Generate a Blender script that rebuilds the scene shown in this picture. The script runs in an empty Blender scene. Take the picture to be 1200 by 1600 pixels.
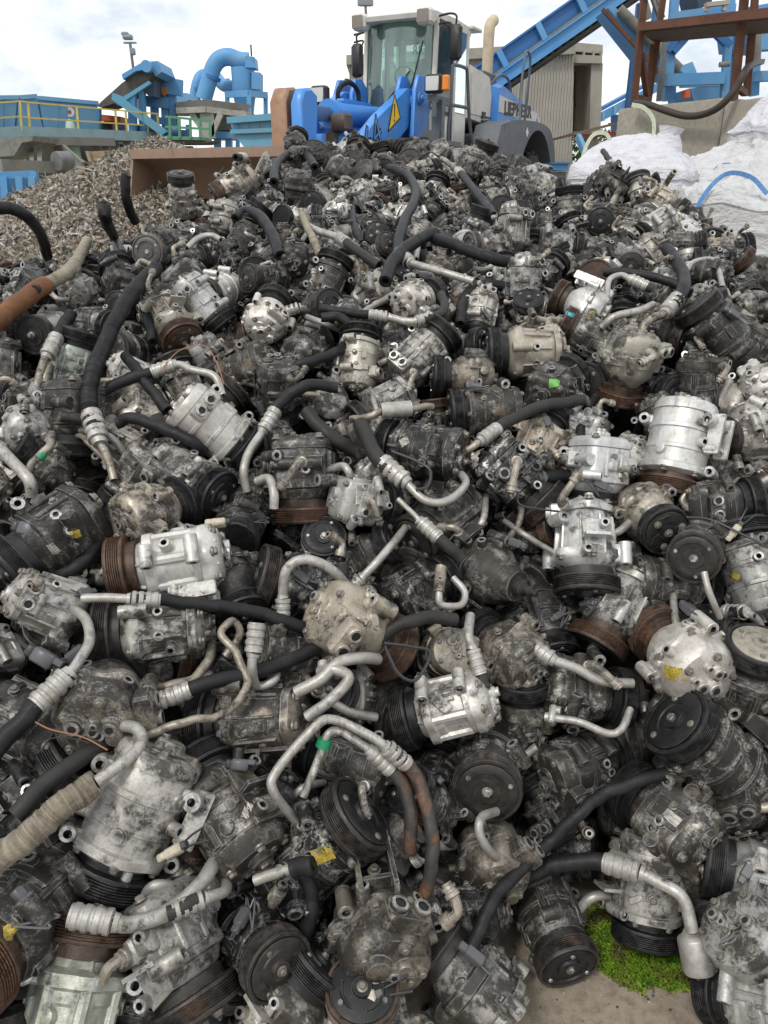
import bpy, bmesh, math, random
from mathutils import Vector, Matrix, Quaternion
import numpy as np
PI = math.pi
R = math.radians
scene = bpy.context.scene
COL = scene.collection

# ------------------------------------------------------------------ camera
PITCH, CAM_H, F = R(23.0), 1.42, 1202.0
cam_d = bpy.data.cameras.new('camera'); cam = bpy.data.objects.new('camera', cam_d); COL.objects.link(cam)
cam.location = (0, 0, CAM_H); cam.rotation_euler = (R(90) - PITCH, 0, 0)
cam_d.sensor_fit = 'VERTICAL'; cam_d.angle_y = 2 * math.atan(800 / F)
cam_d.clip_start = 0.05; cam_d.clip_end = 2000
scene.camera = cam
EYE = Vector((0, 0, CAM_H))
RIGHT = Vector((1, 0, 0)); UP = Vector((0, math.sin(PITCH), math.cos(PITCH))); BACK = Vector((0, -math.cos(PITCH), math.sin(PITCH)))
def ray(px, py):
    return RIGHT * ((px - 600) / F) + UP * ((800 - py) / F) - BACK
def W(px, py, Y):
    "world point at distance Y (metres ahead) seen at photo pixel px, py"
    d = ray(px, py)
    return EYE + d * (Y / d.y)
def project(p):
    q = p - EYE
    z = -q.dot(BACK)
    return 600 + F * q.dot(RIGHT) / z, 800 - F * q.dot(UP) / z, z

from mathutils import noise as mnoise
def inpoly(x, y, P):
    r = False; n = len(P)
    for i in range(n):
        (x0, y0), (x1, y1) = P[i], P[i - 1]
        if (y0 > y) != (y1 > y) and x < (x1 - x0) * (y - y0) / (y1 - y0) + x0: r = not r
    return r
# ------------------------------------------------------------------ light
SUN_EL, SUN_AZ = R(55), R(215)      # azimuth measured clockwise from +Y
world = bpy.data.worlds.new('World'); scene.world = world; world.use_nodes = True
nt = world.node_tree; nt.nodes.clear()
def wn(t, **k):
    n = nt.nodes.new(t)
    for a, b in k.items(): setattr(n, a, b)
    return n
sky = wn('ShaderNodeTexSky', sky_type='NISHITA', sun_disc=False)
sky.sun_elevation = SUN_EL; sky.sun_rotation = SUN_AZ; sky.dust_density = 2.0
tc = wn('ShaderNodeTexCoord')
mp = wn('ShaderNodeMapping'); mp.inputs['Scale'].default_value = (1, 1, 2.2); mp.inputs['Location'].default_value = (3.3, 1.7, 0.4)
nt.links.new(tc.outputs['Generated'], mp.inputs[0])
no = wn('ShaderNodeTexNoise'); no.inputs['Scale'].default_value = 2.6; no.inputs['Detail'].default_value = 9; no.inputs['Roughness'].default_value = .55; no.inputs['Distortion'].default_value = .35
nt.links.new(mp.outputs[0], no.inputs['Vector'])
cr = wn('ShaderNodeValToRGB')
cr.color_ramp.elements[0].position = .26; cr.color_ramp.elements[0].color = (0, 0, 0, 1)
cr.color_ramp.elements[1].position = .42; cr.color_ramp.elements[1].color = (1, 1, 1, 1)
nt.links.new(no.outputs['Fac'], cr.inputs[0])
no2 = wn('ShaderNodeTexNoise'); no2.inputs['Scale'].default_value = 5.0; no2.inputs['Detail'].default_value = 7; no2.inputs['Roughness'].default_value = .6
nt.links.new(mp.outputs[0], no2.inputs['Vector'])
cr2 = wn('ShaderNodeValToRGB')
cr2.color_ramp.elements[0].position = .35; cr2.color_ramp.elements[0].color = (.66, .735, .82, 1)
cr2.color_ramp.elements[1].position = .60; cr2.color_ramp.elements[1].color = (1.2, 1.2, 1.2, 1)
nt.links.new(no2.outputs['Fac'], cr2.inputs[0])
bg_sky = wn('ShaderNodeBackground'); bg_sky.inputs['Strength'].default_value = .12
nt.links.new(sky.outputs[0], bg_sky.inputs['Color'])
bg_cl = wn('ShaderNodeBackground'); bg_cl.inputs['Strength'].default_value = 1.0
nt.links.new(cr2.outputs[0], bg_cl.inputs['Color'])
mx = wn('ShaderNodeMixShader')
nt.links.new(cr.outputs[0], mx.inputs[0]); nt.links.new(bg_sky.outputs[0], mx.inputs[1]); nt.links.new(bg_cl.outputs[0], mx.inputs[2])
out = wn('ShaderNodeOutputWorld'); nt.links.new(mx.outputs[0], out.inputs['Surface'])
sd = bpy.data.lights.new('sun', 'SUN'); sd.energy = 1.5; sd.angle = R(10); sd.color = (1, .96, .9)
so = bpy.data.objects.new('sun', sd); COL.objects.link(so)
sdir = Vector((math.sin(SUN_AZ) * math.cos(SUN_EL), math.cos(SUN_AZ) * math.cos(SUN_EL), math.sin(SUN_EL)))
so.rotation_euler = sdir.to_track_quat('Z', 'Y').to_euler()
so.location = (0, -5, 20)
scene.view_settings.view_transform = 'Standard'; scene.view_settings.look = 'None'
scene.view_settings.exposure = 0.2; scene.view_settings.gamma = 1.0

# ------------------------------------------------------------------ mesh builder
def frame(z, roll=0.0):
    z = Vector(z).normalized()
    u = Vector((0, 0, 1)) if abs(z.z) < .95 else Vector((1, 0, 0))
    x = u.cross(z).normalized(); y = z.cross(x)
    m = Matrix((x, y, z)).transposed()
    return (m @ Matrix.Rotation(roll, 3, 'Z'))
def at(loc, z=(0, 0, 1), roll=0.0):
    m = frame(z, roll).to_4x4(); m.translation = Vector(loc); return m
I4 = Matrix.Identity(4)
class MB:
    def __init__(s): s.v = []; s.f = []; s.m = []
    def add(s, vs, fs, mat=0, M=None):
        n = len(s.v)
        s.v += [tuple(M @ Vector(p)) for p in vs] if M is not None else [tuple(p) for p in vs]
        s.f += [tuple(i + n for i in f) for f in fs]
        s.m += ([mat] * len(fs)) if isinstance(mat, int) else list(mat)
    def lathe(s, prof, seg=24, mat=0, M=None, cap0=True, cap1=True, lobes=0, ph=0.0, mats=None):
        "prof: (r, z[, lobe amplitude[, squareness]])"
        vs = []; fs = []; ms = []
        for e in prof:
            r, z = e[0], e[1]; la = e[2] if len(e) > 2 else 0; sq = e[3] if len(e) > 3 else 0
            for i in range(seg):
                a = 2 * PI * i / seg
                rr = r * (1 + la * math.cos(lobes * (a + ph)))
                if sq:
                    c, sn = abs(math.cos(a)), abs(math.sin(a))
                    rr *= (1 - sq) + sq / ((c ** 7 + sn ** 7) ** (1 / 7))
                vs.append((rr * math.cos(a), rr * math.sin(a), z))
        for j in range(len(prof) - 1):
            for i in range(seg):
                k = (i + 1) % seg
                fs.append((j * seg + i, j * seg + k, (j + 1) * seg + k, (j + 1) * seg + i))
                ms.append(mats[j] if mats else mat)
        if cap0: fs.append(tuple(range(seg))[::-1]); ms.append(mats[0] if mats else mat)
        if cap1:
            b = (len(prof) - 1) * seg
            fs.append(tuple(b + i for i in range(seg))); ms.append(mats[-1] if mats else mat)
        s.add(vs, fs, ms, M)
    def prism(s, poly, z0, z1, mat=0, M=None, ch=0.0, captop=None):
        n = len(poly)
        cx = sum(p[0] for p in poly) / n; cy = sum(p[1] for p in poly) / n
        def ins(d):
            o = []
            for (x, y) in poly:
                L = math.hypot(x - cx, y - cy) or 1
                k = max(0, 1 - d / L); o.append((cx + (x - cx) * k, cy + (y - cy) * k))
            return o
        rings = [(poly, z0), (poly, z1)] if ch <= 0 else [(ins(ch), z0), (poly, z0 + ch), (poly, z1 - ch), (ins(ch), z1)]
        vs = [(x, y, z) for (pl, z) in rings for (x, y) in pl]
        fs = []
        for j in range(len(rings) - 1):
            for i in range(n):
                k = (i + 1) % n; fs.append((j * n + i, j * n + k, (j + 1) * n + k, (j + 1) * n + i))
        ms = [mat] * len(fs)
        fs.append(tuple(range(n))[::-1]); ms.append(mat)
        fs.append(tuple((len(rings) - 1) * n + i for i in range(n))); ms.append(mat if captop is None else captop)
        s.add(vs, fs, ms, M)
    def box(s, c, d, mat=0, M=None, ch=0.0):
        x, y, z = d[0] / 2, d[1] / 2, d[2] / 2
        T = Matrix.Translation(c)
        if M is not None: T = M @ T
        if ch <= 0:
            s.prism([(-x, -y), (x, -y), (x, y), (-x, y)], -z, z, mat, T)
        else:
            k = min(ch, x * .9, y * .9)
            s.prism([(-x + k, -y), (x - k, -y), (x, -y + k), (x, y - k), (x - k, y), (-x + k, y), (-x, y - k), (-x, -y + k)], -z, z, mat, T, ch=min(ch, z * .9))
    def bar(s, a, b, w, h=None, mat=0, up=(0, 0, 1), ch=0.0):
        "rectangular bar from a to b; w across, h along up"
        a = Vector(a); b = Vector(b); z = (b - a); L = z.length; z.normalize()
        u = Vector(up)
        if abs(u.dot(z)) > .98: u = Vector((0, 1, 0))
        x = u.cross(z).normalized(); y = z.cross(x)
        m = Matrix((x, y, z)).transposed().to_4x4(); m.translation = (a + b) / 2
        s.box((0, 0, 0), (w, h or w, L), mat, m, ch)
    def cyl(s, a, b, r, seg=12, mat=0, r2=None):
        a = Vector(a); b = Vector(b)
        s.lathe([(r, 0), (r if r2 is None else r2, (b - a).length)], seg, mat, at(a, b - a))
    def tube(s, path, r, seg=10, mat=0, open_ends=False, wall=.55, darkmat=None):
        P = [Vector(p) for p in path]; n = len(P)
        rs = r if isinstance(r, (list, tuple)) else [r] * n
        T = []
        for i in range(n):
            t = P[min(i + 1, n - 1)] - P[max(i - 1, 0)]
            T.append(t.normalized() if t.length > 1e-9 else Vector((0, 0, 1)))
        x = frame(T[0]) @ Vector((1, 0, 0))
        vs = []; fs = []; ms = []
        for i in range(n):
            x = (x - T[i] * x.dot(T[i])).normalized(); y = T[i].cross(x)
            for k in range(seg):
                a = 2 * PI * k / seg
                vs.append(P[i] + (x * math.cos(a) + y * math.sin(a)) * rs[i])
        for i in range(n - 1):
            for k in range(seg):
                q = (k + 1) % seg; fs.append((i * seg + k, i * seg + q, (i + 1) * seg + q, (i + 1) * seg + k)); ms.append(mat)
        for end in (0, n - 1):
            base = end * seg; dirn = -T[0] if end == 0 else T[-1]
            if not open_ends:
                f = tuple(base + k for k in range(seg)); fs.append(f[::-1] if end == 0 else f); ms.append(mat)
            else:
                rr = rs[end]
                b1 = len(vs)
                for k in range(seg): vs.append(P[end] + (vs[base + k] - P[end]) * wall)
                b2 = len(vs)
                for k in range(seg): vs.append(vs[b1 + k] - dirn * rr * 2.5)
                for k in range(seg):
                    q = (k + 1) % seg
                    for (p0, p1, mm) in ((base, b1, mat), (b1, b2, mat if darkmat is None else darkmat)):
                        f = (p0 + k, p0 + q, p1 + q, p1 + k); fs.append(f if end else f[::-1]); ms.append(mm)
                f = tuple(b2 + k for k in range(seg)); fs.append(f if end else f[::-1]); ms.append(mat if darkmat is None else darkmat)
        s.add(vs, fs, ms)
    def bolt(s, M, r=.0065, h=.006, mat=0, washer=True):
        z = 0
        if washer: s.lathe([(r * 1.45, -.002), (r * 1.45, .0012), (r * 1.3, .0018)], 10, mat, M, cap0=False); z = .0015
        s.lathe([(r, z), (r, z + h * .8), (r * .8, z + h)], 6, mat, M, cap0=False)
    def boss(s, M, r=.011, ri=.0055, L=.04, seg=14, mat=0, face=1, dark=2):
        "tube-shaped ear with machined ends and a dark bore, centred on M"
        h = L / 2
        s.lathe([(r, -h + .0012), (r, h - .0012)], seg, mat, M, False, False)
        for sgn in (-1, 1):
            m2 = M if sgn > 0 else M @ Matrix.Rotation(PI, 4, 'X')
            s.lathe([(r, h - .0012), (r * .93, h), (ri, h), (ri * .95, h - .014)], seg, mat, m2, False, True, mats=[mat, face, dark])
    def mesh(s, name, mats, sharp=38):
        me = bpy.data.meshes.new(name)
        me.from_pydata(s.v, [], s.f)
        for m in mats: me.materials.append(m)
        me.polygons.foreach_set('material_index', s.m)
        me.polygons.foreach_set('use_smooth', [True] * len(me.polygons))
        me.set_sharp_from_angle(angle=R(sharp))
        me.update()
        return me
def link(name, data, parent=None, M=None, color=None):
    o = bpy.data.objects.new(name, data); COL.objects.link(o)
    if parent is not None: o.parent = parent
    if M is not None: o.matrix_local = M
    if color is not None: o.color = color
    return o
def build(mb, name, mats, parent=None, sharp=38, color=None):
    return link(name, mb.mesh(name, mats if isinstance(mats, (list, tuple)) else [mats], sharp), parent, None, color)
def empty(name, loc, M=None):
    o = bpy.data.objects.new(name, None); COL.objects.link(o); o.empty_display_size = .1
    if M is not None: o.matrix_world = M
    else: o.location = loc
    return o
def tag(o, label, cat, group=None, kind=None):
    if label: o['label'] = label
    if cat: o['category'] = cat
    if group: o['group'] = group
    if kind: o['kind'] = kind
    return o
def spline(P, n=8):
    P = [Vector(p) for p in P]
    if len(P) < 3: return [P[0].lerp(P[-1], i / n) for i in range(n + 1)]
    Q = [P[0] * 2 - P[1]] + P + [P[-1] * 2 - P[-2]]
    o = []
    for i in range(1, len(Q) - 2):
        p0, p1, p2, p3 = Q[i - 1:i + 3]
        for k in range(n):
            t = k / n
            o.append(.5 * ((2 * p1) + (p2 - p0) * t + (2 * p0 - 5 * p1 + 4 * p2 - p3) * t * t + (3 * p1 - p0 - 3 * p2 + p3) * t ** 3))
    o.append(P[-1]); return o

# ------------------------------------------------------------------ materials
class Mat:
    "small node-graph helper"
    def __init__(s, name):
        s.m = bpy.data.materials.new(name); s.m.use_nodes = True
        s.t = s.m.node_tree; s.b = s.t.nodes['Principled BSDF']
    def n(s, t, ins=None, **k):
        n = s.t.nodes.new(t)
        for a, b in k.items(): setattr(n, a, b)
        for a, b in (ins or {}).items(): s.set(n.inputs[a], b)
        return n
    def set(s, sock, v):
        if hasattr(v, 'links') and hasattr(v, 'is_output'): s.t.links.new(v, sock)
        else: sock.default_value = v
    def val(s, key, v): s.set(s.b.inputs[key], v)
    def coords(s, rand=True):
        tc = s.n('ShaderNodeTexCoord')
        if not rand: return tc.outputs['Object']
        oi = s.n('ShaderNodeObjectInfo')
        k = s.n('ShaderNodeMath', {0: oi.outputs['Random'], 1: 53.0}, operation='MULTIPLY')
        a = s.n('ShaderNodeVectorMath', {0: tc.outputs['Object'], 1: k.outputs[0]}, operation='ADD')
        return a.outputs[0]
    def noise(s, vec, scale, detail=5, rough=.6, dist=0.0):
        return s.n('ShaderNodeTexNoise', {'Vector': vec, 'Scale': scale, 'Detail': float(detail), 'Roughness': rough, 'Distortion': dist}).outputs['Fac']
    def ramp(s, fac, *st):
        r = s.n('ShaderNodeValToRGB', {0: fac}); e = r.color_ramp.elements
        while len(e) < len(st): e.new(.5)
        for el, (p, c) in zip(e, st):
            el.position = p; el.color = (c, c, c, 1) if isinstance(c, (int, float)) else (*c, 1)
        return r.outputs[0]
    def mix(s, fac, a, b, blend='MIX'):
        n = s.n('ShaderNodeMix', data_type='RGBA', blend_type=blend)
        s.set(n.inputs[0], fac)
        for i, v in ((6, a), (7, b)):
            s.set(n.inputs[i], (*v, 1) if isinstance(v, tuple) and len(v) == 3 else v)
        return n.outputs[2]
    def math(s, op, a, b=0.0):
        return s.n('ShaderNodeMath', {0: a, 1: b}, operation=op).outputs[0]
    def bump(s, h, strength=.3, dist=.002, prev=None):
        n = s.n('ShaderNodeBump', {'Height': h, 'Strength': strength, 'Distance': dist})
        if prev is not None: s.t.links.new(prev, n.inputs['Normal'])
        return n.outputs[0]
    def edge(s, radius=.003):
        be = s.n('ShaderNodeBevel', samples=3); be.inputs['Radius'].default_value = radius
        ge = s.n('ShaderNodeNewGeometry')
        d = s.n('ShaderNodeVectorMath', {0: be.outputs[0], 1: ge.outputs['Normal']}, operation='DOT_PRODUCT').outputs['Value']
        return s.ramp(d, (.80, 1.0), (.985, 0.0))
def objcol(M):
    oi = M.n('ShaderNodeObjectInfo'); return oi.outputs['Color'], oi.outputs['Alpha']

def cast_metal(name, fixed=None):
    M = Mat(name); c = M.coords()
    if fixed: base, grime = (*fixed[:3], 1), fixed[3]
    else: base, grime = objcol(M)
    rd = M.n('ShaderNodeObjectInfo').outputs['Random']
    r2 = M.math('FRACT', M.math('MULTIPLY', rd, 17.3)); r3 = M.math('FRACT', M.math('MULTIPLY', rd, 41.7))
    vs = M.n('ShaderNodeVectorMath', {0: c}, operation='SCALE'); M.set(vs.inputs['Scale'], M.math('ADD', .55, M.math('MULTIPLY', r2, 1.0))); c = vs.outputs[0]
    run = M.noise(M.n('ShaderNodeMapping', {'Vector': c, 'Scale': (55, 38, 7), 'Rotation': (.2, .1, 0)}).outputs[0], 1.0, 6, .6, .4)
    big = M.noise(c, 14, 6, .68); mid = M.noise(c, 42, 8, .72, .4); fine = M.noise(c, 190, 6, .75)
    st = M.n('ShaderNodeMapping', {'Vector': c, 'Scale': (30, 260, 90), 'Rotation': (.5, .9, .3)}).outputs[0]
    scr = M.noise(st, 1.0, 5, .7)
    # tone drift of the casting, then black oily grime whose coverage comes with the object
    col = M.mix(M.ramp(mid, (.35, 0), (.68, 1)), M.mix(1.0, base, (.62, .58, .52), 'MULTIPLY'), base)
    gm = M.math('ADD', M.math('MULTIPLY', big, .7), M.math('MULTIPLY', mid, .5))
    gm = M.math('ADD', gm, M.math('MULTIPLY', grime, .42))
    gmask = M.ramp(gm, (.68, 0), (.78, .95))
    col = M.mix(gmask, col, M.mix(fine, (.008, .0075, .007), (.042, .038, .033)))
    # white oxide bloom and bright scratches
    patch = M.ramp(M.noise(c, 17, 4, .6), (.42, 0), (.62, 1))
    o1 = M.math('ADD', M.math('MULTIPLY', M.noise(c, 34, 8, .72, .5), .62), M.math('MULTIPLY', M.noise(c, 260, 5, .75), .38))
    ox = M.math('MULTIPLY', M.ramp(o1, (.50, 0), (.60, .95)), M.math('MULTIPLY', M.math('ADD', .15, M.math('MULTIPLY', patch, .8)), M.math('ADD', .25, M.math('MULTIPLY', r3, .85))))
    col = M.mix(M.math('MULTIPLY', ox, M.math('SUBTRACT', 1.0, M.math('MULTIPLY', gmask, .55))), col, (.62, .60, .56))
    sc = M.math('MULTIPLY', M.ramp(scr, (.64, 0), (.70, .9)), M.ramp(mid, (.42, 0), (.6, 1)))
    col = M.mix(M.math('MULTIPLY', sc, .55), col, (.50, .49, .47))
    ed = M.edge(.0035)
    ew = M.math('MULTIPLY', ed, M.ramp(mid, (.40, 0), (.62, 1)))
    col = M.mix(M.math('MULTIPLY', ew, .75), col, (.60, .59, .57))
    br = M.ramp(M.noise(c, 23, 7, .7), (.60, 0), (.78, .55))
    col = M.mix(br, col, M.mix(1.0, base, (.55, .36, .20), 'MULTIPLY'))
    oil = M.math('MULTIPLY', M.ramp(run, (.54, 0), (.64, .9)), M.math('MULTIPLY', r2, .55))
    col = M.mix(oil, col, M.mix(mid, (.018, .014, .010), (.055, .042, .028)))
    M.val('Base Color', col)
    M.val('Metallic', M.ramp(gmask, (0, .47), (1, .05))); M.val('Specular IOR Level', M.ramp(gmask, (0, .5), (1, .30)))
    M.val('Roughness', M.ramp(M.math('ADD', M.math('MULTIPLY', fine, .5), M.math('MULTIPLY', big, .5)), (.3, .31), (.7, .58)))
    b = M.bump(mid, .35, .003); b = M.bump(fine, .35, .0012, b)
    M.val('Normal', b)
    return M.m
def iron(name, groove=False, fixed=None):
    M = Mat(name); c = M.coords()
    base, rust = ((*fixed[:3], 1), fixed[3]) if fixed else objcol(M)
    big = M.noise(c, 16, 6, .65); mid = M.noise(c, 60, 8, .72); fine = M.noise(c, 240, 5, .7)
    col = M.mix(M.ramp(mid, (.35, 0), (.7, 1)), M.mix(1.0, base, (.5, .5, .5), 'MULTIPLY'), base)
    rm = M.ramp(M.math('ADD', M.math('ADD', M.math('MULTIPLY', big, .6), M.math('MULTIPLY', mid, .4)), M.math('MULTIPLY', rust, .5 if groove else .28)), (.66, 0), (.82, .95))
    col = M.mix(rm, col, M.mix(M.ramp(fine, (.3, 0), (.7, 1)), (.045, .021, .012), (.15, .068, .030)))
    if groove:
        gm = M.ramp(M.noise(c, 130, 4, .6), (.45, 0), (.75, .6)); col = M.mix(gm, col, (.012, .011, .011))
    sc = M.ramp(M.noise(c, 95, 8, .8, .5), (.62, 0), (.69, .8)); col = M.mix(M.math('MULTIPLY', sc, .5), col, (.30, .29, .28))
    ed = M.math('MULTIPLY', M.edge(.002), M.ramp(mid, (.42, 0), (.62, 1))); col = M.mix(M.math('MULTIPLY', ed, .45), col, (.36, .34, .32))
    M.val('Base Color', col); M.val('Metallic', M.ramp(rm, (0, .35), (1, .0)))
    M.val('Roughness', M.ramp(mid, (.3, .34), (.7, .62)))
    M.val('Normal', M.bump(fine, .3, .001, M.bump(mid, .25, .002)))
    return M.m
def simple(name, col, rough=.5, metal=0.0, dirt=None, dirtcol=(.05, .045, .04), scale=6, bump=0.0, bscale=60, spec=None, c2=None, rand=False, dlo=.48, dhi=.70):
    M = Mat(name); c = M.coords(rand)
    out = (*col, 1)
    if c2 is not None: out = M.mix(M.ramp(M.noise(c, scale * .5, 5, .6), (.35, 0), (.65, 1)), col, c2)
    if dirt: out = M.mix(M.math('MULTIPLY', M.ramp(M.noise(c, scale, 9, .7, .3), (dlo, 0), (dhi, 1)), dirt), out, dirtcol)
    M.val('Base Color', out); M.val('Metallic', metal)
    M.val('Roughness', M.ramp(M.noise(c, scale * 2, 5), (.3, max(.05, rough - .1)), (.7, min(1, rough + .12))))
    if bump: M.val('Normal', M.bump(M.noise(c, bscale, 6, .65), bump, .004))
    if spec is not None: M.val('Specular IOR Level', spec)
    return M.m
ALU = cast_metal('cast_aluminium')
FACE = simple('machined_face', (.58, .57, .55), .36, .6, .8, (.07, .06, .05), 70, dlo=.40, dhi=.58, rand=True)
BORE = simple('dark_bore', (.012, .011, .010), .7)
IRON = iron('black_iron'); GROOVE = iron('grooved_iron', True)
BOLT = simple('bolt_steel', (.22, .20, .17), .45, .5, .8, (.03, .026, .02), 70)
def rubber(name, col=(.011, .011, .012)):
    M = Mat(name); c = M.coords()
    d = M.ramp(M.noise(c, 30, 8, .7), (.48, 0), (.78, .42)); fine = M.noise(c, 160, 6, .7)
    o = M.mix(d, col, (.065, .062, .057))
    o = M.mix(M.math('MULTIPLY', M.ramp(M.noise(c, 90, 9, .8), (.62, 0), (.70, 1)), .5), o, (.20, .19, .175))
    M.val('Base Color', o); M.val('Roughness', M.ramp(fine, (.3, .42), (.7, .65))); M.val('Specular IOR Level', .28)
    M.val('Normal', M.bump(fine, .25, .001)); return M.m
RUB = rubber('black_rubber'); RUBD = rubber('dusty_rubber', (.026, .025, .024))
RUBR = simple('scuffed_orange_rubber', (.035, .033, .03), .5, 0, .85, (.24, .10, .04), 22, .2, 120, rand=True)
PIPE = cast_metal('pipe_aluminium', (.47, .46, .44, .02))
PIPEO = cast_metal('old_pipe_aluminium', (.40, .36, .30, .22))
WRAP = simple('frayed_wrap', (.30, .26, .20), .85, 0, .8, (.10, .085, .07), 30, .9, 150, rand=True)
RUSTP = simple('rusted_pipe', (.13, .055, .024), .8, 0, .9, (.27, .12, .04), 18, .6, 60, rand=True)
GREEN = simple('green_tape', (.01, .22, .09), .4); TEAL = simple('teal_plastic', (.01, .25, .24), .4)
BLUEP = simple('blue_hose_lining', (.03, .12, .35), .4)
PLAS = simple('grey_plastic', (.09, .09, .095), .4, 0, .6); PLASW = simple('cream_plastic', (.45, .40, .30), .4, 0, .6, scale=40)
def printed(name, col, dirt):
    M = Mat(name); c = M.coords()
    w = M.n('ShaderNodeTexBrick', {'Vector': c, 'Scale': 1.0, 'Color1': (0, 0, 0, 1), 'Color2': (.12, .12, .12, 1), 'Mortar': (1, 1, 1, 1), 'Brick Width': .0045, 'Row Height': .0036, 'Mortar Size': .0011}).outputs['Color']
    o = M.mix(M.math('MULTIPLY', M.math('SUBTRACT', 1.0, w), .65), col, (.05, .05, .05))
    o = M.mix(M.ramp(M.noise(c, 70, 8, .7), (.46, 0), (.66, .9)), o, dirt)
    M.val('Base Color', o); M.val('Roughness', .5); return M.m
STICK = {'white': printed('paper_label', (.50, .47, .42), (.10, .085, .07)), 'yellow': printed('yellow_label', (.46, .34, .03), (.09, .075, .04)), 'green': printed('green_label', (.12, .46, .05), (.10, .12, .05)), 'blue': simple('blue_label', (.05, .38, .40), .4, 0, .3, scale=55)}
# ------------------------------------------------------------------ compressor templates (metres, pulley towards +Z)
AM = [ALU, FACE, BORE, BOLT]
IM = [IRON, GROOVE, BORE, BOLT, FACE]
def arc_boss(mb, a, R0, z, dirz=0, r=.011, L=.042, rnd=None, web=True, ri=.0056):
    "lug on the flank: bore runs across the axis"
    ca, sa = math.cos(a), math.sin(a)
    pos = Vector((ca * R0, sa * R0, z))
    tang = Vector((-sa, ca, 0))
    if dirz: tang = Vector((0, 0, 1))
    mb.boss(at(pos, tang), r, ri, L)
    if web:
        m = Matrix((Vector((ca, sa, 0)), tang if not dirz else Vector((-sa, ca, 0)), Vector((0, 0, 1)))).transposed().to_4x4()
        m.translation = Vector((ca, sa, 0)) * (R0 - .018) + Vector((0, 0, z))
        if dirz: mb.box((0, 0, 0), (.030, r * 1.7, L * .8), 0, m, .003)
        else: mb.box((0, 0, 0), (.030, L * .82, r * 1.6), 0, m, .003)
def face_clutter(mb, rnd, R0, z, n=7, down=True):
    "cast bosses, ribs and bolts on the rear face (at z, facing -Z)"
    s = -1 if down else 1
    def Mz(x, y): return at((x, y, z), (0, 0, s))
    for i in range(n):
        a = rnd.uniform(0, 2 * PI); d = rnd.uniform(.1, .68) * R0; r = rnd.uniform(.006, .017)
        h = rnd.uniform(.003, .013)
        mb.lathe([(r * 1.15, -.002), (r, h - .0015), (r * .88, h)], 14, 0, Mz(d * math.cos(a), d * math.sin(a)), cap0=False)
        if rnd.random() < .35: mb.boss(Mz(d * math.cos(a), d * math.sin(a)) @ Matrix.Translation((0, 0, h)), r * .75, r * .4, .014, 12)
        elif rnd.random() < .4: mb.bolt(Mz(d * math.cos(a), d * math.sin(a)) @ Matrix.Translation((0, 0, h)), .005, .005, 3)
    for i in range(4):
        a = rnd.uniform(0, PI); L = R0 * rnd.uniform(.7, 1.5); off = rnd.uniform(-.4, .4) * R0
        m = at((off * math.sin(a), -off * math.cos(a), z), (0, 0, s), a)
        mb.box((0, 0, .001), (L * .8, .005, .009), 0, m, .002)
def side_clutter(mb, rnd, Rf, z0, z1, n=9):
    for i in range(n):
        a = rnd.uniform(0, 2 * PI); z = rnd.uniform(z0 + .015, z1 - .015); r = Rf
        m = at((math.cos(a) * r, math.sin(a) * r, z), (math.cos(a), math.sin(a), 0), rnd.choice((0, 0, PI / 2, .6)))
        k = rnd.random()
        if k < .3: mb.box((0, 0, .001), (rnd.uniform(.015, .035), rnd.uniform(.012, .025), .012), 0, m, .003)
        elif k < .5: mb.lathe([(.012, -.004), (.010, .006), (.008, .007)], 12, 0, m, cap0=False)
        elif k < .68: mb.boss(m, .0095, .005, rnd.uniform(.018, .034), 12)
        elif k < .84: mb.lathe([(.009, -.004), (.008, .004)], 10, 0, m, cap0=False); mb.bolt(m @ Matrix.Translation((0, 0, .004)), .0055, .005, 3)
        else:
            mm = at((math.cos(a) * r, math.sin(a) * r, (z0 + z1) / 2), (math.cos(a), math.sin(a), 0))
            mb.bar((math.cos(a) * (r + .001), math.sin(a) * (r + .001), z0 + .01), (math.cos(a) * (r + .001), math.sin(a) * (r + .001), z1 - .012), .006, .010, 0, (math.cos(a), math.sin(a), 0), .002)
def bolt_ring(mb, n, rad, z, s=1, r=.006, ph=0.0, mat=3):
    for i in range(n):
        a = 2 * PI * i / n + ph
        mb.bolt(at((rad * math.cos(a), rad * math.sin(a), z), (0, 0, s)), r, .006, mat)
def manifold(mb, rnd, R0, z, a=PI / 2):
    ca, sa = math.cos(a), math.sin(a)
    m = at((ca * (R0 + .004), sa * (R0 + .004), z), (ca, sa, 0))
    mb.box((0, 0, 0), (.062, .034, .026), 0, m, .004)
    for dx in (-.016, .016):
        mb.boss(m @ Matrix.Translation((dx, 0, .013)), .0125, .0075, .016)
    mb.bolt(m @ Matrix.Translation((0, .009, .013)), .005, .006, 3)
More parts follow.
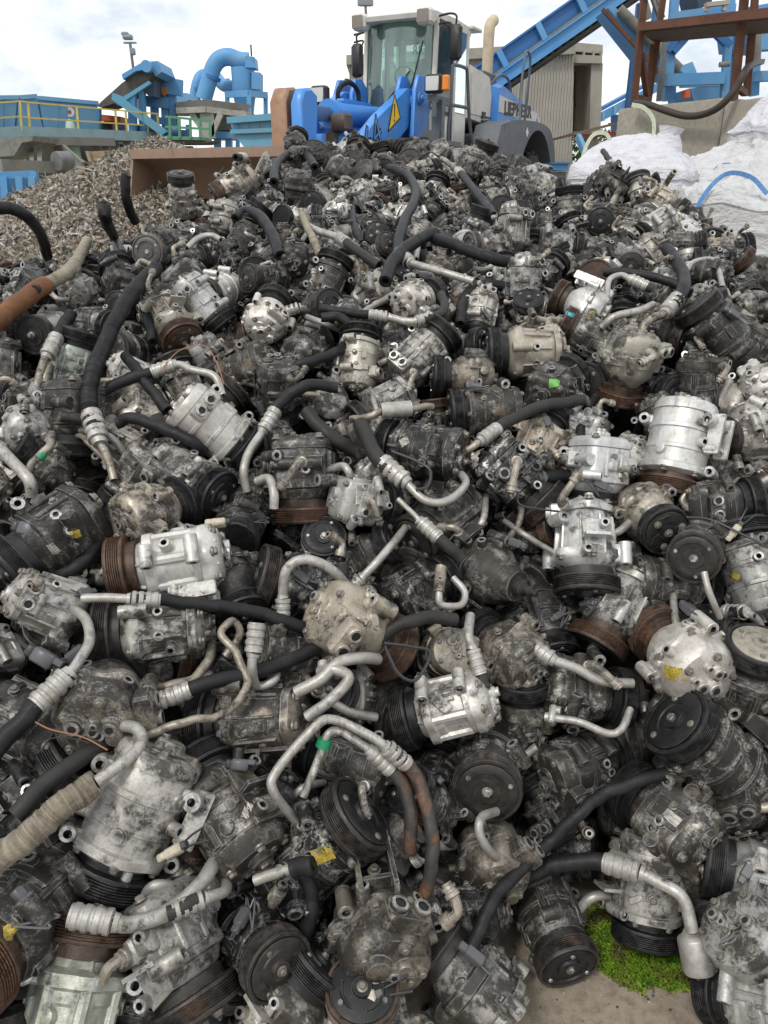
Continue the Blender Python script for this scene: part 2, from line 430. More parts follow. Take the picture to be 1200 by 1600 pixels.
def pulley_mesh(Rp, style, rnd, seg):
    g = MB(); z = 0.0
    prof = [(.028, 0), (Rp * .80, 0), (Rp * .985, .002), (Rp, .004)]; ms = [0, 0, 0]
    n = 6; w = .0205 / n; zz = .006
    prof.append((Rp, zz)); ms.append(0)
    for i in range(n):
        prof += [(Rp - .0034, zz + w * .42), (Rp - .0034, zz + w * .58), (Rp, zz + w), (Rp, zz + w * 1.0 + .0002)]; ms += [1, 1, 1, 1]; zz += w
    prof += [(Rp, zz + .003), (Rp * .975, zz + .0055), (Rp * .90, zz + .0055), (Rp * .875, zz + .002), (Rp * .50, zz + .002), (.026, zz + .002)]; ms += [0, 0, 0, 0, 0, 0]
    g.lathe(prof, seg, 0, None, mats=ms)
    # wider magnet-coil ring behind the grooved rim
    g.lathe([(Rp * .72, -.016), (Rp * .80, -.014), (Rp * .80, .001)], seg, 0, None, cap0=False, cap1=False)
    g.lathe([(Rp * .72, -.016), (.03, -.016)], seg, 0, None, cap0=False, cap1=False)
    return g, zz + .002
def clutch_mesh(Rp, style, rnd, z, seg):
    g = MB(); r = Rp * .84
    if style == 0:      # flat plate, three rivets, hub nut
        g.lathe([(r, z), (r, z + .004), (r * .96, z + .0052), (r * .60, z + .0052), (r * .57, z + .0035), (r * .34, z + .0035), (r * .31, z + .008), (r * .12, z + .008), (r * .11, z + .005)], seg)
        for i in range(3):
            a = 2 * PI * i / 3 + .4
            g.lathe([(.006, 0), (.006, .002), (.004, .0035)], 10, 3, at((r * .78 * math.cos(a), r * .78 * math.sin(a), z + .005)), cap0=False)
        g.bolt(at((0, 0, z + .005)), .0075, .007, 3)
    elif style == 1:    # three-arm spring cover over a disc
        g.lathe([(r, z), (r, z + .004), (r * .95, z + .005), (r * .25, z + .005)], seg)
        for i in range(3):
            a = 2 * PI * i / 3; m = Matrix.Rotation(a, 4, 'Z')
            g.prism([(-.012, 0), (.012, 0), (.020, r * .62), (.012, r * .86), (-.012, r * .86), (-.020, r * .62)], z + .0045, z + .0085, 0, m, .001)
            g.bolt(at((0, 0, 0), (0, 0, 1)) @ m @ Matrix.Translation((0, r * .70, z + .0085)), .006, .004, 3)
        g.lathe([(.020, z + .006), (.020, z + .011), (.011, z + .012)], 20); g.bolt(at((0, 0, z + .011)), .007, .006, 3)
    elif style == 2:    # dished plate with concentric rings
        g.lathe([(r, z), (r, z + .003), (r * .9, z + .006), (r * .74, z + .006), (r * .72, z + .003), (r * .46, z + .002), (r * .43, z + .006), (r * .2, z + .006), (r * .18, z + .003)], seg)
        g.bolt(at((0, 0, z + .002)), .008, .007, 4)
        for i in range(3):
            a = 2 * PI * i / 3; g.lathe([(.0045, 0), (.004, .002)], 8, 4, at((r * .82 * math.cos(a), r * .82 * math.sin(a), z + .006)), cap0=False)
    elif style == 3:    # plate with raised curved springs
        g.lathe([(r, z), (r, z + .004), (r * .95, z + .0055), (r * .08, z + .0055)], seg)
        for i in range(3):
            pts = []
            for k in range(9):
                a = 2 * PI * i / 3 + k / 8 * 1.5; pts.append((r * .66 * math.cos(a), r * .66 * math.sin(a), z + .006))
            g.tube(pts, .0032, 6)
        g.lathe([(r * .34, z + .005), (r * .30, z + .010), (r * .12, z + .010)], 24); g.bolt(at((0, 0, z + .009)), .006, .006, 3)
        for i in range(3):
            a = 2 * PI * i / 3 + .9; g.lathe([(.005, 0), (.004, .003)], 8, 3, at((r * .8 * math.cos(a), r * .8 * math.sin(a), z + .0055)), cap0=False)
    else:               # plate lost: bearing, splined shaft
        g.lathe([(r * .62, z - .002), (r * .62, z + .004), (r * .52, z + .004), (r * .50, z + .001), (r * .30, z + .001)], seg)
        g.lathe([(.012, z), (.011, z + .014), (.007, z + .016), (.007, z + .026), (.005, z + .027)], 16, 3)
        g.lathe([(r * .9, z - .001), (r * .9, z + .001), (r * .66, z + .001)], seg, 2, cap1=False)
    return g

def template(kind, seed, q=1.0):
    """returns [(part, mesh builder, material set, index of parent part or None)]"""
    rnd = random.Random(seed * 7 + ord(kind[0])); S = lambda n: max(8, int(n * q)); D = q < .7
    H = MB(); Rh = MB(); lugs = []; extra = []
    nose = .055; Rp = rnd.choice((.058, .061, .064)); pz = .058; style = rnd.choice((0, 0, 1, 2, 3, 3, 4))
    if kind == 'A':     # two-piece barrel with through-bolt ridges
        Rb = .055
        H.lathe([(Rb * .94, -.062), (Rb, -.058), (Rb, -.026), (Rb * 1.07, -.022, .02), (Rb * 1.07, -.012, .02), (Rb * .985, -.008), (Rb * .985, .004), (Rb * 1.05, .008, .02), (Rb * 1.05, .017, .02), (Rb, .021), (Rb, .034), (Rb * .92, .043), (.034, .050), (.030, .066)], S(40), lobes=5)
        for i in range(5):
            a = 2 * PI * i / 5 + .3; c = Vector((math.cos(a), math.sin(a), 0))
            H.cyl(c * (Rb * .97) + Vector((0, 0, -.056)), c * (Rb * .97) + Vector((0, 0, .036)), .0085, 8)
        Rh.lathe([(Rb * .55, -.095), (Rb * .86, -.090), (Rb * .97, -.080), (Rb * 1.03, -.066, .03), (Rb * 1.03, -.0615, .03)], S(40), lobes=5)
        if not D: bolt_ring(Rh, 5, Rb * .80, -.088, -1); face_clutter(Rh, rnd, Rb * .8, -.094, 6)
        ears = [(.2, Rb + .010, .022, 0), (.2 + PI, Rb + .010, .022, 0), (1.2 + PI, Rb + .010, -.045, 0), (.2, Rb + .01, -.045, 0)]
        man = -.075
    elif kind == 'B':   # long smooth barrel, raised bands
        Rb = .058
        H.lathe([(Rb * .98, -.074), (Rb, -.070), (Rb, -.045), (Rb * 1.055, -.043), (Rb * 1.055, -.036), (Rb, -.034), (Rb, -.004), (Rb * 1.03, -.002), (Rb * 1.03, .004), (Rb, .006), (Rb * .99, .030), (Rb * 1.08, .033, .03), (Rb * 1.08, .044, .03), (Rb * .92, .049), (.036, .054), (.03, .066)], S(44), lobes=6)
        Rh.lathe([(Rb * .80, -.097), (Rb * .95, -.094), (Rb * 1.02, -.086), (Rb * 1.04, -.0735)], S(44))
        if not D: bolt_ring(Rh, 6, Rb * .82, -.096, -1, .0055); face_clutter(Rh, rnd, Rb * .75, -.097, 5)
        if not D: bolt_ring(H, 6, Rb * 1.0, .045, 1, .0055)
        ears = [(.5, Rb + .012, .036, 0), (.5 + PI, Rb + .012, .036, 0), (.5, Rb + .012, -.055, 0), (.9 + PI, Rb + .012, -.055, 0)]
        man = -.055
    elif kind == 'C':   # tapered, broad crown flange at the front
        Rb = .050
        H.lathe([(Rb * .90, -.070), (Rb * .98, -.065), (Rb, -.030), (Rb * 1.05, -.010), (Rb * 1.12, .004), (Rb * 1.28, .010, .07), (Rb * 1.30, .024, .07), (Rb * 1.20, .030, .04), (Rb * .95, .042), (.036, .050), (.03, .066)], S(48), lobes=6)
        for i in range(9):
            a = 2 * PI * i / 9; c = Vector((math.cos(a), math.sin(a), 0))
            H.bar(c * Rb * 1.0 + Vector((0, 0, -.060)), c * Rb * 1.12 + Vector((0, 0, .012)), .0055, .012, 0, tuple(c), .002)
        Rh.lathe([(Rb * .45, -.098), (Rb * .85, -.092), (Rb * 1.08, -.082, .05), (Rb * 1.08, -.069, .05)], S(40), lobes=6)
        if not D: bolt_ring(H, 6, Rb * 1.24, .024, 1, .0065); bolt_ring(Rh, 6, Rb * .92, -.089, -1); face_clutter(Rh, rnd, Rb * .7, -.096, 5)
        ears = [(0, Rb + .026, .016, 1), (PI, Rb + .026, .016, 1), (2.2, Rb + .012, -.052, 0)]
        man = -.070
    elif kind == 'D':   # fluted barrel, seven-lobed flanges
        Rb = .051
        H.lathe([(Rb * 1.08, -.060, .03), (Rb * 1.08, -.050, .03), (Rb * .96, -.046, .02), (Rb * .96, -.006, .02), (Rb * 1.02, -.002), (Rb * 1.02, .010), (Rb * 1.14, .014, .05), (Rb * 1.14, .028, .05), (Rb * .9, .034), (.040, .048), (.031, .052), (.031, .064)], S(56), lobes=7)
        for i in range(7):
            a = 2 * PI * i / 7; c = Vector((math.cos(a), math.sin(a), 0))
            H.cyl(c * Rb * .98 + Vector((0, 0, -.050)), c * Rb * 1.0 + Vector((0, 0, .016)), .0085, 8)
            if i % 2 == 0: H.bar(c * Rb * .86 + Vector((0, 0, .030)), c * .034 + Vector((0, 0, .050)), .006, .014, 0, tuple(c), .002)
        Rh.lathe([(Rb * .62, -.094), (Rb * .80, -.091), (Rb * .98, -.083, .05), (Rb * 1.12, -.074, .05), (Rb * 1.12, -.0605, .05)], S(56), lobes=7)
        if not D:
            bolt_ring(Rh, 7, Rb * .95, -.082, -1, .0065); face_clutter(Rh, rnd, Rb * .66, -.093, 5)
            for i in range(7):
                a = 2 * PI * (i + .5) / 7; c = Vector((math.cos(a), math.sin(a), 0))
                Rh.bar(c * Rb * .25 + Vector((0, 0, -.094)), c * Rb * .9 + Vector((0, 0, -.085)), .005, .007, 0, (0, 0, -1), .0015)
        ears = [(.1, Rb + .018, .020, 0), (.1, Rb + .018, -.052, 0), (PI - .1, Rb + .018, .020, 0), (PI - .1, Rb + .018, -.052, 0)]
        man = -.078
    elif kind == 'E':   # scroll: short and broad, six-lobed bolted rear shell
        Rb = .066
        H.lathe([(Rb * .98, -.028, .05), (Rb * .98, -.014, .05), (Rb * .93, -.010, .02), (Rb * .92, .006, .02), (Rb * .80, .020), (Rb * .62, .032), (.036, .046), (.031, .064)], S(48), lobes=6)
        Rh.lathe([(Rb * .48, -.088, .0), (Rb * .80, -.083), (Rb * .90, -.074, .02), (Rb * .95, -.060, .03), (Rb * .96, -.040, .05), (Rb * 1.06, -.036, .09), (Rb * 1.06, -.0275, .09)], S(48), lobes=6)
        if not D:
            bolt_ring(Rh, 6, Rb * 1.0, -.036, -1, .0075, 0); face_clutter(Rh, rnd, Rb * .72, -.086, 10); bolt_ring(Rh, 5, Rb * .68, -.085, -1, .0055, .4)
        ears = [(.5, Rb + .010, -.020, 1), (.5 + 2.1, Rb + .010, -.020, 1), (.5 + 4.2, Rb + .010, -.020, 1)]
        man = -.060; pz = .054
    elif kind == 'F':   # block-shaped housing
        Rb = .054
        H.lathe([(Rb * .97, -.060, 0, .9), (Rb, -.056, 0, .9), (Rb, .002, 0, .9), (Rb * 1.05, .005, 0, .8), (Rb * 1.05, .016, 0, .8), (Rb * .95, .020, 0, .6), (Rb * .9, .034, 0, .3), (.038, .044), (.031, .062)], S(48))
        Rh.lathe([(Rb * .80, -.084, 0, .8), (Rb * .92, -.081, 0, .85), (Rb * 1.03, -.072, 0, .9), (Rb * 1.03, -.0605, 0, .9)], S(48))
        for sg in (-1, 1):
            for k in (-.018, .018):
                H.bar((sg * (Rb + .001), k, -.055), (sg * (Rb + .001), k, .004), .008, .012, 0, (sg, 0, 0), .002)
            H.cyl((-.050, sg * (Rb * .98), -.030), (.050, sg * (Rb * .98), -.030), .013, 10)
        if not D:
            for sx in (-1, 1):
                for sy in (-1, 1): Rh.bolt(at((sx * Rb * .78, sy * Rb * .78, -.081), (0, 0, -1)), .0065, .006, 3)
            face_clutter(Rh, rnd, Rb * .8, -.083, 6)
        ears = [(.75, Rb * 1.38, .004, 0), (.75 + PI, Rb * 1.38, .004, 0), (.75 + PI / 2, Rb * 1.38, -.046, 0)]
        man = -.030; pz = .054
    else:               # 'G' ribbed casting with a long-armed bracket
        Rb = .050
        H.lathe([(Rb * .95, -.050), (Rb, -.046), (Rb, -.010), (Rb * 1.15, -.006, .03), (Rb * 1.15, .010, .03), (Rb, .014), (Rb * .94, .030), (.038, .046), (.031, .064)], S(40), lobes=8)
        Rh.lathe([(Rb * .62, -.074), (Rb * .85, -.070), (Rb * 1.05, -.062), (Rb * 1.05, -.0505)], S(40))
        br = MB()
        for (a, L) in ((.45, .088), (PI - .45, .088), (PI + 1.1, .080), (2 * PI - 1.1, .080)):
            c = Vector((math.cos(a), math.sin(a), 0)); t = Vector((-c.y, c.x, 0)); zz = -.052
            m = Matrix((c, t, Vector((0, 0, 1)))).transposed().to_4x4(); m.translation = (0, 0, zz)
            br.prism([(.020, -.020), (L, -.009), (L, .009), (.020, .020)], -.008, .008, 0, m, .002)
            br.prism([(.030, -.0035), (L - .004, -.0035), (L - .004, .0035), (.030, .0035)], .006, .018, 0, m, .0015)
            br.boss(at(c * (L + .004) + Vector((0, 0, zz)), (0, 0, 1)), .0125, .0062, .030)
        br.lathe([(.034, -.064), (.046, -.060), (.046, -.044)], 24)
        extra.append(('bracket', br, 'alu', None))
        if not D: bolt_ring(Rh, 4, Rb * .7, -.072, -1)
        ears = []; man = -.020; Rb = .050
    if kind != 'G' or True:
        zr = {'A': (-.058, .03), 'B': (-.07, .03), 'C': (-.062, .0), 'D': (-.045, .01), 'E': (-.07, .0), 'F': (-.055, .0), 'G': (-.045, .03)}[kind]
        if not D: side_clutter(H, rnd, Rb * (.99 if kind != 'F' else 1.0), zr[0], zr[1], 10)
    for (a, r0, z, dz) in ears:
        L = MB(); arc_boss(L, a, r0, z, dz, rnd.uniform(.0105, .013), rnd.uniform(.034, .052)); lugs.append(L)
    parts = [('housing', H, 'alu', None), ('rear_head', Rh, 'alu', None)]
    for L in lugs: parts.append(('mounting_lug', L, 'alu', None))
    parts += extra
    mb = MB(); manifold(mb, rnd, Rb * (1.0 if kind != 'F' else 1.03), man, rnd.choice((PI / 2, PI / 2 + .5, PI * .9))); parts.append(('port_block', mb, 'alu', None))
    if not D and rnd.random() < .6:     # coil plug with a short lead
        p = MB(); a = rnd.uniform(0, 2 * PI); c = Vector((math.cos(a), math.sin(a), 0)); m = at(c * (Rb + .008) + Vector((0, 0, .022)), c, rnd.uniform(0, 3))
        p.box((0, 0, .004), (.030, .016, .016), 0, m, .002); p.box((.020, 0, .004), (.014, .012, .012), 0, m, .002)
        for k in (-.004, .004): p.tube(spline([m @ Vector((-.015, k, .004)), m @ Vector((-.030, k * 2, .010)), c * (Rb + .004) + Vector((0, 0, .048))], 5), .0017, 5)
        parts.append(('coil_plug', p, 'plas', None))
    if not D and rnd.random() < .55:    # short bent pipe left on the port block
        a = rnd.choice((PI / 2, PI / 2 + .5)); c = Vector((math.cos(a), math.sin(a), 0)); t = Vector((-c.y, c.x, 0)); b0 = c * (Rb + .020) + Vector((0, 0, man)) + t * rnd.choice((-.016, .016))
        sd = rnd.choice((-1, 1)); P_ = MB(); zz = Vector((0, 0, rnd.choice((-1, 1)) * 1.0)); L = rnd.uniform(.03, .075); qv = (t * sd * rnd.uniform(.3, 1) + zz * rnd.uniform(.2, 1)).normalized()
        path = spline([b0, b0 + c * .022, b0 + c * .030 + qv * .012, b0 + c * .032 + qv * L], 5)
        P_.tube(path, .0072, 9, 0, True, darkmat=2); P_.lathe([(.0105, 0), (.0105, .012), (.008, .013)], 12, 0, at(b0, c), cap0=False)
        e0, e1 = path[-2], path[-1]; P_.lathe([(.0072, -.016), (.0105, -.014), (.0105, -.009), (.0085, -.008), (.0085, -.005), (.0105, -.004), (.0105, .0)], 12, 0, at(e1 - (e1 - e0).normalized() * .004, e1 - e0), False, False)
        parts.append(('pipe_stub', P_, 'pipe', None))
    if not D and kind != 'G' and rnd.random() < .45:    # cast or pressed bracket still bolted on
        B_ = MB(); a = rnd.uniform(0, 6.28); c = Vector((math.cos(a), math.sin(a), 0)); t = Vector((-c.y, c.x, 0)); zb = rnd.uniform(-.05, .02)
        m = Matrix((t, Vector((0, 0, 1)), c)).transposed().to_4x4(); m.translation = c * (Rb + .006) + Vector((0, 0, zb)); wB, hB = rnd.uniform(.022, .034), rnd.uniform(.035, .055)
        if rnd.random() < .5:
            B_.prism([(-wB, -hB), (wB, -hB), (wB * .6, hB), (-wB * .9, hB * .8)], -.003, .003, 0, m, .001)
            B_.prism([(-wB, -.003), (wB, -.003), (wB, .003), (-wB, .003)], .0, rnd.uniform(.02, .035), 0, m, .001)
        else:
            for k in (-1, 1): B_.box((k * wB * .8, 0, .012), (.007, hB * 2, .026), 0, m, .002)
            B_.box((0, hB * .6, .010), (wB * 1.6, .007, .018), 0, m, .002); B_.box((0, -hB * .5, .010), (wB * 1.6, .007, .018), 0, m, .002)
        for k in (-1, 1): B_.boss(m @ Matrix.Translation((k * wB * .7, k * hB * .7, .008)), .0095, .005, .024, 12)
        B_.bolt(m @ Matrix.Translation((0, 0, .003)), .0065, .006, 3)
        parts.append(('bracket', B_, 'alu', None))
    g, zf = pulley_mesh(Rp, style, rnd, S(44)); T = Matrix.Translation((0, 0, pz)); ip = len(parts)
    g.v = [tuple(T @ Vector(v)) for v in g.v]; parts.append(('pulley', g, 'iron', None))
    c = clutch_mesh(Rp, style, rnd, zf + pz, S(36)); parts.append(('clutch_plate', c, 'iron', ip))
    return parts
MATSETS = {'alu': AM, 'iron': IM, 'plas': [PLAS], 'pipe': [PIPEO, FACE, BORE]}
_tpl = {}
def get_template(kind, var):
    k = (kind, var)
    if k not in _tpl:
        _tpl[k] = [(n, b.mesh(n, MATSETS[t]), t, pi) for (n, b, t, pi) in template(kind, var)]
    return _tpl[k]

# tones: colour, grime
TONE = {'silver': (.66, .655, .64, .12), 'light': (.53, .525, .505, .24), 'grey': (.37, .36, .34, .34), 'brown': (.25, .215, .172, .42),
        'dark': (.090, .085, .077, .46), 'black': (.013, .013, .014, .20), 'warm': (.47, .435, .37, .26), 'green': (.43, .46, .40, .25)}
RUST = {'k': (.022, .022, .023, .10), 'b': (.050, .044, .040, .30), 'r': (.07, .045, .032, .62), 'g': (.15, .14, .13, .2), 'p': (.42, .38, .31, .0), 'm': (.028, .027, .027, .24)}
def place_compressor(kind, var, loc, axis, roll, scale, tone, rust, plate=None, drop=(), jit=0.0, rnd=random):
    M3 = frame(axis, roll)
    M = M3.to_4x4() @ Matrix.Diagonal((scale, scale, scale, 1)); M.translation = loc
    e = empty('compressor', loc, M); col = TONE[tone]
    k = 1 + rnd.uniform(-jit, jit); warm = 1 + rnd.uniform(-.04, .05)
    col = (col[0] * k * warm, col[1] * k, col[2] * k / warm, max(0, col[3] + rnd.uniform(-.12, .12)))
    obs = []; q = rnd.uniform(.75, 1.3)
    for (n, me, t, pi) in get_template(kind, var):
        o = None
        if n not in drop:
            o = bpy.data.objects.new(n, me); COL.objects.link(o)
            o.parent = e if pi is None or obs[pi] is None else obs[pi]
            if t == 'alu': o.color = col if n != 'rear_head' or rnd.random() < .7 else tuple(min(1, c * q) for c in col[:3]) + (col[3],)
            elif n == 'clutch_plate': o.color = RUST[plate or ('k' if rust == 'k' else rnd.choice('kmbm'))]
            else: o.color = RUST[rust]
        obs.append(o)
    return e

# ------------------------------------------------------------------ shape of the pile
PROF = [(.3, -.5), (.6, -.12), (.85, .06), (1.0, .20), (1.18, .36), (1.51, .60), (1.70, .71), (2.29, 1.04), (2.95, 1.22), (4.0, 1.44), (4.6, 1.58), (9, 2.0)]
CREST = [(-4, .1), (-2.6, .60), (-2.0, .86), (-1.6, .98), (-1.2, 1.08), (-.9, 1.12), (-.6, 1.37), (-.42, 1.52), (-.1, 1.575), (.15, 1.575), (.35, 1.54), (.62, 1.46), (.85, 1.31), (1.08, 1.40), (1.22, 1.18), (1.40, .88), (1.6, .73), (2.0, .62), (2.6, .5), (4, .1)]
SHIFT = [(-2, .30), (-.6, .24), (-.25, .06), (0, 0.0), (.15, -.10), (.28, -.30), (.45, -.30), (.60, -.16), (.8, -.05), (2, 0)]
def lerp_tab(T, x):
    if x <= T[0][0]: return T[0][1]
    for (a, b), (c, d) in zip(T, T[1:]):
        if x <= c: return b + (d - b) * (x - a) / (c - a)
    return T[-1][1]
def pile_h(x, y):
    w = max(0.0, min(1.0, (2.0 - y) / .9))
    p = lerp_tab(PROF, y + lerp_tab(SHIFT, x) * w)
    c = lerp_tab(CREST, x)
    yc = 2.35 + 1.35 * c
    if y > yc: c -= (y - yc) * .55
    k = .06
    h = max(k - abs(p - c), 0) / k
    return min(p, c) - h * h * k * .25
def hit(px, py, off=0.0):
    "where the sight line through a photo pixel meets the pile raised by off"
    d = ray(px, py).normalized(); best = None; t = .6
    while t < 7:
        p = EYE + d * t
        g = p.z - max(pile_h(p.x, p.y) + off, .055 if off < .08 else .09)
        if g <= 0:
            a, b = t - .02, t
            for _ in range(12):
                m = (a + b) / 2; p = EYE + d * m
                if p.z - max(pile_h(p.x, p.y) + off, .055 if off < .08 else .09) > 0: a = m
                else: b = m
            return EYE + d * b
        if best is None or g < best[0]: best = (g, p.copy())
        t += .02
    return best[1]
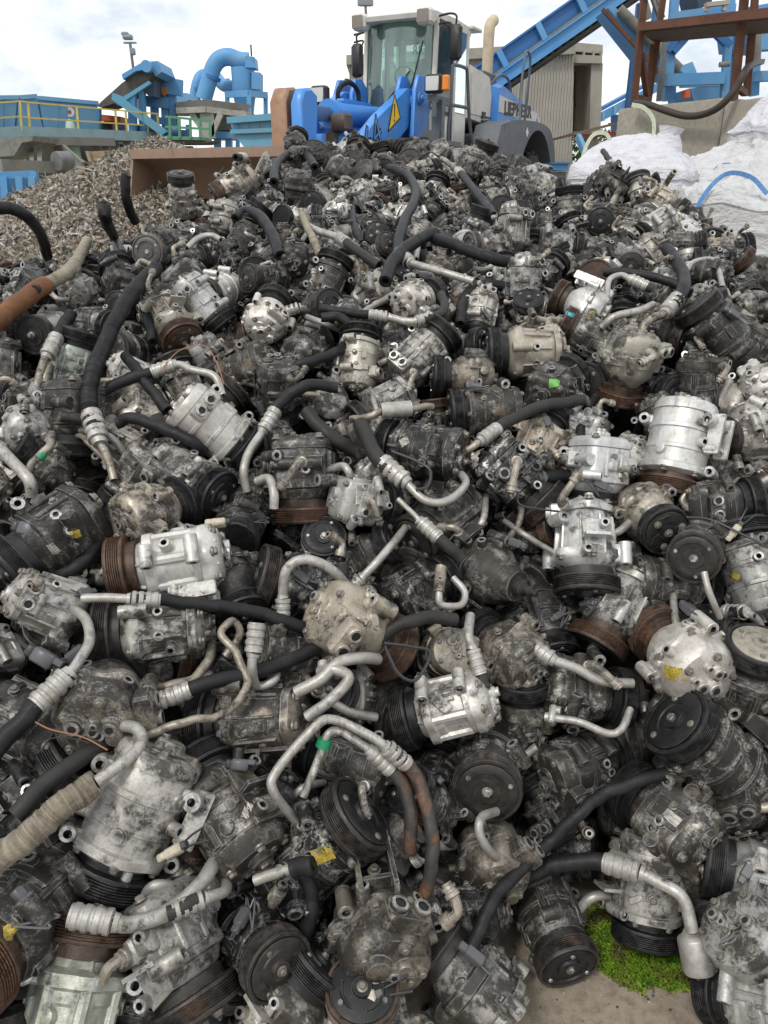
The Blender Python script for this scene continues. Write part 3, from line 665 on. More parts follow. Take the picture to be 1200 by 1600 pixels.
# ------------------------------------------------------------------ compressors one can single out in the photo
# (px, py, kind, variant, axis angle in view, tilt towards viewer, roll, scale, tone, rust, label, extra offset, plate)
HAND = [
 (692,1108,'D',1,197,-12,.6,1.02,'silver','k','bright silver compressor lying just above the big upright pulley, ribbed casting',.06,None),
 (762,1192,'A',13,240,74,.2,1.06,'dark','b','dark compressor with upright pulley facing you, below the bright silver one',.05,'b'),
 (762,1322,'E',1,105,-62,.4,1.02,'brown','k','brown-grey compressor showing its bolted rear, beside the long thin black hose',.03,None),
 (912,1192,'A',2,12,-28,.9,1.02,'dark','k','dark compressor with round plain rear cap, under the thin bent pipe',.05,None),
 (1112,1175,'B',1,140,12,2.2,1.18,'dark','k','long dark compressor sloping to the right edge, grooved pulley at upper end',.08,None),
 (1040,1278,'F',1,150,-55,.5,1.10,'brown','k','flat brown block compressor bearing a small pale label',.07,None),
 (1012,1400,'B',2,262,8,1.0,1.0,'light','k','silver compressor standing on its pulley in the green moss',.03,None),
 (1092,1372,'E',2,290,40,.3,.82,'dark','k','dark compressor with pulley tilted down, right of the one standing in moss',.0,None),
 (1180,1370,'F',2,170,-20,.2,1.0,'light','k','grey block compressor cut by the right edge, streaked with white',.05,None),
 (858,1452,'A',9,292,58,.8,1.0,'dark','b','dark compressor lying alone on bare concrete, brown pulley towards you',.0,'k'),
 (1195,1528,'B',3,315,-15,.4,1.12,'light','k','pale grey compressor in the bottom right corner beside the moss',.05,None),
 (1178,1602,'D',2,200,-50,.4,1.0,'light','k','pale casting cut by the bottom edge in the right corner',.04,None),
 (735,1545,'G',1,142,-18,.35,1.12,'light','b','pale compressor with long-armed bracket at the bottom edge, brown pulley behind',.05,None),
 (590,1432,'E',3,115,-66,.2,1.22,'brown','k','broad brown-grey compressor with large flat rear, below the paired bent pipes',.03,None),
 (712,1425,'F',3,190,-20,.9,1.0,'black','k','black block compressor half hidden behind the long thin hose',-.03,None),
 (856,1262,'F',4,120,-20,1.9,.82,'black','k','small black compressor with shiny scuffs, right of the brown bolted rear',.0,None),
 (565,1585,'G',2,88,35,.1,1.0,'light','r','compressor at the bottom edge with rust-rimmed pulley, cream plug on it',.04,'k'),
 (208,1278,'B',1,247,10,.9,1.22,'light','k','large grey compressor with ribbed black pulley at its lower end, beside the frayed pipe',.07,None),
 (352,1262,'A',4,133,-28,2.0,1.16,'brown','k','brown-tinged grey compressor with cast rear head, right of the large grey one',.06,None),
 (500,1325,'B',4,42,8,.6,1.12,'black','b','black compressor with a smear of yellow paint, below the paired bent pipes',.05,None),
 (30,1440,'A',8,215,68,.3,1.28,'dark','r','compressor at the left edge showing a very large rust-rimmed pulley',.06,'b'),
 (272,1490,'F',5,302,18,.6,1.12,'grey','b','scuffed grey compressor near the bottom, pulley at its lower right',.06,None),
 (395,1465,'A',6,350,52,.5,.98,'black','b','black compressor with slotted pulley face turned towards you, near the bottom',.04,'b'),
 (120,1555,'D',3,82,-25,.2,1.18,'green','r','pale greenish compressor in the bottom left corner, lugs sticking out',.06,None),
 (212,1575,'F',1,75,-20,.2,.9,'black','k','black boxy compressor low in the bottom left, beside the pale greenish one',.0,None),
 (445,1570,'C',1,48,-8,.4,.98,'light','k','silver compressor cut by the bottom edge, black pulley upper right',.04,None),
 (518,1500,'B',5,15,25,.2,.9,'black','k','black compressor sunk between the bottom row and the broad brown one',-.02,None),
 (163,1092,'E',4,120,-70,.1,1.14,'brown','k','round brown-grey bolted rear facing you, above the frayed pipe',.06,None),
 (30,1125,'A',1,160,-15,.3,1.08,'dark','k','dark grey compressor at the left edge beside the sloping black hose',.03,None),
 (390,1125,'C',2,186,-10,.7,1.10,'brown','k','brown-silver compressor with triangular bracket, pulley at its left end',.06,None),
 (540,1190,'A',2,170,-20,2.4,.95,'dark','k','dark compressor enclosed by the paired bent pipes',-.01,None),
 (40,1255,'B',2,40,-15,.7,1.1,'black','k','black compressor at the left edge under the open grey hose',.0,None),
 (288,1382,'C',3,100,-30,.2,.8,'brown','r','small rusty brown compressor between two big ones, blue tag near it',-.02,None),
 (385,1410,'F',2,95,-30,.9,.85,'black','k','black casting behind the slotted pulley face',-.03,None),
 (80,845,'F',3,222,30,.8,1.22,'dark','k','dark compressor at left edge with studded pulley face, grey plug above',.07,'m'),
 (262,882,'D',4,190,6,.3,1.18,'silver','r','silver fluted compressor with orange-rusted pulley at its left end',.08,None),
 (243,800,'E',1,28,-52,.9,1.0,'warm','k','creamy grey compressor, rounded rear facing left, above the silver fluted one',.07,None),
 (297,752,'B',3,335,22,.8,1.0,'light','k','grey compressor with glossy black pulley pointing right',.05,'k'),
 (338,672,'B',5,320,-18,.2,1.12,'silver','k','big silver compressor under the bent hose pipe, left of centre',.09,None),
 (235,985,'C',4,184,8,.5,1.06,'light','b','compressor with exposed long bolts, wide black pulley at its left',.06,None),
 (92,950,'C',5,330,-30,.3,.92,'light','k','small silver compressor with several pipe stubs at the left edge',.07,None),
 (470,920,'B',4,162,18,.3,1.08,'black','b','black compressor below the arched silver pipe, pulley at upper left',.02,None),
 (562,985,'E',2,325,-30,.8,1.14,'warm','r','pale yellowish compressor with domed rear and rusty pulley, centre left',.08,None),
 (475,750,'F',4,272,0,.1,1.12,'dark','r','dark block compressor standing on a rusty pulley, square ribs',.06,None),
 (568,785,'F',5,350,-30,.7,.85,'light','k','silver block compressor with bent pipe stub, right of the dark block',.05,None),
 (505,862,'A',5,80,60,.5,.85,'black','k','black compressor with bare coil showing, in the hollow left of centre',-.05,'k'),
 (575,868,'F',1,30,20,.6,.85,'dark','k','dark casting in the hollow beside the bare coil',-.03,None),
 (915,858,'C',1,267,18,.25,1.10,'silver','b','bright silver compressor standing over its black pulley, centre right',.10,'k'),
 (933,742,'F',2,265,-2,.5,1.02,'silver','k','bright silver block compressor stacked behind the bright standing one',.08,None),
 (1058,705,'B',1,256,4,1.4,1.18,'silver','r','tall silver compressor leaning, pulley rim orange with rust, right side',.08,None),
 (1015,808,'E',6,290,66,.2,.94,'warm','k','compressor with tan rim round a dark clutch face, below the tall silver one',.06,'m'),
 (1092,855,'A',9,206,58,.4,.94,'dark','b','compressor with round pulley facing left towards you, right side',.07,'b'),
 (1175,885,'B',3,100,-20,.6,1.05,'grey','k','grey compressor cut by the right edge, below the round pulley',.05,None),
 (772,900,'E',5,338,48,.3,1.06,'brown','k','dark brown compressor without pulley, bare shaft pointing right',.06,None),
 (808,752,'F',5,315,4,.5,1.12,'black','b','black compressor with worn pulley at lower right, under the thick black hose',.07,None),
 (658,705,'B',2,170,-25,1.4,1.08,'black','k','black compressor carrying wire loops, above the U-shaped pipe',.07,None),
 (690,815,'A',12,214,34,.6,1.06,'dark','b','dark compressor with drilled pulley at its left, under the short hose',.02,'b'),
 (655,925,'F',3,30,-30,.6,.95,'black','k','black compressor with white scrapes, left of the bare shaft one',.0,None),
 (785,1015,'E',4,150,-48,.9,1.04,'warm','k','pale grey compressor with open hose hanging over its left side',.06,None),
 (960,955,'C',2,236,14,.5,1.02,'light','r','silver compressor slanting behind the bright standing one, rusty pulley below',.03,None),
 (852,975,'A',6,282,40,.3,.90,'dark','k','dark compressor with black pulley, squeezed left of the slanting silver one',-.02,'k'),
 (1062,1022,'E',5,120,-66,.7,1.12,'silver','r','bright round bolted rear with yellow label, right side',.08,None),
 (1170,1065,'D',1,88,30,.4,1.05,'grey','k','compressor standing upright at the right edge with pale clutch disc on top',.05,'p'),
 (912,1082,'F',4,348,-8,.3,1.06,'dark','k','dark grey block compressor under the white bent pipe',.05,None),
 (815,1120,'C',3,92,14,.3,.95,'brown','k','dark brown compressor standing upright with its pulley on top',.02,None),
 (1050,915,'B',5,352,-10,.9,.95,'dark','k','dark compressor behind the round pulley facing left',-.01,None),
 (1125,790,'F',1,6,4,.6,.95,'dark','k','dark compressor with ribbed pulley towards the right edge',.04,None),
 (662,552,'A',1,45,-4,.3,1.05,'light','k','silver compressor with black pulley raised at its upper right',.06,None),
 (818,552,'C',4,181,0,.2,1.12,'warm','k','pale brown compressor lying level, black pulley on its left, centre right',.07,None),
 (722,590,'E',1,178,4,.5,.95,'brown','k','brown compressor with black pulley and red edge, centre right',.05,None),
 (755,642,'B',4,184,4,.6,1.0,'brown','k','brown silver compressor lying level above the long grey hose',.05,None),
 (868,602,'F',5,40,-40,.9,.98,'dark','k','dark flat compressor with a bright green label',.06,None),
 (980,575,'E',2,262,-25,.4,1.12,'warm','r','pale compressor with two lugs over a broad black pulley',.08,None),
 (905,478,'E',3,150,-20,.5,1.0,'silver','r','silver compressor with yellow and teal paint marks, rusty pulley',.06,None),
 (918,525,'A',2,152,-4,.6,.96,'grey','r','grey compressor with rusty pulley, right under the paint-marked one',.04,None),
 (1120,518,'B',3,132,8,1.2,1.18,'dark','b','long dark compressor tilted, grooved pulley at its upper left, right side',.08,None),
 (1088,612,'A',3,275,-18,.4,1.0,'dark','k','dark compressor with flat rear facing up, behind the tall silver one',.03,None),
 (1172,685,'D',2,182,6,.4,1.0,'grey','b','grey compressor near right edge with pulley facing left',.05,None),
 (1022,612,'A',5,330,62,.5,.92,'black','k','black compressor with open coil face, right of the broad pulley',-.01,'k'),
 (842,692,'C',5,60,-28,.3,1.0,'warm','k','pale tapered compressor above the thick black hose end',.04,None),
 (900,668,'F',2,150,-30,.2,.90,'light','k','silver casting with paired round ports, under the broad pulley',.02,None),
 (818,448,'A',4,268,-12,.6,1.02,'light','k','pale grey compressor standing upright, upper centre right',.05,None),
 (655,468,'E',4,30,-40,.4,1.0,'silver','k','bright silver compressor with pipe across it, upper centre',.06,None),
 (1185,655,'A',6,20,-30,.8,.95,'silver','k','shiny silver compressor touching the right edge',.05,None),
 (246,392,'A',2,250,68,.3,1.0,'dark','g','compressor with round grey pulley face at the foot of the big hose top',.09,'g'),
 (268,505,'C',1,306,28,.2,.98,'warm','r','cream compressor with rust-red pulley pointing down, left',.06,'r'),
 (318,478,'B',1,310,-10,.7,1.0,'light','k','pale grey square-shouldered compressor above the cream one',.06,None),
 (115,655,'F',3,268,0,.2,1.12,'dark','k','dark block compressor standing on a black pulley, left edge area',.07,None),
 (112,565,'A',6,72,6,.3,1.0,'green','k','greenish silver compressor with black pulley on top, left',.05,None),
 (512,438,'B',4,68,-4,.3,1.0,'dark','k','dark upright compressor leaning right, pulley on top, upper centre',.06,None),
 (415,438,'A',3,190,46,.2,.86,'dark','b','compressor with small brown pulley face beside the dark upright one',.05,'b'),
 (460,402,'E',5,100,-58,.1,.92,'dark','k','dark bolted rear plate facing you near the crest, upper centre',.07,None),
 (420,492,'E',1,80,-40,.4,.92,'silver','k','silver domed compressor with fittings, upper left of centre',.06,None),
 (480,545,'A',1,60,-60,.8,.95,'dark','k','dark domed compressor rear below the stub hoses',.04,None),
 (378,582,'B',2,205,-24,.5,.95,'brown','b','dark brown cylinder with rust patches, left of centre',.04,None),
 (434,612,'A',4,268,-35,.4,.95,'dark','k','dark drum-shaped compressor with smooth round top, left of centre',.04,None),
 (560,560,'B',5,85,-12,.4,.95,'warm','k','brown-cream compressor standing upright in the middle of the pile',.05,None),
 (124,452,'E',2,100,-60,.6,.88,'grey','k','grey bolted rear disc near the rusty pipe, upper left',.05,None),
 (45,665,'E',3,140,-50,.5,1.0,'light','k','silver compressor at the left edge beside pipes',.05,None),
 (545,232,'B',1,35,14,.8,1.0,'light','k','compressor on the crest in front of the yellow warning triangle',.04,None),
 (463,222,'E',4,80,-40,.3,.95,'dark','k','dark compressor on the crest in front of the rusty bucket linkage',.03,None),
 (365,292,'B',3,214,6,.5,1.12,'warm','r','long cream compressor sloping down to the left by the bucket',.04,None),
 (285,305,'A',8,85,38,.3,.95,'grey','b','compressor with three-stud clutch face upward in front of the bucket',.03,'b'),
 (466,300,'F',5,262,-40,.2,1.0,'dark','k','dark compressor with ribbed black top below the arched hose, near crest',.08,None),
 (350,350,'A',2,262,6,.7,.95,'grey','b','grey compressor leaning right beneath the long cream one',.06,None),
 (640,240,'E',2,150,-30,.5,1.05,'dark','k','dark shiny compressor topping the crest below the cab',.05,None),
 (730,262,'C',3,250,-30,.4,1.0,'grey','k','grey compressor on the crest below the grey loader steps',.08,None),
 (838,282,'E',5,15,-42,.9,1.05,'light','k','pale compressor on the crest in front of the wheel arch',.05,None),
 (940,345,'A',6,230,62,.4,.92,'dark','k','compressor with flat black clutch face on the right mound',.08,'k'),
 (968,292,'B',2,320,10,.8,1.12,'dark','k','dark compressor on the right mound with bent pipe in front',.10,None),
 (1000,300,'G',1,95,-6,.2,.86,'light','g','compressor with upright round pulley against the white bag',.12,'g'),
 (1035,318,'C',4,320,10,.3,1.05,'warm','b','tan compressor with brown pulley overhanging the right slope of the mound',.09,None),
 (1022,355,'D',3,215,10,.3,1.0,'light','k','pale fluted compressor below the tan one on the right mound',.06,None),
 (890,325,'B',5,95,14,.4,.95,'grey','k','grey ribbed compressor standing upright left of the right mound',.06,None),
 (660,270,'A',2,20,-20,1.1,1.0,'grey','k','brownish compressor just under the crest, right of the looped hose',.06,None),
 (800,370,'C',2,265,-10,.5,1.1,'grey','k','grey upright compressor with bolted collar, upper centre right',.07,None),
 (762,385,'E',1,190,20,.3,.95,'grey','g','compressor with pale pulley face turned left, above the long curved hose',.06,'g'),
 (985,410,'A',3,240,58,.5,.9,'light','g','compressor with round grey pulley facing you, right of the upper middle',.06,'b'),
 (1135,392,'D',4,5,5,.5,1.0,'warm','k','cream compressor near the foot of the wrinkled white bags',.02,None),
]
random.seed(11)
PLACED = []      # (loc, radius)
COMP = []
for h in HAND:
    px, py, kind, var, a, t, roll, sc, tone, rust, label, off, plate = h
    a, t = R(a), R(t)
    ax = RIGHT * (math.cos(t) * math.cos(a)) + UP * (math.cos(t) * math.sin(a)) + BACK * math.sin(t)
    p = hit(px, py, off)
    sc *= 1.06 if py > 700 else .98 if py > 480 else .90
    # keep the casting out of the concrete
    low = min(ax.z * .11, -ax.z * .095) * sc - math.sqrt(max(0, 1 - ax.z ** 2)) * .058 * sc
    if p.z + low < .004: p.z = .004 - low
    e = place_compressor(kind, var, p, ax, roll * 2, sc, tone, rust, plate, jit=.06, rnd=random)
    if label.startswith('dark brown compressor without pulley'):
        for c in list(e.children_recursive):
            if c.name.split('.')[0] in ('pulley', 'clutch_plate'): bpy.data.objects.remove(c)
        g = MB(); g.lathe([(.034, .048), (.030, .060), (.018, .064), (.018, .080), (.011, .084), (.011, .098), (.006, .1), (.006, .112), (.004, .113)], 24, 0, None, mats=[0, 0, 1, 1, 1, 0, 0, 0])
        o = build(g, 'shaft', [IRON, GROOVE], e, color=RUST['b'])
    tag(e, label, 'compressor', 'car air-conditioning compressors in the pile')
    PLACED.append((p.copy(), .105 * sc)); COMP.append((e, px, py, p.copy(), True, tone, rust, kind, ax))
# ------------------------------------------------------------------ the other compressors: fill the pile's skin between those above
rnd = random.Random(5)
tonew = ['dark'] * 6 + ['grey'] * 9 + ['black'] * 7 + ['brown'] * 4 + ['light'] * 8 + ['warm'] * 3 + ['silver'] * 4
cand = []
SURF = []
y = .55
while y < 4.9:
    x = -2.9
    while x < 2.9:
        SURF.append((x, y)); x += .05
    y += .05
rnd.shuffle(SURF)
grid = {}
def near(p, dmin):
    kx, ky, kz = (int(math.floor(c / .2)) for c in p)
    for i in (-1, 0, 1):
        for j in (-1, 0, 1):
            for k in (-1, 0, 1):
                for (q, r) in grid.get((kx + i, ky + j, kz + k), ()):
                    if (q - p).length < dmin: return True
    return False
def put(p, r): grid.setdefault(tuple(int(math.floor(c / .2)) for c in p), []).append((p, r))
for (p, r) in PLACED: put(p, r)
FILL = []; OUTSIDE = []
BARE = [(775, 1620), (800, 1500), (812, 1400), (850, 1325), (900, 1285), (950, 1262), (985, 1330), (955, 1410), (905, 1420), (930, 1560), (1010, 1560), (1105, 1545), (1100, 1640)]
BARE2 = [(905, 1390), (1000, 1440), (1110, 1420), (1130, 1500), (1110, 1580), (920, 1580)]
def bare(u, v): return inpoly(u, v, BARE) or inpoly(u, v, BARE2)
for (dmin, off) in ((.140, .02), (.120, -.035)):
    for (x, y) in SURF:
        x2 = x + rnd.uniform(-.025, .025); y2 = y + rnd.uniform(-.025, .025)
        h = pile_h(x2, y2)
        if h < .03: continue
        p = Vector((x2, y2, max(h + off + rnd.uniform(-.02, .025), .065)))
        u, v, z = project(p)
        if z < .45 or not (-700 < u < 1900 and 195 < v < 2300): continue
        inside = -40 < u < 1240 and v < 1665 and z > .7
        if near(p, dmin * (.80 if z > 2.6 else .90 if z > 2.1 else 1)) or bare(u, v): continue
        # hidden behind the crest?
        d = (p - EYE); hid = False
        for k in range(1, 30):
            q = EYE + d * (k / 30 * .93)
            if pile_h(q.x, q.y) - .06 > q.z: hid = True; break
        if hid: continue
        if not inside and off < 0: continue
        put(p, .1); FILL.append((p, u, v, z, off)) if inside else OUTSIDE.append(p)
FILL.sort(key=lambda f: (f[3] + (.9 if f[4] < 0 else 0)))
N_IND = 432 - len(HAND)
print('outside', len(OUTSIDE)); print('hand', len(HAND), 'fill', len(FILL))
KINDS = 'ABCDEFABCDEFG'
def rand_axis(p):
    while True:
        v = Vector((rnd.gauss(0, 1), rnd.gauss(0, 1), rnd.gauss(0, .75)))
        if v.length > .3: return v.normalized()
for (p, u, v, z, off) in FILL[:N_IND]:
    kind = rnd.choice(KINDS); var = rnd.randint(1, 9); ax = rand_axis(p)
    tone = rnd.choice(tonew); rust = rnd.choice('kkkkbbrm'); sc = rnd.uniform(.76, 1.0) if z < 2.0 else rnd.uniform(.72, .98) if z < 2.6 else rnd.uniform(.68, .92)
    dr = ('pulley', 'clutch_plate') if rnd.random() < .10 else ('clutch_plate',) if rnd.random() < .08 else ('rear_head',) if rnd.random() < .04 else ()
    e = place_compressor(kind, var, p, ax, rnd.uniform(0, 6.28), sc, tone, rust, drop=dr, jit=.25, rnd=rnd)
    COMP.append((e, u, v, p, False, tone, rust if 'pulley' not in dr else None, kind, ax))
# ---- the rest, far or deep in the gaps: one mass
VT = {}
def lod(kind, var):
    if (kind, var) not in VT:
        b = template(kind, var, .45); vs = []; fs = []; ty = []
        for (n, m, t, pi) in b:
            k = len(vs); vs += m.v; fs += [tuple(i + k for i in f) for f in m.f]
            ty += [(0 if t != 'iron' else 1)] * len(m.f)
        VT[(kind, var)] = (np.array(vs), fs, ty)
    return VT[(kind, var)]
mass = FILL[N_IND:]
deep = []
for (x, y) in SURF[::3]:
    h = pile_h(x, y)
    if h < .10: continue
    p = Vector((x, y, h - .085)); u, v, z = project(p)
    if not (-40 < u < 1240 and 220 < v < 1660) or bare(u, v): continue
    if any((p - q).length < .135 for q in deep): continue
    deep.append(p)
SM = [cast_metal('heaped_casting_' + k, TONE[k]) for k in ('dark', 'grey', 'black', 'light')] + [iron('heaped_pulley', True, RUST['b'])] + [simple('dark_gap_core', (.03, .026, .022), .85, 0, .7, (.06, .05, .04), 12, .6, 40)]
V = []; FA = []; MI = []; nv = 0
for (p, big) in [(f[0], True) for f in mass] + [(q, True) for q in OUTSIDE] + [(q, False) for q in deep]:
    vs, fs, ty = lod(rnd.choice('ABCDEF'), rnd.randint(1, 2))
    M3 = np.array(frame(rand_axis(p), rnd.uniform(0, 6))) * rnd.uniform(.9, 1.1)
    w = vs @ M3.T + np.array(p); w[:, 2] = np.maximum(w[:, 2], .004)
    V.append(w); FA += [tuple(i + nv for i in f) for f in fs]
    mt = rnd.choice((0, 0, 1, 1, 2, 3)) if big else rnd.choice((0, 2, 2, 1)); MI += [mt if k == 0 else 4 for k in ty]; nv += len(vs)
# dark core so that nothing shows through; gap shade is put into its colour
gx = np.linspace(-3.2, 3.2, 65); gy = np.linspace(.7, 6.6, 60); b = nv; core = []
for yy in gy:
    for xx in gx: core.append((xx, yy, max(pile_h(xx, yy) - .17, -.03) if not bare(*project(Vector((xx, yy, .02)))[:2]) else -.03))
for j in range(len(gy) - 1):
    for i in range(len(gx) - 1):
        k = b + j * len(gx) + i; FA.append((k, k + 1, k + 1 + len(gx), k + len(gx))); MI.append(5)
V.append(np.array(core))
me = bpy.data.meshes.new('compressor_heap'); me.from_pydata(np.concatenate(V).tolist(), [], FA)
for m in SM: me.materials.append(m)
me.polygons.foreach_set('material_index', MI); me.polygons.foreach_set('use_smooth', [True] * len(me.polygons)); me.set_sharp_from_angle(angle=R(38)); me.update()
heap = link('compressor_heap', me)
tag(heap, 'packed mass of grimy compressors filling the gaps and far slopes of the pile', 'scrap heap', kind='stuff')
print('mass', len(mass), 'deep', len(deep), 'faces', len(FA))
# ------------------------------------------------------------------ hoses and pipes lying on the pile
HOSES = 0
SM_ = {'h': ('rubber_hose', RUB), 'd': ('rubber_hose', RUBD), 'o': ('rubber_hose', RUBR), 'p': ('metal_pipe', PIPE), 'q': ('metal_pipe', PIPEO), 'w': ('wrapping', WRAP), 'r': ('rusty_pipe', RUSTP), 'b': ('rubber_hose', RUB)}
def chain(name, label, pts, segs, cat, group, ferr=True, pad=None, tape=None, base=.095, blue=False):
    """pts (px, py, lift); segs: [(material key, last point index, radius)]"""
    P = [hit(x, y, base) + (EYE - hit(x, y, base)).normalized() * l for (x, y, l) in pts]
    for q in P: q.z = max(q.z, .02)
    n = 7; S = spline(P, n)
    e = None
    whole = len(segs) == 1 and pad is None and tape is None
    if not whole: e = empty(name, P[0])
    off = -Vector(P[0]) if e else Vector((0, 0, 0))
    i0 = 0
    for si, (k, last, r) in enumerate(segs):
        i1 = last * n if last < len(pts) - 1 else len(S) - 1
        path = [q + off for q in S[i0:i1 + 1]]
        if k != 'p': path = [q if j in (0, len(path) - 1) else q + Vector((mnoise.noise(q * 31), mnoise.noise(q * 33 + Vector((9, 0, 0))), mnoise.noise(q * 29 + Vector((0, 7, 0))))) * .0042 for j, q in enumerate(path)]
        mb = MB(); nm, mat = SM_[k]
        soft = k in 'hdob'
        if len(segs) == 1 or True:
            rr = [r * (1 + (.05 if soft else .035) * mnoise.noise(q * 60)) for q in path]
            if k == 'w':
                fine = []
                for j in range(len(path) - 1):
                    for m in range(9): fine.append(path[j].lerp(path[j + 1], m / 9))
                fine.append(path[-1]); path = fine
                rr = [r * (1 + .07 * (j % 2) + .13 * mnoise.noise((j * .13, r * 99, 0)) + .07 * mnoise.noise((j * .9, 3, r))) for j in range(len(path))]
            if k == 'b':    # corrugated cover
                fine = []
                for j in range(len(path) - 1):
                    for m in range(6): fine.append(path[j].lerp(path[j + 1], m / 6))
                fine.append(path[-1]); path2 = fine; rr = [r * (1.05 if (j // 1) % 2 else .97) for j in range(len(fine))]
            else: path2 = path
            mb.tube(path2, rr, 12, 0, open_ends=True, darkmat=1)
        o = build(mb, nm, [mat, BLUEP if blue else BORE], e, 50)
        if e is None:
            o.name = name; e = o
        if ferr and si + 1 < len(segs) and soft != (segs[si + 1][0] in 'hdob'):
            fr = max(r, segs[si + 1][2]) * 1.22
            L = fr * 3.4
            idx = path if soft else [q + off for q in S[i1:i1 + 2 * n]][::-1]
            cc = []; acc = 0; j = len(idx) - 1; cc.append(idx[j])
            while j > 0 and acc < L: acc += (idx[j] - idx[j - 1]).length; j -= 1; cc.append(idx[j])
            a, b = cc[0], cc[-1]; b = a + (b - a).normalized() * L
            f = MB(); prof = [(fr * .7, -fr * .5), (fr * .8, 0)]
            for m in range(4): prof += [(fr * 1.04, L * (m + .15) / 4), (fr * 1.04, L * (m + .6) / 4), (fr * .93, L * (m + .7) / 4), (fr * .93, L * (m + .95) / 4)]
            f.lathe(prof, 14, 0, at(a, b - a))
            build(f, 'crimp_ferrule', PIPE, e, 30)
        i0 = i1
    if pad is not None:
        for w in pad:
            q, d = (S[0], S[1] - S[0]) if w == 0 else (S[-1], S[-2] - S[-1])
            f = MB(); m = at(q + off, d, .5)
            f.box((.006, 0, -.004), (.040, .024, .014), 0, m, .003); f.boss(m @ Matrix.Translation((.018, 0, .002)), .009, .005, .018, 12)
            f.lathe([(.010, -.018), (.010, -.004)], 12, 0, m)
            build(f, 'end_flange', [PIPE, FACE, BORE], e)
    if tape is not None:
        i, mat = tape; f = MB(); a, b = S[i] + off, S[i + 1] + off; r = max(s[2] for s in segs[-1:]) * 1.12
        f.lathe([(r, 0), (r, .016)], 12, 0, at(a, b - a)); build(f, 'tape_band', mat, e)
    tag(e, label, cat, group)
    return e
HG = 'refrigerant hoses and pipes on the pile'
def hose(label, pts, segs, **k):
    return chain('refrigerant_hose', label, pts, segs, 'hose', HG, **k)
def pipe(label, pts, segs, **k):
    return chain('metal_refrigerant_pipe', label, pts, segs, 'pipe', HG, **k)
hose('thick corrugated black hose curving upward on the left, longest of all', [(245, 418, .16), (200, 465, .14), (165, 535, .12), (143, 590, .11), (140, 640, .08), (155, 688, .03), (168, 712, .0), (178, 750, -.05)], [('b', 5, .020), ('q', 7, .010)])
pipe('thick rusty pipe with tan wrapped end at the upper left edge', [(-20, 512, .10), (55, 455, .10), (70, 446, .10), (112, 418, .10), (136, 376, .12)], [('r', 2, .026), ('w', 4, .018)], ferr=False)
hose('black hose joined to bent silver pipe above the big silver compressor', [(160, 612, .02), (205, 592, .04), (272, 570, .06), (300, 578, .07), (335, 588, .06), (348, 618, .02)], [('h', 2, .0145), ('p', 5, .010)])
hose('black hose with blue-grey open end bending down to a silver pipe, centre left', [(528, 606, .10), (482, 602, .12), (440, 630, .09), (412, 672, .05), (390, 705, .04), (381, 735, .02), (386, 768, -.03)], [('h', 3, .0145), ('p', 6, .010)], blue=True)
hose('dusty short hose curling down beside the arched black one', [(478, 642, .05), (515, 682, .03), (558, 706, -.02)], [('d', 2, .017)])
hose('thick dusty hose ending in a U-shaped silver pipe, middle of the pile', [(562, 660, .05), (590, 715, .06), (632, 752, .05), (665, 782, .05), (700, 782, .05), (728, 755, .04), (712, 732, .0)], [('d', 2, .018), ('p', 6, .0095)])
hose('short black hose with ribbed ferrule and thin tip, below the U-shaped pipe', [(622, 780, .05), (648, 805, .05), (658, 816, .05), (690, 845, .05), (722, 875, .04)], [('p', 2, .006), ('d', 4, .0135)])
hose('thick black hose with open mouth curving right, centre', [(782, 690, .05), (805, 722, .05), (850, 744, .02), (900, 744, -.03)], [('h', 3, .0165)])
hose('long grey hose rising to the right from a silver fitting, centre', [(705, 718, .0), (738, 698, .05), (752, 688, .06), (792, 660, .06), (850, 634, .05), (912, 625, .02)], [('q', 2, .009), ('d', 5, .0145)])
hose('long black hose running level from a silver pipe, left of centre', [(128, 935, .04), (165, 934, .05), (205, 936, .06), (300, 942, .05), (400, 958, .04), (490, 985, .0)], [('p', 2, .009), ('h', 5, .013)])
hose('black hose rising from a corroded fitting towards the pale yellowish compressor', [(232, 1118, .0), (250, 1095, .02), (330, 1066, .05), (420, 1045, .05), (498, 1012, .02)], [('q', 1, .011), ('h', 4, .014)])
hose('curved grey hose arching over the rusty pulley, centre', [(585, 1012, .0), (610, 985, .04), (660, 966, .06), (712, 968, .05)], [('d', 3, .0135)])
pipe('silver pipe arched over a black compressor, black hose at its foot, left of centre', [(442, 1002, -.02), (441, 960, .01), (442, 935, .03), (448, 890, .07), (478, 874, .08), (518, 890, .06), (545, 920, .0)], [('h', 2, .0125), ('p', 6, .0105)])
hose('outer of the paired bent pipes, hose end scuffed orange', [(466, 1288, .0), (428, 1238, .06), (432, 1205, .07), (490, 1138, .09), (520, 1124, .09), (575, 1148, .09), (605, 1168, .09), (645, 1205, .08), (670, 1270, .08), (675, 1340, .06), (660, 1410, .02)], [('p', 6, .0085), ('o', 10, .0125)], pad=(0,))
hose('inner of the paired bent pipes, banded with green tape', [(474, 1245, .02), (500, 1180, .05), (512, 1148, .07), (530, 1142, .07), (560, 1160, .07), (580, 1174, .07), (622, 1215, .06), (642, 1275, .05), (640, 1330, .02)], [('p', 5, .0075), ('o', 8, .0125)], tape=(9, GREEN))
pipe('thick pipe bound in frayed tan wrapping at the lower left edge', [(-25, 1358, .06), (40, 1310, .08), (95, 1262, .09), (150, 1222, .09), (200, 1186, .09), (222, 1158, .08), (208, 1136, .06), (165, 1136, .02)], [('w', 3, .0205), ('p', 7, .0105)], ferr=False)
hose('grey hose with blue-lined open end above the frayed pipe', [(24, 1275, .06), (75, 1222, .06), (135, 1178, .04), (182, 1155, -.01)], [('d', 3, .0155)], blue=True)
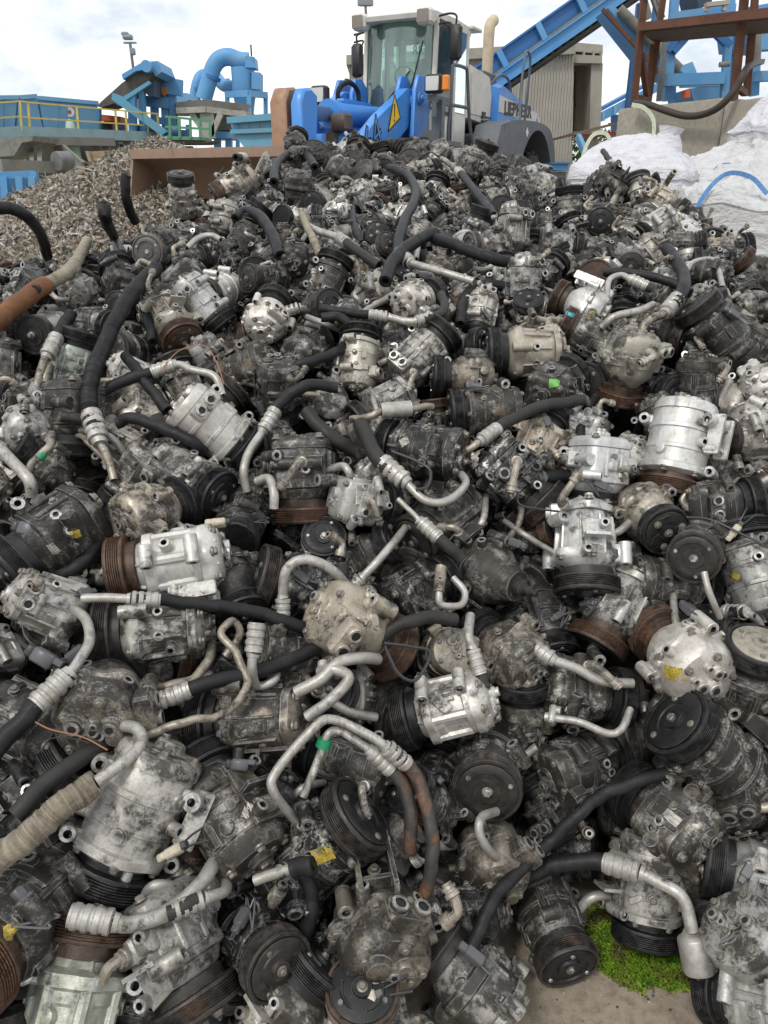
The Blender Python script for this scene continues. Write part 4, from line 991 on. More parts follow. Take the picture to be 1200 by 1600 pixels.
hose('black hose sloping from the left edge up to a bent silver pipe', [(-15, 1180, .05), (55, 1105, .06), (105, 1056, .07), (125, 1030, .07), (140, 1000, .06), (132, 965, .04), (100, 945, .0)], [('h', 2, .0165), ('p', 6, .0095)])
pipe('stout curved silver pipe with black hose stub, bottom left', [(108, 1430, .05), (176, 1441, .06), (205, 1444, .06), (262, 1425, .06), (310, 1385, .05), (335, 1348, .02)], [('h', 1, .016), ('p', 5, .0125)])
hose('short hose stub with ferrule lying on the stout curved pipe', [(262, 1428, .08), (318, 1405, .08), (352, 1392, .05), (352, 1375, .0)], [('d', 1, .012), ('p', 3, .009)])
pipe('short silver pipe with black ring end over the yellow-smeared compressor', [(398, 1376, .06), (420, 1368, .07), (455, 1358, .09), (490, 1352, .11)], [('p', 2, .009), ('h', 3, .0155)], ferr=False)
hose('long thin black hose slanting across the lower right of the pile', [(735, 1488, .03), (775, 1402, .07), (850, 1325, .08), (905, 1272, .09), (955, 1236, .08), (1042, 1208, .03)], [('h', 5, .0125)])
hose('thick hose arching to a drum-ended silver pipe above the moss', [(800, 1385, .0), (860, 1352, .05), (940, 1346, .08), (1000, 1364, .09), (1028, 1378, .09), (1066, 1402, .08), (1082, 1455, .06)], [('h', 3, .0165), ('p', 6, .0115)])
hose('white bent pipe with black hose end, right of centre', [(830, 1008, .06), (862, 1030, .07), (900, 1044, .07), (940, 1064, .06), (988, 1068, .02)], [('d', 1, .0145), ('p', 4, .0105)])
hose('hose with open end hanging down from a white pipe, right of centre', [(735, 962, .05), (732, 990, .08), (738, 1015, .08), (748, 1045, .08), (758, 1076, .08)], [('p', 2, .010), ('d', 4, .0125)])
pipe('thin bent pipe lying over the round plain rear cap', [(866, 1122, .06), (905, 1128, .08), (950, 1146, .08), (972, 1138, .07), (985, 1108, .04)], [('p', 4, .0078)], pad=(0,))
pipe('upright thin pipe beside the pale clutch disc at the right', [(1100, 894, .08), (1108, 925, .07), (1125, 965, .02)], [('p', 2, .007)])
hose('upright open stub hose in a silver ferrule, left of centre', [(400, 985, .12), (396, 1020, .10), (394, 1045, .08), (402, 1072, .03), (430, 1060, .03), (428, 1025, .0)], [('d', 1, .0135), ('p', 5, .009)])
pipe('long thin corroded pipe bending upward, left of centre', [(222, 1152, .03), (290, 1128, .06), (355, 1112, .07), (386, 1070, .07), (372, 1025, .06), (345, 990, .05), (362, 968, .05), (376, 990, .03), (352, 1025, .0)], [('q', 8, .0075)])
pipe('white corroded pipe fork in front of the pale yellowish compressor', [(462, 1082, .06), (500, 1062, .08), (530, 1035, .09), (565, 1028, .08), (590, 1030, .04)], [('p', 4, .0115)])
pipe('second white pipe of the fork, curling below the first', [(480, 1120, .05), (515, 1095, .08), (545, 1060, .09), (520, 1045, .09), (500, 1050, .06)], [('p', 4, .0105)])
pipe('curved white fitting over the brown bolted rear, tip with ferrule', [(775, 1268, .06), (752, 1278, .09), (750, 1305, .09), (770, 1335, .08), (788, 1342, .05)], [('p', 4, .0085)])
hose('long black hose looping down from the crest, upper centre', [(608, 262, .05), (638, 275, .07), (650, 305, .07), (630, 350, .07), (622, 395, .05), (640, 410, .03), (690, 425, .03), (740, 440, .0)], [('h', 5, .018), ('p', 7, .012)])
hose('thick black hose arching in the upper centre, open at its top', [(602, 440, .03), (615, 408, .08), (645, 380, .10), (680, 364, .10)], [('h', 3, .020)])
hose('thick black hose dropping to the right from the arched one', [(678, 372, .07), (720, 386, .08), (765, 402, .07), (802, 412, .02)], [('h', 3, .019)])
hose('straight black hose on the crest slope with ferrule at top, upper right of centre', [(690, 248, .05), (705, 258, .07), (716, 268, .07), (745, 302, .06), (772, 338, .02)], [('q', 2, .012), ('h', 4, .017)])
hose('arched black hose beside the bucket linkage on the crest', [(428, 285, .03), (432, 258, .08), (455, 240, .11), (480, 244, .08), (492, 262, .02)], [('h', 4, .020)])
hose('black hose arching in front of the bucket, upper left of centre', [(368, 342, .02), (385, 330, .07), (410, 342, .09), (428, 372, .07), (438, 400, .02)], [('h', 4, .019)])
hose('black hose arching against the shredded scrap at the left edge', [(-30, 330, .22), (10, 324, .24), (45, 340, .22), (66, 372, .14), (74, 400, .03)], [('h', 4, .018)])
hose('thin black hose standing upright before the shredded scrap', [(198, 272, .08), (196, 295, .08), (200, 320, .05), (210, 345, -.02)], [('h', 3, .016)])
hose('upright black hose stub with open top, left of the bucket', [(162, 318, .14), (166, 345, .10), (180, 375, .04), (190, 400, -.02)], [('h', 3, .020)])
pipe('bent pipe rising against the white bag, right mound', [(942, 236, .06), (958, 258, .08), (972, 272, .08), (970, 290, .06), (955, 320, .02), (943, 325, .0)], [('d', 1, .013), ('q', 5, .012)])
hose('short hose standing on the right mound beside the bent pipe', [(940, 262, .06), (946, 282, .05), (950, 305, .02)], [('h', 1, .013), ('q', 2, .010)])
hose('stubby hose poking up on the right mound', [(1022, 272, .09), (1026, 288, .06), (1026, 302, .0)], [('h', 2, .015)])
pipe('silver threaded stub slanting up on the right mound', [(1054, 268, .08), (1042, 285, .06), (1030, 305, .0)], [('q', 2, .011)])
hose('big black hose bending downward in the upper right', [(1042, 388, .06), (1066, 425, .07), (1066, 455, .07), (1040, 488, .05), (1008, 505, .03), (1002, 535, -.02)], [('h', 3, .0185), ('q', 5, .012)])
hose('long thin black hose lying level in the upper right', [(945, 425, .02), (985, 428, .05), (1040, 438, .05), (1080, 458, .0)], [('h', 3, .0135)])
pipe('white U-shaped pipe beside a short hose, upper right', [(948, 465, .0), (952, 438, .05), (970, 430, .06), (985, 436, .06), (1020, 452, .02)], [('p', 3, .009), ('d', 4, .0135)])
pipe('silver pipe bending under the bright paint-marked compressor', [(940, 512, .0), (960, 495, .05), (1000, 485, .06), (1020, 476, .03)], [('p', 3, .0105)])
hose('open black stub hose pair lying level, upper centre', [(500, 482, .06), (560, 490, .06), (605, 495, .05), (640, 504, .05), (695, 512, .0)], [('h', 2, .0125), ('p', 4, .010)])
hose('lower black stub hose turning down, upper centre', [(502, 496, .06), (530, 497, .06), (548, 512, .03), (550, 530, -.03)], [('h', 3, .013)])
hose('black hose passing behind the dark domed compressor', [(430, 575, -.02), (470, 570, .02), (520, 552, .02), (545, 535, -.02)], [('h', 3, .0135)])
hose('slanting black hose at left with ferrule at its foot', [(112, 488, .08), (92, 522, .07), (74, 556, .05), (64, 580, .04), (54, 612, .0)], [('h', 2, .0165), ('q', 4, .010)])
hose('black hose going down right below the big corrugated hose', [(196, 556, .0), (222, 590, .03), (262, 642, .0)], [('h', 2, .0145)])
hose('black hose curling over fittings left of the big silver compressor', [(182, 662, .03), (205, 652, .06), (250, 668, .05), (300, 690, .03), (318, 706, -.02)], [('h', 4, .014)])
pipe('thick white pipe bending down at the left edge', [(-10, 690, .04), (20, 722, .06), (45, 750, .05), (50, 775, .0)], [('p', 3, .013)])
pipe('white pipe with green band at the left', [(75, 690, .02), (82, 680, .05), (75, 702, .06), (50, 725, .04), (40, 740, .02)], [('q', 4, .009)], tape=(16, GREEN))
pipe('pipe with large white cylinder muffler, centre', [(548, 655, .0), (580, 650, .04), (596, 642, .05), (642, 638, .05), (655, 636, .04), (675, 636, .0)], [('q', 2, .009), ('p', 3, .020), ('q', 5, .009)], ferr=False)
pipe('elbow pipe with ribbed end beside the dark square block', [(402, 752, .03), (420, 748, .06), (428, 770, .06), (428, 795, .03)], [('p', 3, .0105)])
pipe('white elbow pipe behind the silver block, centre', [(512, 735, .02), (535, 728, .05), (545, 738, .05), (548, 752, .0)], [('p', 3, .009)])
hose('ribbed ferrule hose with white loop pipe, left of the bare shaft', [(690, 885, .05), (686, 925, .06), (690, 945, .05), (720, 945, .05), (726, 925, .05), (708, 903, .03)], [('q', 1, .012), ('p', 5, .0075)])
pipe('silver bent pipe across the bright compressor, upper centre', [(590, 492, .0), (612, 498, .04), (650, 502, .06), (692, 488, .06), (690, 460, .03)], [('p', 2, .010), ('d', 4, .0125)])
pipe('crooked white pipe with two ferrules below the bucket', [(292, 388, .03), (310, 372, .06), (330, 368, .07), (345, 375, .05)], [('p', 3, .010)])
pipe('long white pipe near the crest with bent end, upper centre', [(478, 352, .0), (500, 362, .06), (530, 372, .07), (558, 392, .06), (592, 415, .02)], [('p', 2, .012), ('d', 4, .0155)])
pipe('crooked tan wrapped pipe standing at upper centre', [(472, 335, .06), (480, 355, .06), (492, 380, .05), (500, 398, .02)], [('w', 3, .012)])
pipe('silver hook pipe in front of the bucket with dark tip', [(368, 246, .08), (382, 246, .08), (388, 255, .07), (388, 272, .02)], [('h', 1, .015), ('q', 3, .011)])
# drum at the end of the pipe over the moss
p = hit(1088, 1492, .095) + (EYE - hit(1088, 1492, .095)).normalized() * .03
g = MB(); d = (UP * -.9 + RIGHT * .12 + BACK * .2).normalized()
g.lathe([(.012, -.045), (.018, -.036), (.027, -.030), (.0285, -.026), (.0285, .024), (.026, .030), (.012, .033), (.010, .045), (.005, .046)], 28, 0, at((0, 0, 0), d))
o = build(g, 'muffler_drum', PIPE); o.location = p
tag(o, 'small silver drum hanging at the pipe end beside the moss', 'muffler')
# loose clutch plates, wires, plugs
def wire(label, pts, r, mat, base=.13):
    mb = MB(); mb.tube(spline([hit(x, y, base) + (EYE - hit(x, y, base)).normalized() * .03 for (x, y) in pts], 8), r, 6)
    tag(build(mb, 'loose_wire', mat), label, 'wire', 'loose wires on the pile')
COPPER = simple('copper_wire', (.36, .17, .09), .4, .4); WBLK = simple('wire_sheath', (.03, .03, .032), .45)
wire('thin copper-coloured wire curling above the blue-lined hose', [(55, 1128), (80, 1140), (130, 1152), (168, 1172)], .0013, COPPER)
wire('thin grey wire sticking out left of the frayed pipe', [(58, 1160), (95, 1152), (140, 1160)], .0010, WBLK)
wire('thin pale wire arc above the bent hose pipe, left of centre', [(250, 580), (280, 548), (318, 540), (338, 565), (350, 600)], .0013, COPPER)
wire('black wire loop beside the rusty pulley, centre', [(602, 1012), (622, 1052), (650, 1062), (672, 1020), (640, 1010), (600, 1005)], .0035, WBLK)
wire('black lead running across the bright standing compressor', [(808, 768), (812, 788), (840, 795), (880, 800)], .0026, WBLK)
wire('black lead over the round pulley facing left', [(1072, 808), (1110, 812), (1160, 835), (1205, 858)], .0026, WBLK)
wire('pair of wires hanging over the black compressor above the U-shaped pipe', [(612, 705), (650, 720), (672, 735), (668, 760), (650, 765)], .0035, WBLK)
def plug(label, px, py, a, mat, mat2=None, s=1.0):
    p = hit(px, py, .12) + (EYE - hit(px, py, .12)).normalized() * .02
    ax = RIGHT * math.cos(R(a)) + UP * math.sin(R(a))
    e = empty('wire_plug', p); m = at((0, 0, 0), ax, .6)
    b = MB(); b.box((0, 0, 0), (.018 * s, .022 * s, .034 * s), 0, m, .003); b.box((0, .006, -.022 * s), (.014 * s, .010 * s, .018 * s), 0, m, .002); build(b, 'plug_body', mat, e)
    c = MB(); c.box((0, 0, .022 * s), (.014 * s, .017 * s, .012 * s), 0, m, .002)
    for k in (-.004, .004): c.tube([m @ Vector((k, 0, .02 * s)), m @ Vector((k * 2, .004, .045 * s)), m @ Vector((k * 3, -.006, .065 * s))], .002, 5)
    build(c, 'plug_lead', mat2 or WBLK, e); tag(e, label, 'plug', 'wire plugs lying on the pile')
plug('grey plug above the studded pulley face at the left', 45, 828, 165, PLAS, None, 1.2)
plug('grey plug below the level black hose, left', 68, 1028, 150, PLAS, None, 1.2)
plug('cream plug over the rust-rimmed pulley at the bottom edge', 570, 1562, 20, PLASW, None, 1.2)
plug('small cream plug beside the creamy grey compressor', 342, 817, 5, PLASW, None, .9)
plug('small tan plug between the two big grey compressors', 272, 1330, 30, PLASW, None, .9)
plug('grey plug left of the paired bent pipes', 375, 1195, 175, PLAS, None, .9)
plug('cream plug under the white bent pipe', 892, 1110, 150, PLASW, None, .8)
plug('cream plug beside the round pulley facing left', 1148, 830, 50, PLASW, None, .9)
# stickers and paint marks, parts of the compressor they sit on
def mark(px, py, w, h, rot, mat, name='sticker', blob=False):
    """raise a label to the surface first met from outside along the sight line"""
    dg = MARK_DG
    ok, loc, nor, i, ob, M = scene.ray_cast(dg, EYE, ray(px, py).normalized())
    if not ok: return
    ob = bpy.data.objects[ob.name]
    root = ob
    while root.parent: root = root.parent
    if root.get('category') != 'compressor': return
    g = MB(); n = 5; m = at(loc, nor, R(rot)); vs = []; fs = []
    for j in range(n):
        for i in range(n):
            p = m @ Vector(((i / (n - 1) - .5) * w, (j / (n - 1) - .5) * h, .03))
            ok, l2, n2, _, o2, _ = scene.ray_cast(dg, p, -nor, distance=.06)
            vs.append((l2 + nor * .0012) if ok else m @ Vector(((i / (n - 1) - .5) * w, (j / (n - 1) - .5) * h, .0012)))
    for j in range(n - 1):
        for i in range(n - 1):
            if blob and (i + j) % 6 == 0 and (i in (0, n - 2) or j in (0, n - 2)): continue
            fs.append((j * n + i, j * n + i + 1, (j + 1) * n + i + 1, (j + 1) * n + i))
    inv = root.matrix_world.inverted()
    g.add([inv @ v for v in vs], fs); build(g, name, mat, root, 80)
# ------------------------------------------------------------------ ground
def concrete(name, a, b, rough=.8, scale=3.0, stain=(.10, .08, .06)):
    M = Mat(name); c = M.n('ShaderNodeTexCoord').outputs['Object']
    n1 = M.noise(c, scale, 8, .65); n2 = M.noise(c, scale * 14, 8, .7); n3 = M.noise(c, scale * 80, 5, .7)
    col = M.mix(M.ramp(n1, (.3, 0), (.7, 1)), a, b)
    col = M.mix(M.ramp(n2, (.44, 0), (.70, .75)), col, stain)
    col = M.mix(M.ramp(n3, (.60, 0), (.72, .5)), col, (.42, .38, .32))
    col = M.mix(M.ramp(n3, (.28, .55), (.40, 0)), col, (.06, .05, .04))
    M.val('Base Color', col); M.val('Roughness', M.ramp(n1, (.3, rough - .25), (.65, rough)))
    M.val('Normal', M.bump(n3, .4, .002, M.bump(n2, .3, .006))); return M.m
GROUND = concrete('yard_concrete', (.24, .195, .145), (.33, .275, .21), .8, 3.0)
mb = MB(); N = 40
mb.add([(-600, -60, 0), (600, -60, 0), (600, 1200, 0), (-600, 1200, 0)], [(0, 1, 2, 3)])
g = build(mb, 'ground', GROUND); g['kind'] = 'structure'
# grit and chips of dirt on the bare concrete
rg = random.Random(3)
mb = MB()
for i in range(260):
    p = W(rg.uniform(760, 1110), rg.uniform(1330, 1600), 1.0); d = p - EYE; p = EYE + d * (-CAM_H / d.z)
    r = rg.choice((.0007, .001, .001, .0014, .002, .003)); m = at((p.x, p.y, r * .4), (rg.gauss(0, .3), rg.gauss(0, .3), 1), rg.uniform(0, 6))
    mb.lathe([(r * .6, -r * .5), (r, 0), (r * .5, r * .6)], 5, rg.choice((0, 0, 1, 2)), m, lobes=2)
gr = build(mb, 'loose_grit', [simple('grit_dark', (.05, .045, .04), .8), simple('grit_tan', (.3, .25, .19), .8), simple('grit_pale', (.36, .33, .28), .7)])
tag(gr, 'fine grit and flakes scattered over the bare concrete', 'grit', kind='stuff')
# moss: a low cushion with thousands of tiny fronds
def onground(px, py):
    d = ray(px, py); return EYE + d * (-CAM_H / d.z)
MOSSP = [(912, 1420), (935, 1395), (1000, 1380), (1070, 1390), (1120, 1440), (1140, 1500), (1110, 1545), (1075, 1556), (1030, 1548), (990, 1553), (950, 1535), (925, 1512), (916, 1465)]
MW = [(p.x, p.y) for p in (onground(*q) for q in MOSSP)]
mossm = []
for i, (c1, c2) in enumerate((((.16, .30, .012), (.24, .38, .025)), ((.08, .19, .012), (.13, .26, .016)), ((.22, .25, .035), (.15, .22, .02)), ((.09, .08, .025), (.15, .13, .05)))):
    mossm.append(simple('moss_%s' % ('bright', 'deep', 'yellow', 'brown')[i], c1, .7, 0, None, scale=60, c2=c2, rand=False))
mb = MB(); cx = sum(p[0] for p in MW) / len(MW); cy = sum(p[1] for p in MW) / len(MW)
xs = [p[0] for p in MW]; ys = [p[1] for p in MW]
def edged(x, y):
    d = 9
    for i in range(len(MW)):
        a = Vector(MW[i]); b = Vector(MW[i - 1]); q = Vector((x, y)); t = max(0, min(1, (q - a).dot(b - a) / (b - a).length_squared)); d = min(d, (q - a - (b - a) * t).length)
    return d if inpoly(x, y, MW) else -d
k = 0
while k < 26000:
    x = rg.uniform(min(xs) - .01, max(xs) + .01); y = rg.uniform(min(ys) - .01, max(ys) + .01)
    d = edged(x, y) + .030 * mnoise.noise((x * 32, y * 32, 0)) + .014 * mnoise.noise((x * 120, y * 120, 3)) - .004
    k += 1
    if d < 0 or rg.random() > min(1, .25 + d / .02): continue
    h = .0025 + .0055 * min(1, d / .03) * (.5 + .5 * abs(mnoise.noise((x * 60, y * 60, 5)) * 2))
    pn = mnoise.noise((x * 22, y * 22, 9)); mt = 3 if pn > .34 else 2 if pn > .12 else 1 if pn < -.22 else 0
    if rg.random() < .15: mt = rg.choice((0, 0, 1, 2))
    a = rg.uniform(0, 6.28); w = rg.uniform(.0012, .0028)
    ca, sa = math.cos(a) * w, math.sin(a) * w; lx, ly = rg.gauss(0, .002), rg.gauss(0, .002)
    mb.add([(x - ca, y - sa, .0005), (x + ca, y + sa, .0005), (x + lx + ca * .4, y + ly + sa * .4, h), (x + lx - ca * .4, y + ly - sa * .4, h), (x + lx * 2 + sa, y + ly * 2 - ca, h * .5), (x + lx * 2 - sa, y + ly * 2 + ca, h * .7)], [(0, 1, 2, 3), (0, 4, 2, 5)], mt)
# mat under the fronds
nx = 46; base = len(mb.v); vs = []; fs = []; idx = {}
for j in range(nx):
    for i in range(nx):
        x = min(xs) + (max(xs) - min(xs)) * i / (nx - 1); y = min(ys) + (max(ys) - min(ys)) * j / (nx - 1); d = edged(x, y) + .015 * mnoise.noise((x * 45, y * 45, 0))
        idx[i, j] = (len(vs), d); vs.append((x, y, .0008 + .0018 * max(0, min(1, d / .02)) * (.6 + .6 * mnoise.noise((x * 70, y * 70, 2)))))
for j in range(nx - 1):
    for i in range(nx - 1):
        q = [idx[i, j], idx[i + 1, j], idx[i + 1, j + 1], idx[i, j + 1]]
        if all(e[1] > .002 for e in q): fs.append(tuple(e[0] for e in q))
mb.add(vs, fs, 3)
tag(build(mb, 'moss', mossm), 'bright green moss spreading over the concrete at the foot of the pile', 'moss', kind='stuff')

# ------------------------------------------------------------------ helpers for things standing in the yard
def pbox(mb, poly, Y, depth, mat=0):
    "solid whose front outline is seen at photo pixels poly; Y one distance or one per corner; extruded away from the viewer"
    Ys = Y if isinstance(Y, (list, tuple)) else [Y] * len(poly)
    f = [W(x, y, d) for (x, y), d in zip(poly, Ys)]
    # away: level, square to the outline
    n = Vector((0, 0, 0))
    for i in range(1, len(f) - 1): n += (f[i] - f[0]).cross(f[i + 1] - f[0])
    n.z = 0
    if n.length < 1e-6: n = Vector((0, 1, 0))
    n.normalize()
    if n.y < 0: n = -n
    k = len(f)
    mb.add(f + [p + n * depth for p in f], [tuple(range(k)), tuple(range(k, 2 * k))[::-1]] + [(i, (i + 1) % k, k + (i + 1) % k, k + i) for i in range(k)], mat)
def pbar(mb, a, Ya, b, Yb, w, h=None, mat=0, up=(0, 0, 1)):
    mb.bar(W(*a, Ya), W(*b, Yb), w, h, mat, up)
def ptube(mb, pts, r, mat=0, seg=12, n=6):
    mb.tube(spline([W(x, y, Y) for (x, y, Y) in pts], n), r, seg, mat)
def panelled(name, col, period, depth=.5, dirt=.4, dc=(.12, .10, .08), rough=.55, scale=1.2):
    M = Mat(name); c = M.n('ShaderNodeTexCoord').outputs['Object']
    w = M.n('ShaderNodeTexWave', {'Vector': c, 'Scale': period}, wave_type='BANDS', bands_direction='X', wave_profile='SIN')
    o = M.mix(M.math('MULTIPLY', M.ramp(M.noise(c, scale, 8, .65), (.4, 0), (.75, 1)), dirt), col, dc)
    M.val('Base Color', o); M.val('Roughness', rough); M.val('Normal', M.bump(w.outputs['Fac'], depth, .05)); return M.m
BLUE = simple('blue_paint', (.075, .26, .52), .55, 0, .55, (.17, .23, .28), 2.0, c2=(.125, .34, .58))  # lighter second blue mixes the haze over the plant into the paint
BLUED = simple('deep_blue_paint', (.03, .15, .38), .5, 0, .5, (.06, .09, .13), 2.5)
PALEB = simple('faded_hazy_blue_paint', (.14, .34, .56), .6, 0, .35, (.22, .26, .28), 1.2, c2=(.19, .40, .60))  # faded blue, with haze over the plant also painted into its paleness
TEALB = simple('faded_teal_paint', (.10, .30, .42), .6, 0, .5, (.20, .22, .22), 1.5)
RUST_S = simple('rusted_steel', (.115, .048, .028), .8, 0, .8, (.06, .030, .022), 5, .2, 30, c2=(.15, .062, .034))
BEIGE = panelled('beige_cladding', (.56, .525, .44), 4.2, .9, .35, (.24, .21, .17))
BEIGEP = simple('beige_trim', (.36, .335, .28), .6, 0, .5, (.15, .13, .10), 2)
DARKIN = simple('dark_interior_panel', (.10, .095, .08), .8, 0, .5, (.05, .04, .03), 3)
GREYST = simple('grey_steel', (.17, .18, .18), .55, .2, .6, (.08, .065, .05), 4)
BELT = simple('worn_belt', (.085, .075, .062), .8, 0, .7, (.20, .16, .11), 4, .4, 20)
YEL = simple('yellow_rail_paint', (.60, .48, .12), .5, 0, .5, (.3, .24, .12), 5)
DIRTST = simple('dusty_steel', (.20, .195, .17), .7, 0, .6, (.10, .09, .075), 2)
GREENP = simple('green_paint', (.08, .26, .14), .55, 0, .4, (.15, .17, .13), 3)
WALLC = concrete('wall_concrete', (.30, .275, .225), (.37, .34, .285), .85, 1.2, (.22, .195, .155))
ORANGE = simple('orange_red_paint', (.55, .10, .03), .5)
BLACKM = simple('black_metal', (.02, .02, .02), .5)

# ---- warehouse
e = empty('warehouse', W(720, 290, 22)); inv = -e.location
def sub(mb, name, mats, par, sharp=38):
    o = build(mb, name, mats, par, sharp)
    off = Vector((0, 0, 0)); q = par
    while q: off += q.location if q.parent is None else Vector((0, 0, 0)); q = q.parent
    o.data.transform(Matrix.Translation(-off)); return o
mb = MB(); pbox(mb, [(545, 100), (897, 84), (893, 300), (552, 320)], 22, 6); sub(mb, 'wall', BEIGE, e)
mb = MB(); pbox(mb, [(541, 86), (899, 66), (899, 84), (541, 101)], 21.8, 6.5); sub(mb, 'roof', BEIGEP, e)
mb = MB(); pbox(mb, [(897, 66), (942, 70), (942, 84), (897, 80)], 22.3, 5); pbox(mb, [(896, 85), (941, 87), (941, 99), (896, 98)], 22.1, .5)
for x in (898, 913, 928, 940): pbox(mb, [(x - 1.2, 79), (x + 1.2, 79), (x + 1.2, 87), (x - 1.2, 87)], 22.2, 3.5)
sub(mb, 'roof_beam', BEIGEP, e)
mb = MB(); pbox(mb, [(893, 98), (935, 99), (933, 214), (893, 214)], 24.0, .3); sub(mb, 'recessed_panel', DARKIN, e)
mb = MB(); pbox(mb, [(924, 98), (942, 99), (938, 214), (921, 214)], 22.2, 1.8); sub(mb, 'corner_post', BEIGEP, e)
mb = MB()
pbar(mb, (895, 165), 23.9, (922, 166), 23.9, .10, .10); pbar(mb, (893, 213), 22.1, (922, 213), 22.1, .3, .2)
sub(mb, 'cross_rail', GREYST, e)
tag(e, 'beige corrugated shed behind the blue loader', 'building')
# ---- lean-to roof with red edge and hedge
e = empty('lean_to', W(930, 250, 18)); 
mb = MB(); pbox(mb, [(897, 207), (966, 190), (966, 194), (897, 211)], 18, 3); sub(mb, 'roof', simple('brown_sheet', (.22, .15, .10), .7, 0, .5), e)
mb = MB(); pbox(mb, [(899, 211), (962, 205), (962, 212), (902, 215)], 18.1, .2); sub(mb, 'red_fascia', simple('red_paint', (.38, .06, .04), .5, 0, .4), e)
mb = MB(); pbox(mb, [(918, 215), (934, 214), (932, 320), (918, 320)], 18.3, .5); sub(mb, 'post', BEIGEP, e)
tag(e, 'low brown lean-to roof with red edge beside the concrete wall', 'lean-to')
rh = random.Random(8); mb = MB(); c0 = W(908, 300, 26)
for i in range(5200):
    p = Vector((rh.gauss(0, .85), rh.gauss(0, .6), 0)); z = rh.uniform(.2, 3.0) + .25 * mnoise.noise((p.x * 2, p.y * 2, 0)); p.z = z
    a = Vector((rh.gauss(0, 1), rh.gauss(0, 1), rh.gauss(0, 1))).normalized(); s = rh.uniform(.04, .09); m = at(p, a, rh.uniform(0, 6))
    mb.add([(-s, 0, 0), (0, -s * .5, 0), (s, 0, 0), (0, s * .5, 0)], [(0, 1, 2, 3)], rh.choice((0, 0, 1)), m)
mb.cyl((0, 0, 0), (0, 0, 2.6), .12, 8, 2)
o = build(mb, 'hedge', [simple('leaf_green', (.06, .13, .015), .6), simple('leaf_bright', (.11, .20, .03), .6), simple('stem_brown', (.10, .07, .05), .8)]); o.location = (c0.x, c0.y, 0)
tag(o, 'green hedge showing between the shed and the white bag', 'hedge')
mb = MB(); pbar(mb, (903, 213), 17, (917, 245), 16.6, .09, .12); tag(build(mb, 'blue_prop', PALEB), 'slanting pale blue prop under the lean-to roof', 'prop')
mb = MB(); pbox(mb, [(862, 255), (888, 255), (888, 266), (864, 266)], 13.5, .8); mb2 = mb
e = empty('blue_crate', W(875, 266, 13.5)); sub(mb, 'crate_body', BLUE, e)
mb = MB(); pbox(mb, [(860, 253.5), (890, 253.5), (890, 256), (860, 256)], 13.45, .9); sub(mb, 'crate_rim', BLUED, e)
mb = MB(); c = W(875, 266, 13.5); mb.box((c.x, c.y + .4, (c.z - .02) / 2), (.25, .6, c.z - .02)); sub(mb, 'crate_foot', GREYST, e)
tag(e, 'blue crate at the foot of the shed behind the pile crest', 'crate')
# ---- big blue conveyor climbing to the right
e = empty('inclined_conveyor', W(760, 300, 20))
def conv(e, A, B, Y0, Y1, hw, matb, rails=True):
    """A, B: pixel pairs (top edge, bottom edge) at both ends"""
    (t0, b0), (t1, b1) = A, B
    P = [W(*t0, Y0), W(*b0, Y0), W(*t1, Y1), W(*b1, Y1)]
    d = (P[2] - P[0]).normalized(); up = (P[0] - P[1]); up = (up - d * up.dot(d)); H = up.length; up.normalize(); sidev = d.cross(up).normalized()
    if sidev.y < 0: sidev = -sidev
    return P, d, up, sidev, H
T0, B0, T1, B1 = (700, 138), (735, 143), (1010, -80), (1010, -14)
P, d, up, sv, H = conv(e, (T0, B0), (T1, B1), 19, 19, 1, BLUE)
a0 = P[0]; L = (P[2] - P[0]).length
def rail(mb, off_up, off_s, h, w, s0=0.0, s1=1.0, mat=0):
    mb.bar(a0 + d * L * s0 + up * off_up + sv * off_s, a0 + d * L * s1 + up * off_up + sv * off_s, w, h, mat, up)
mb = MB(); rail(mb, -.46, 0, .24, .08); rail(mb, -.46, 1.3, .24, .08); rail(mb, -.35, -.03, .04, .14); rail(mb, -.57, -.03, .04, .14); sub(mb, 'side_beam', BLUE, e)
mb = MB(); rail(mb, -.12, .16, .28, .05); rail(mb, -.12, 1.14, .28, .05); rail(mb, .03, .12, .04, .12); sub(mb, 'trough_side', BLUED, e)
mb = MB()
for k in range(5):
    mb = MB(); q = a0 + d * L * (k + .35) / 5 + up * -.22 - sv * .0
    mb.bar(q - up * .10, q + up * .26, .12, .10, 0, sv); sub(mb, 'trough_bracket', BLUE, e)
mb = MB(); rail(mb, -.305, .0, .04, .05); sub(mb, 'cable_pipe', DIRTST, e)
mb = MB(); rail(mb, -.29, .65, .03, 1.1); rail(mb, -.66, .65, .06, 1.15); rail(mb, -.70, .65, .06, .9); sub(mb, 'belt', BELT, e)
mb = MB()
for k in range(26):
    q = a0 + d * L * (k + .5) / 26 + up * -.62
    mb.cyl(q + sv * .09, q + sv * 1.20, .035, 8)
sub(mb, 'idler_rollers', BELT, e)
mb = MB(); q = a0 + d * L * .02 - up * .8
for s_ in (0, 1.3): mb.bar(q + sv * s_, Vector((q.x + .1, (q + sv * s_).y, 0)), .12, .12)
q = a0 + d * L * .985 - up * .8
for s_ in (0, 1.3): mb.bar(q + sv * s_, Vector((q.x, (q + sv * s_).y, 0)), .16, .16)
sub(mb, 'support_legs', BLUED, e)
tag(e, 'large blue inclined conveyor climbing right above the loader bonnet', 'conveyor')
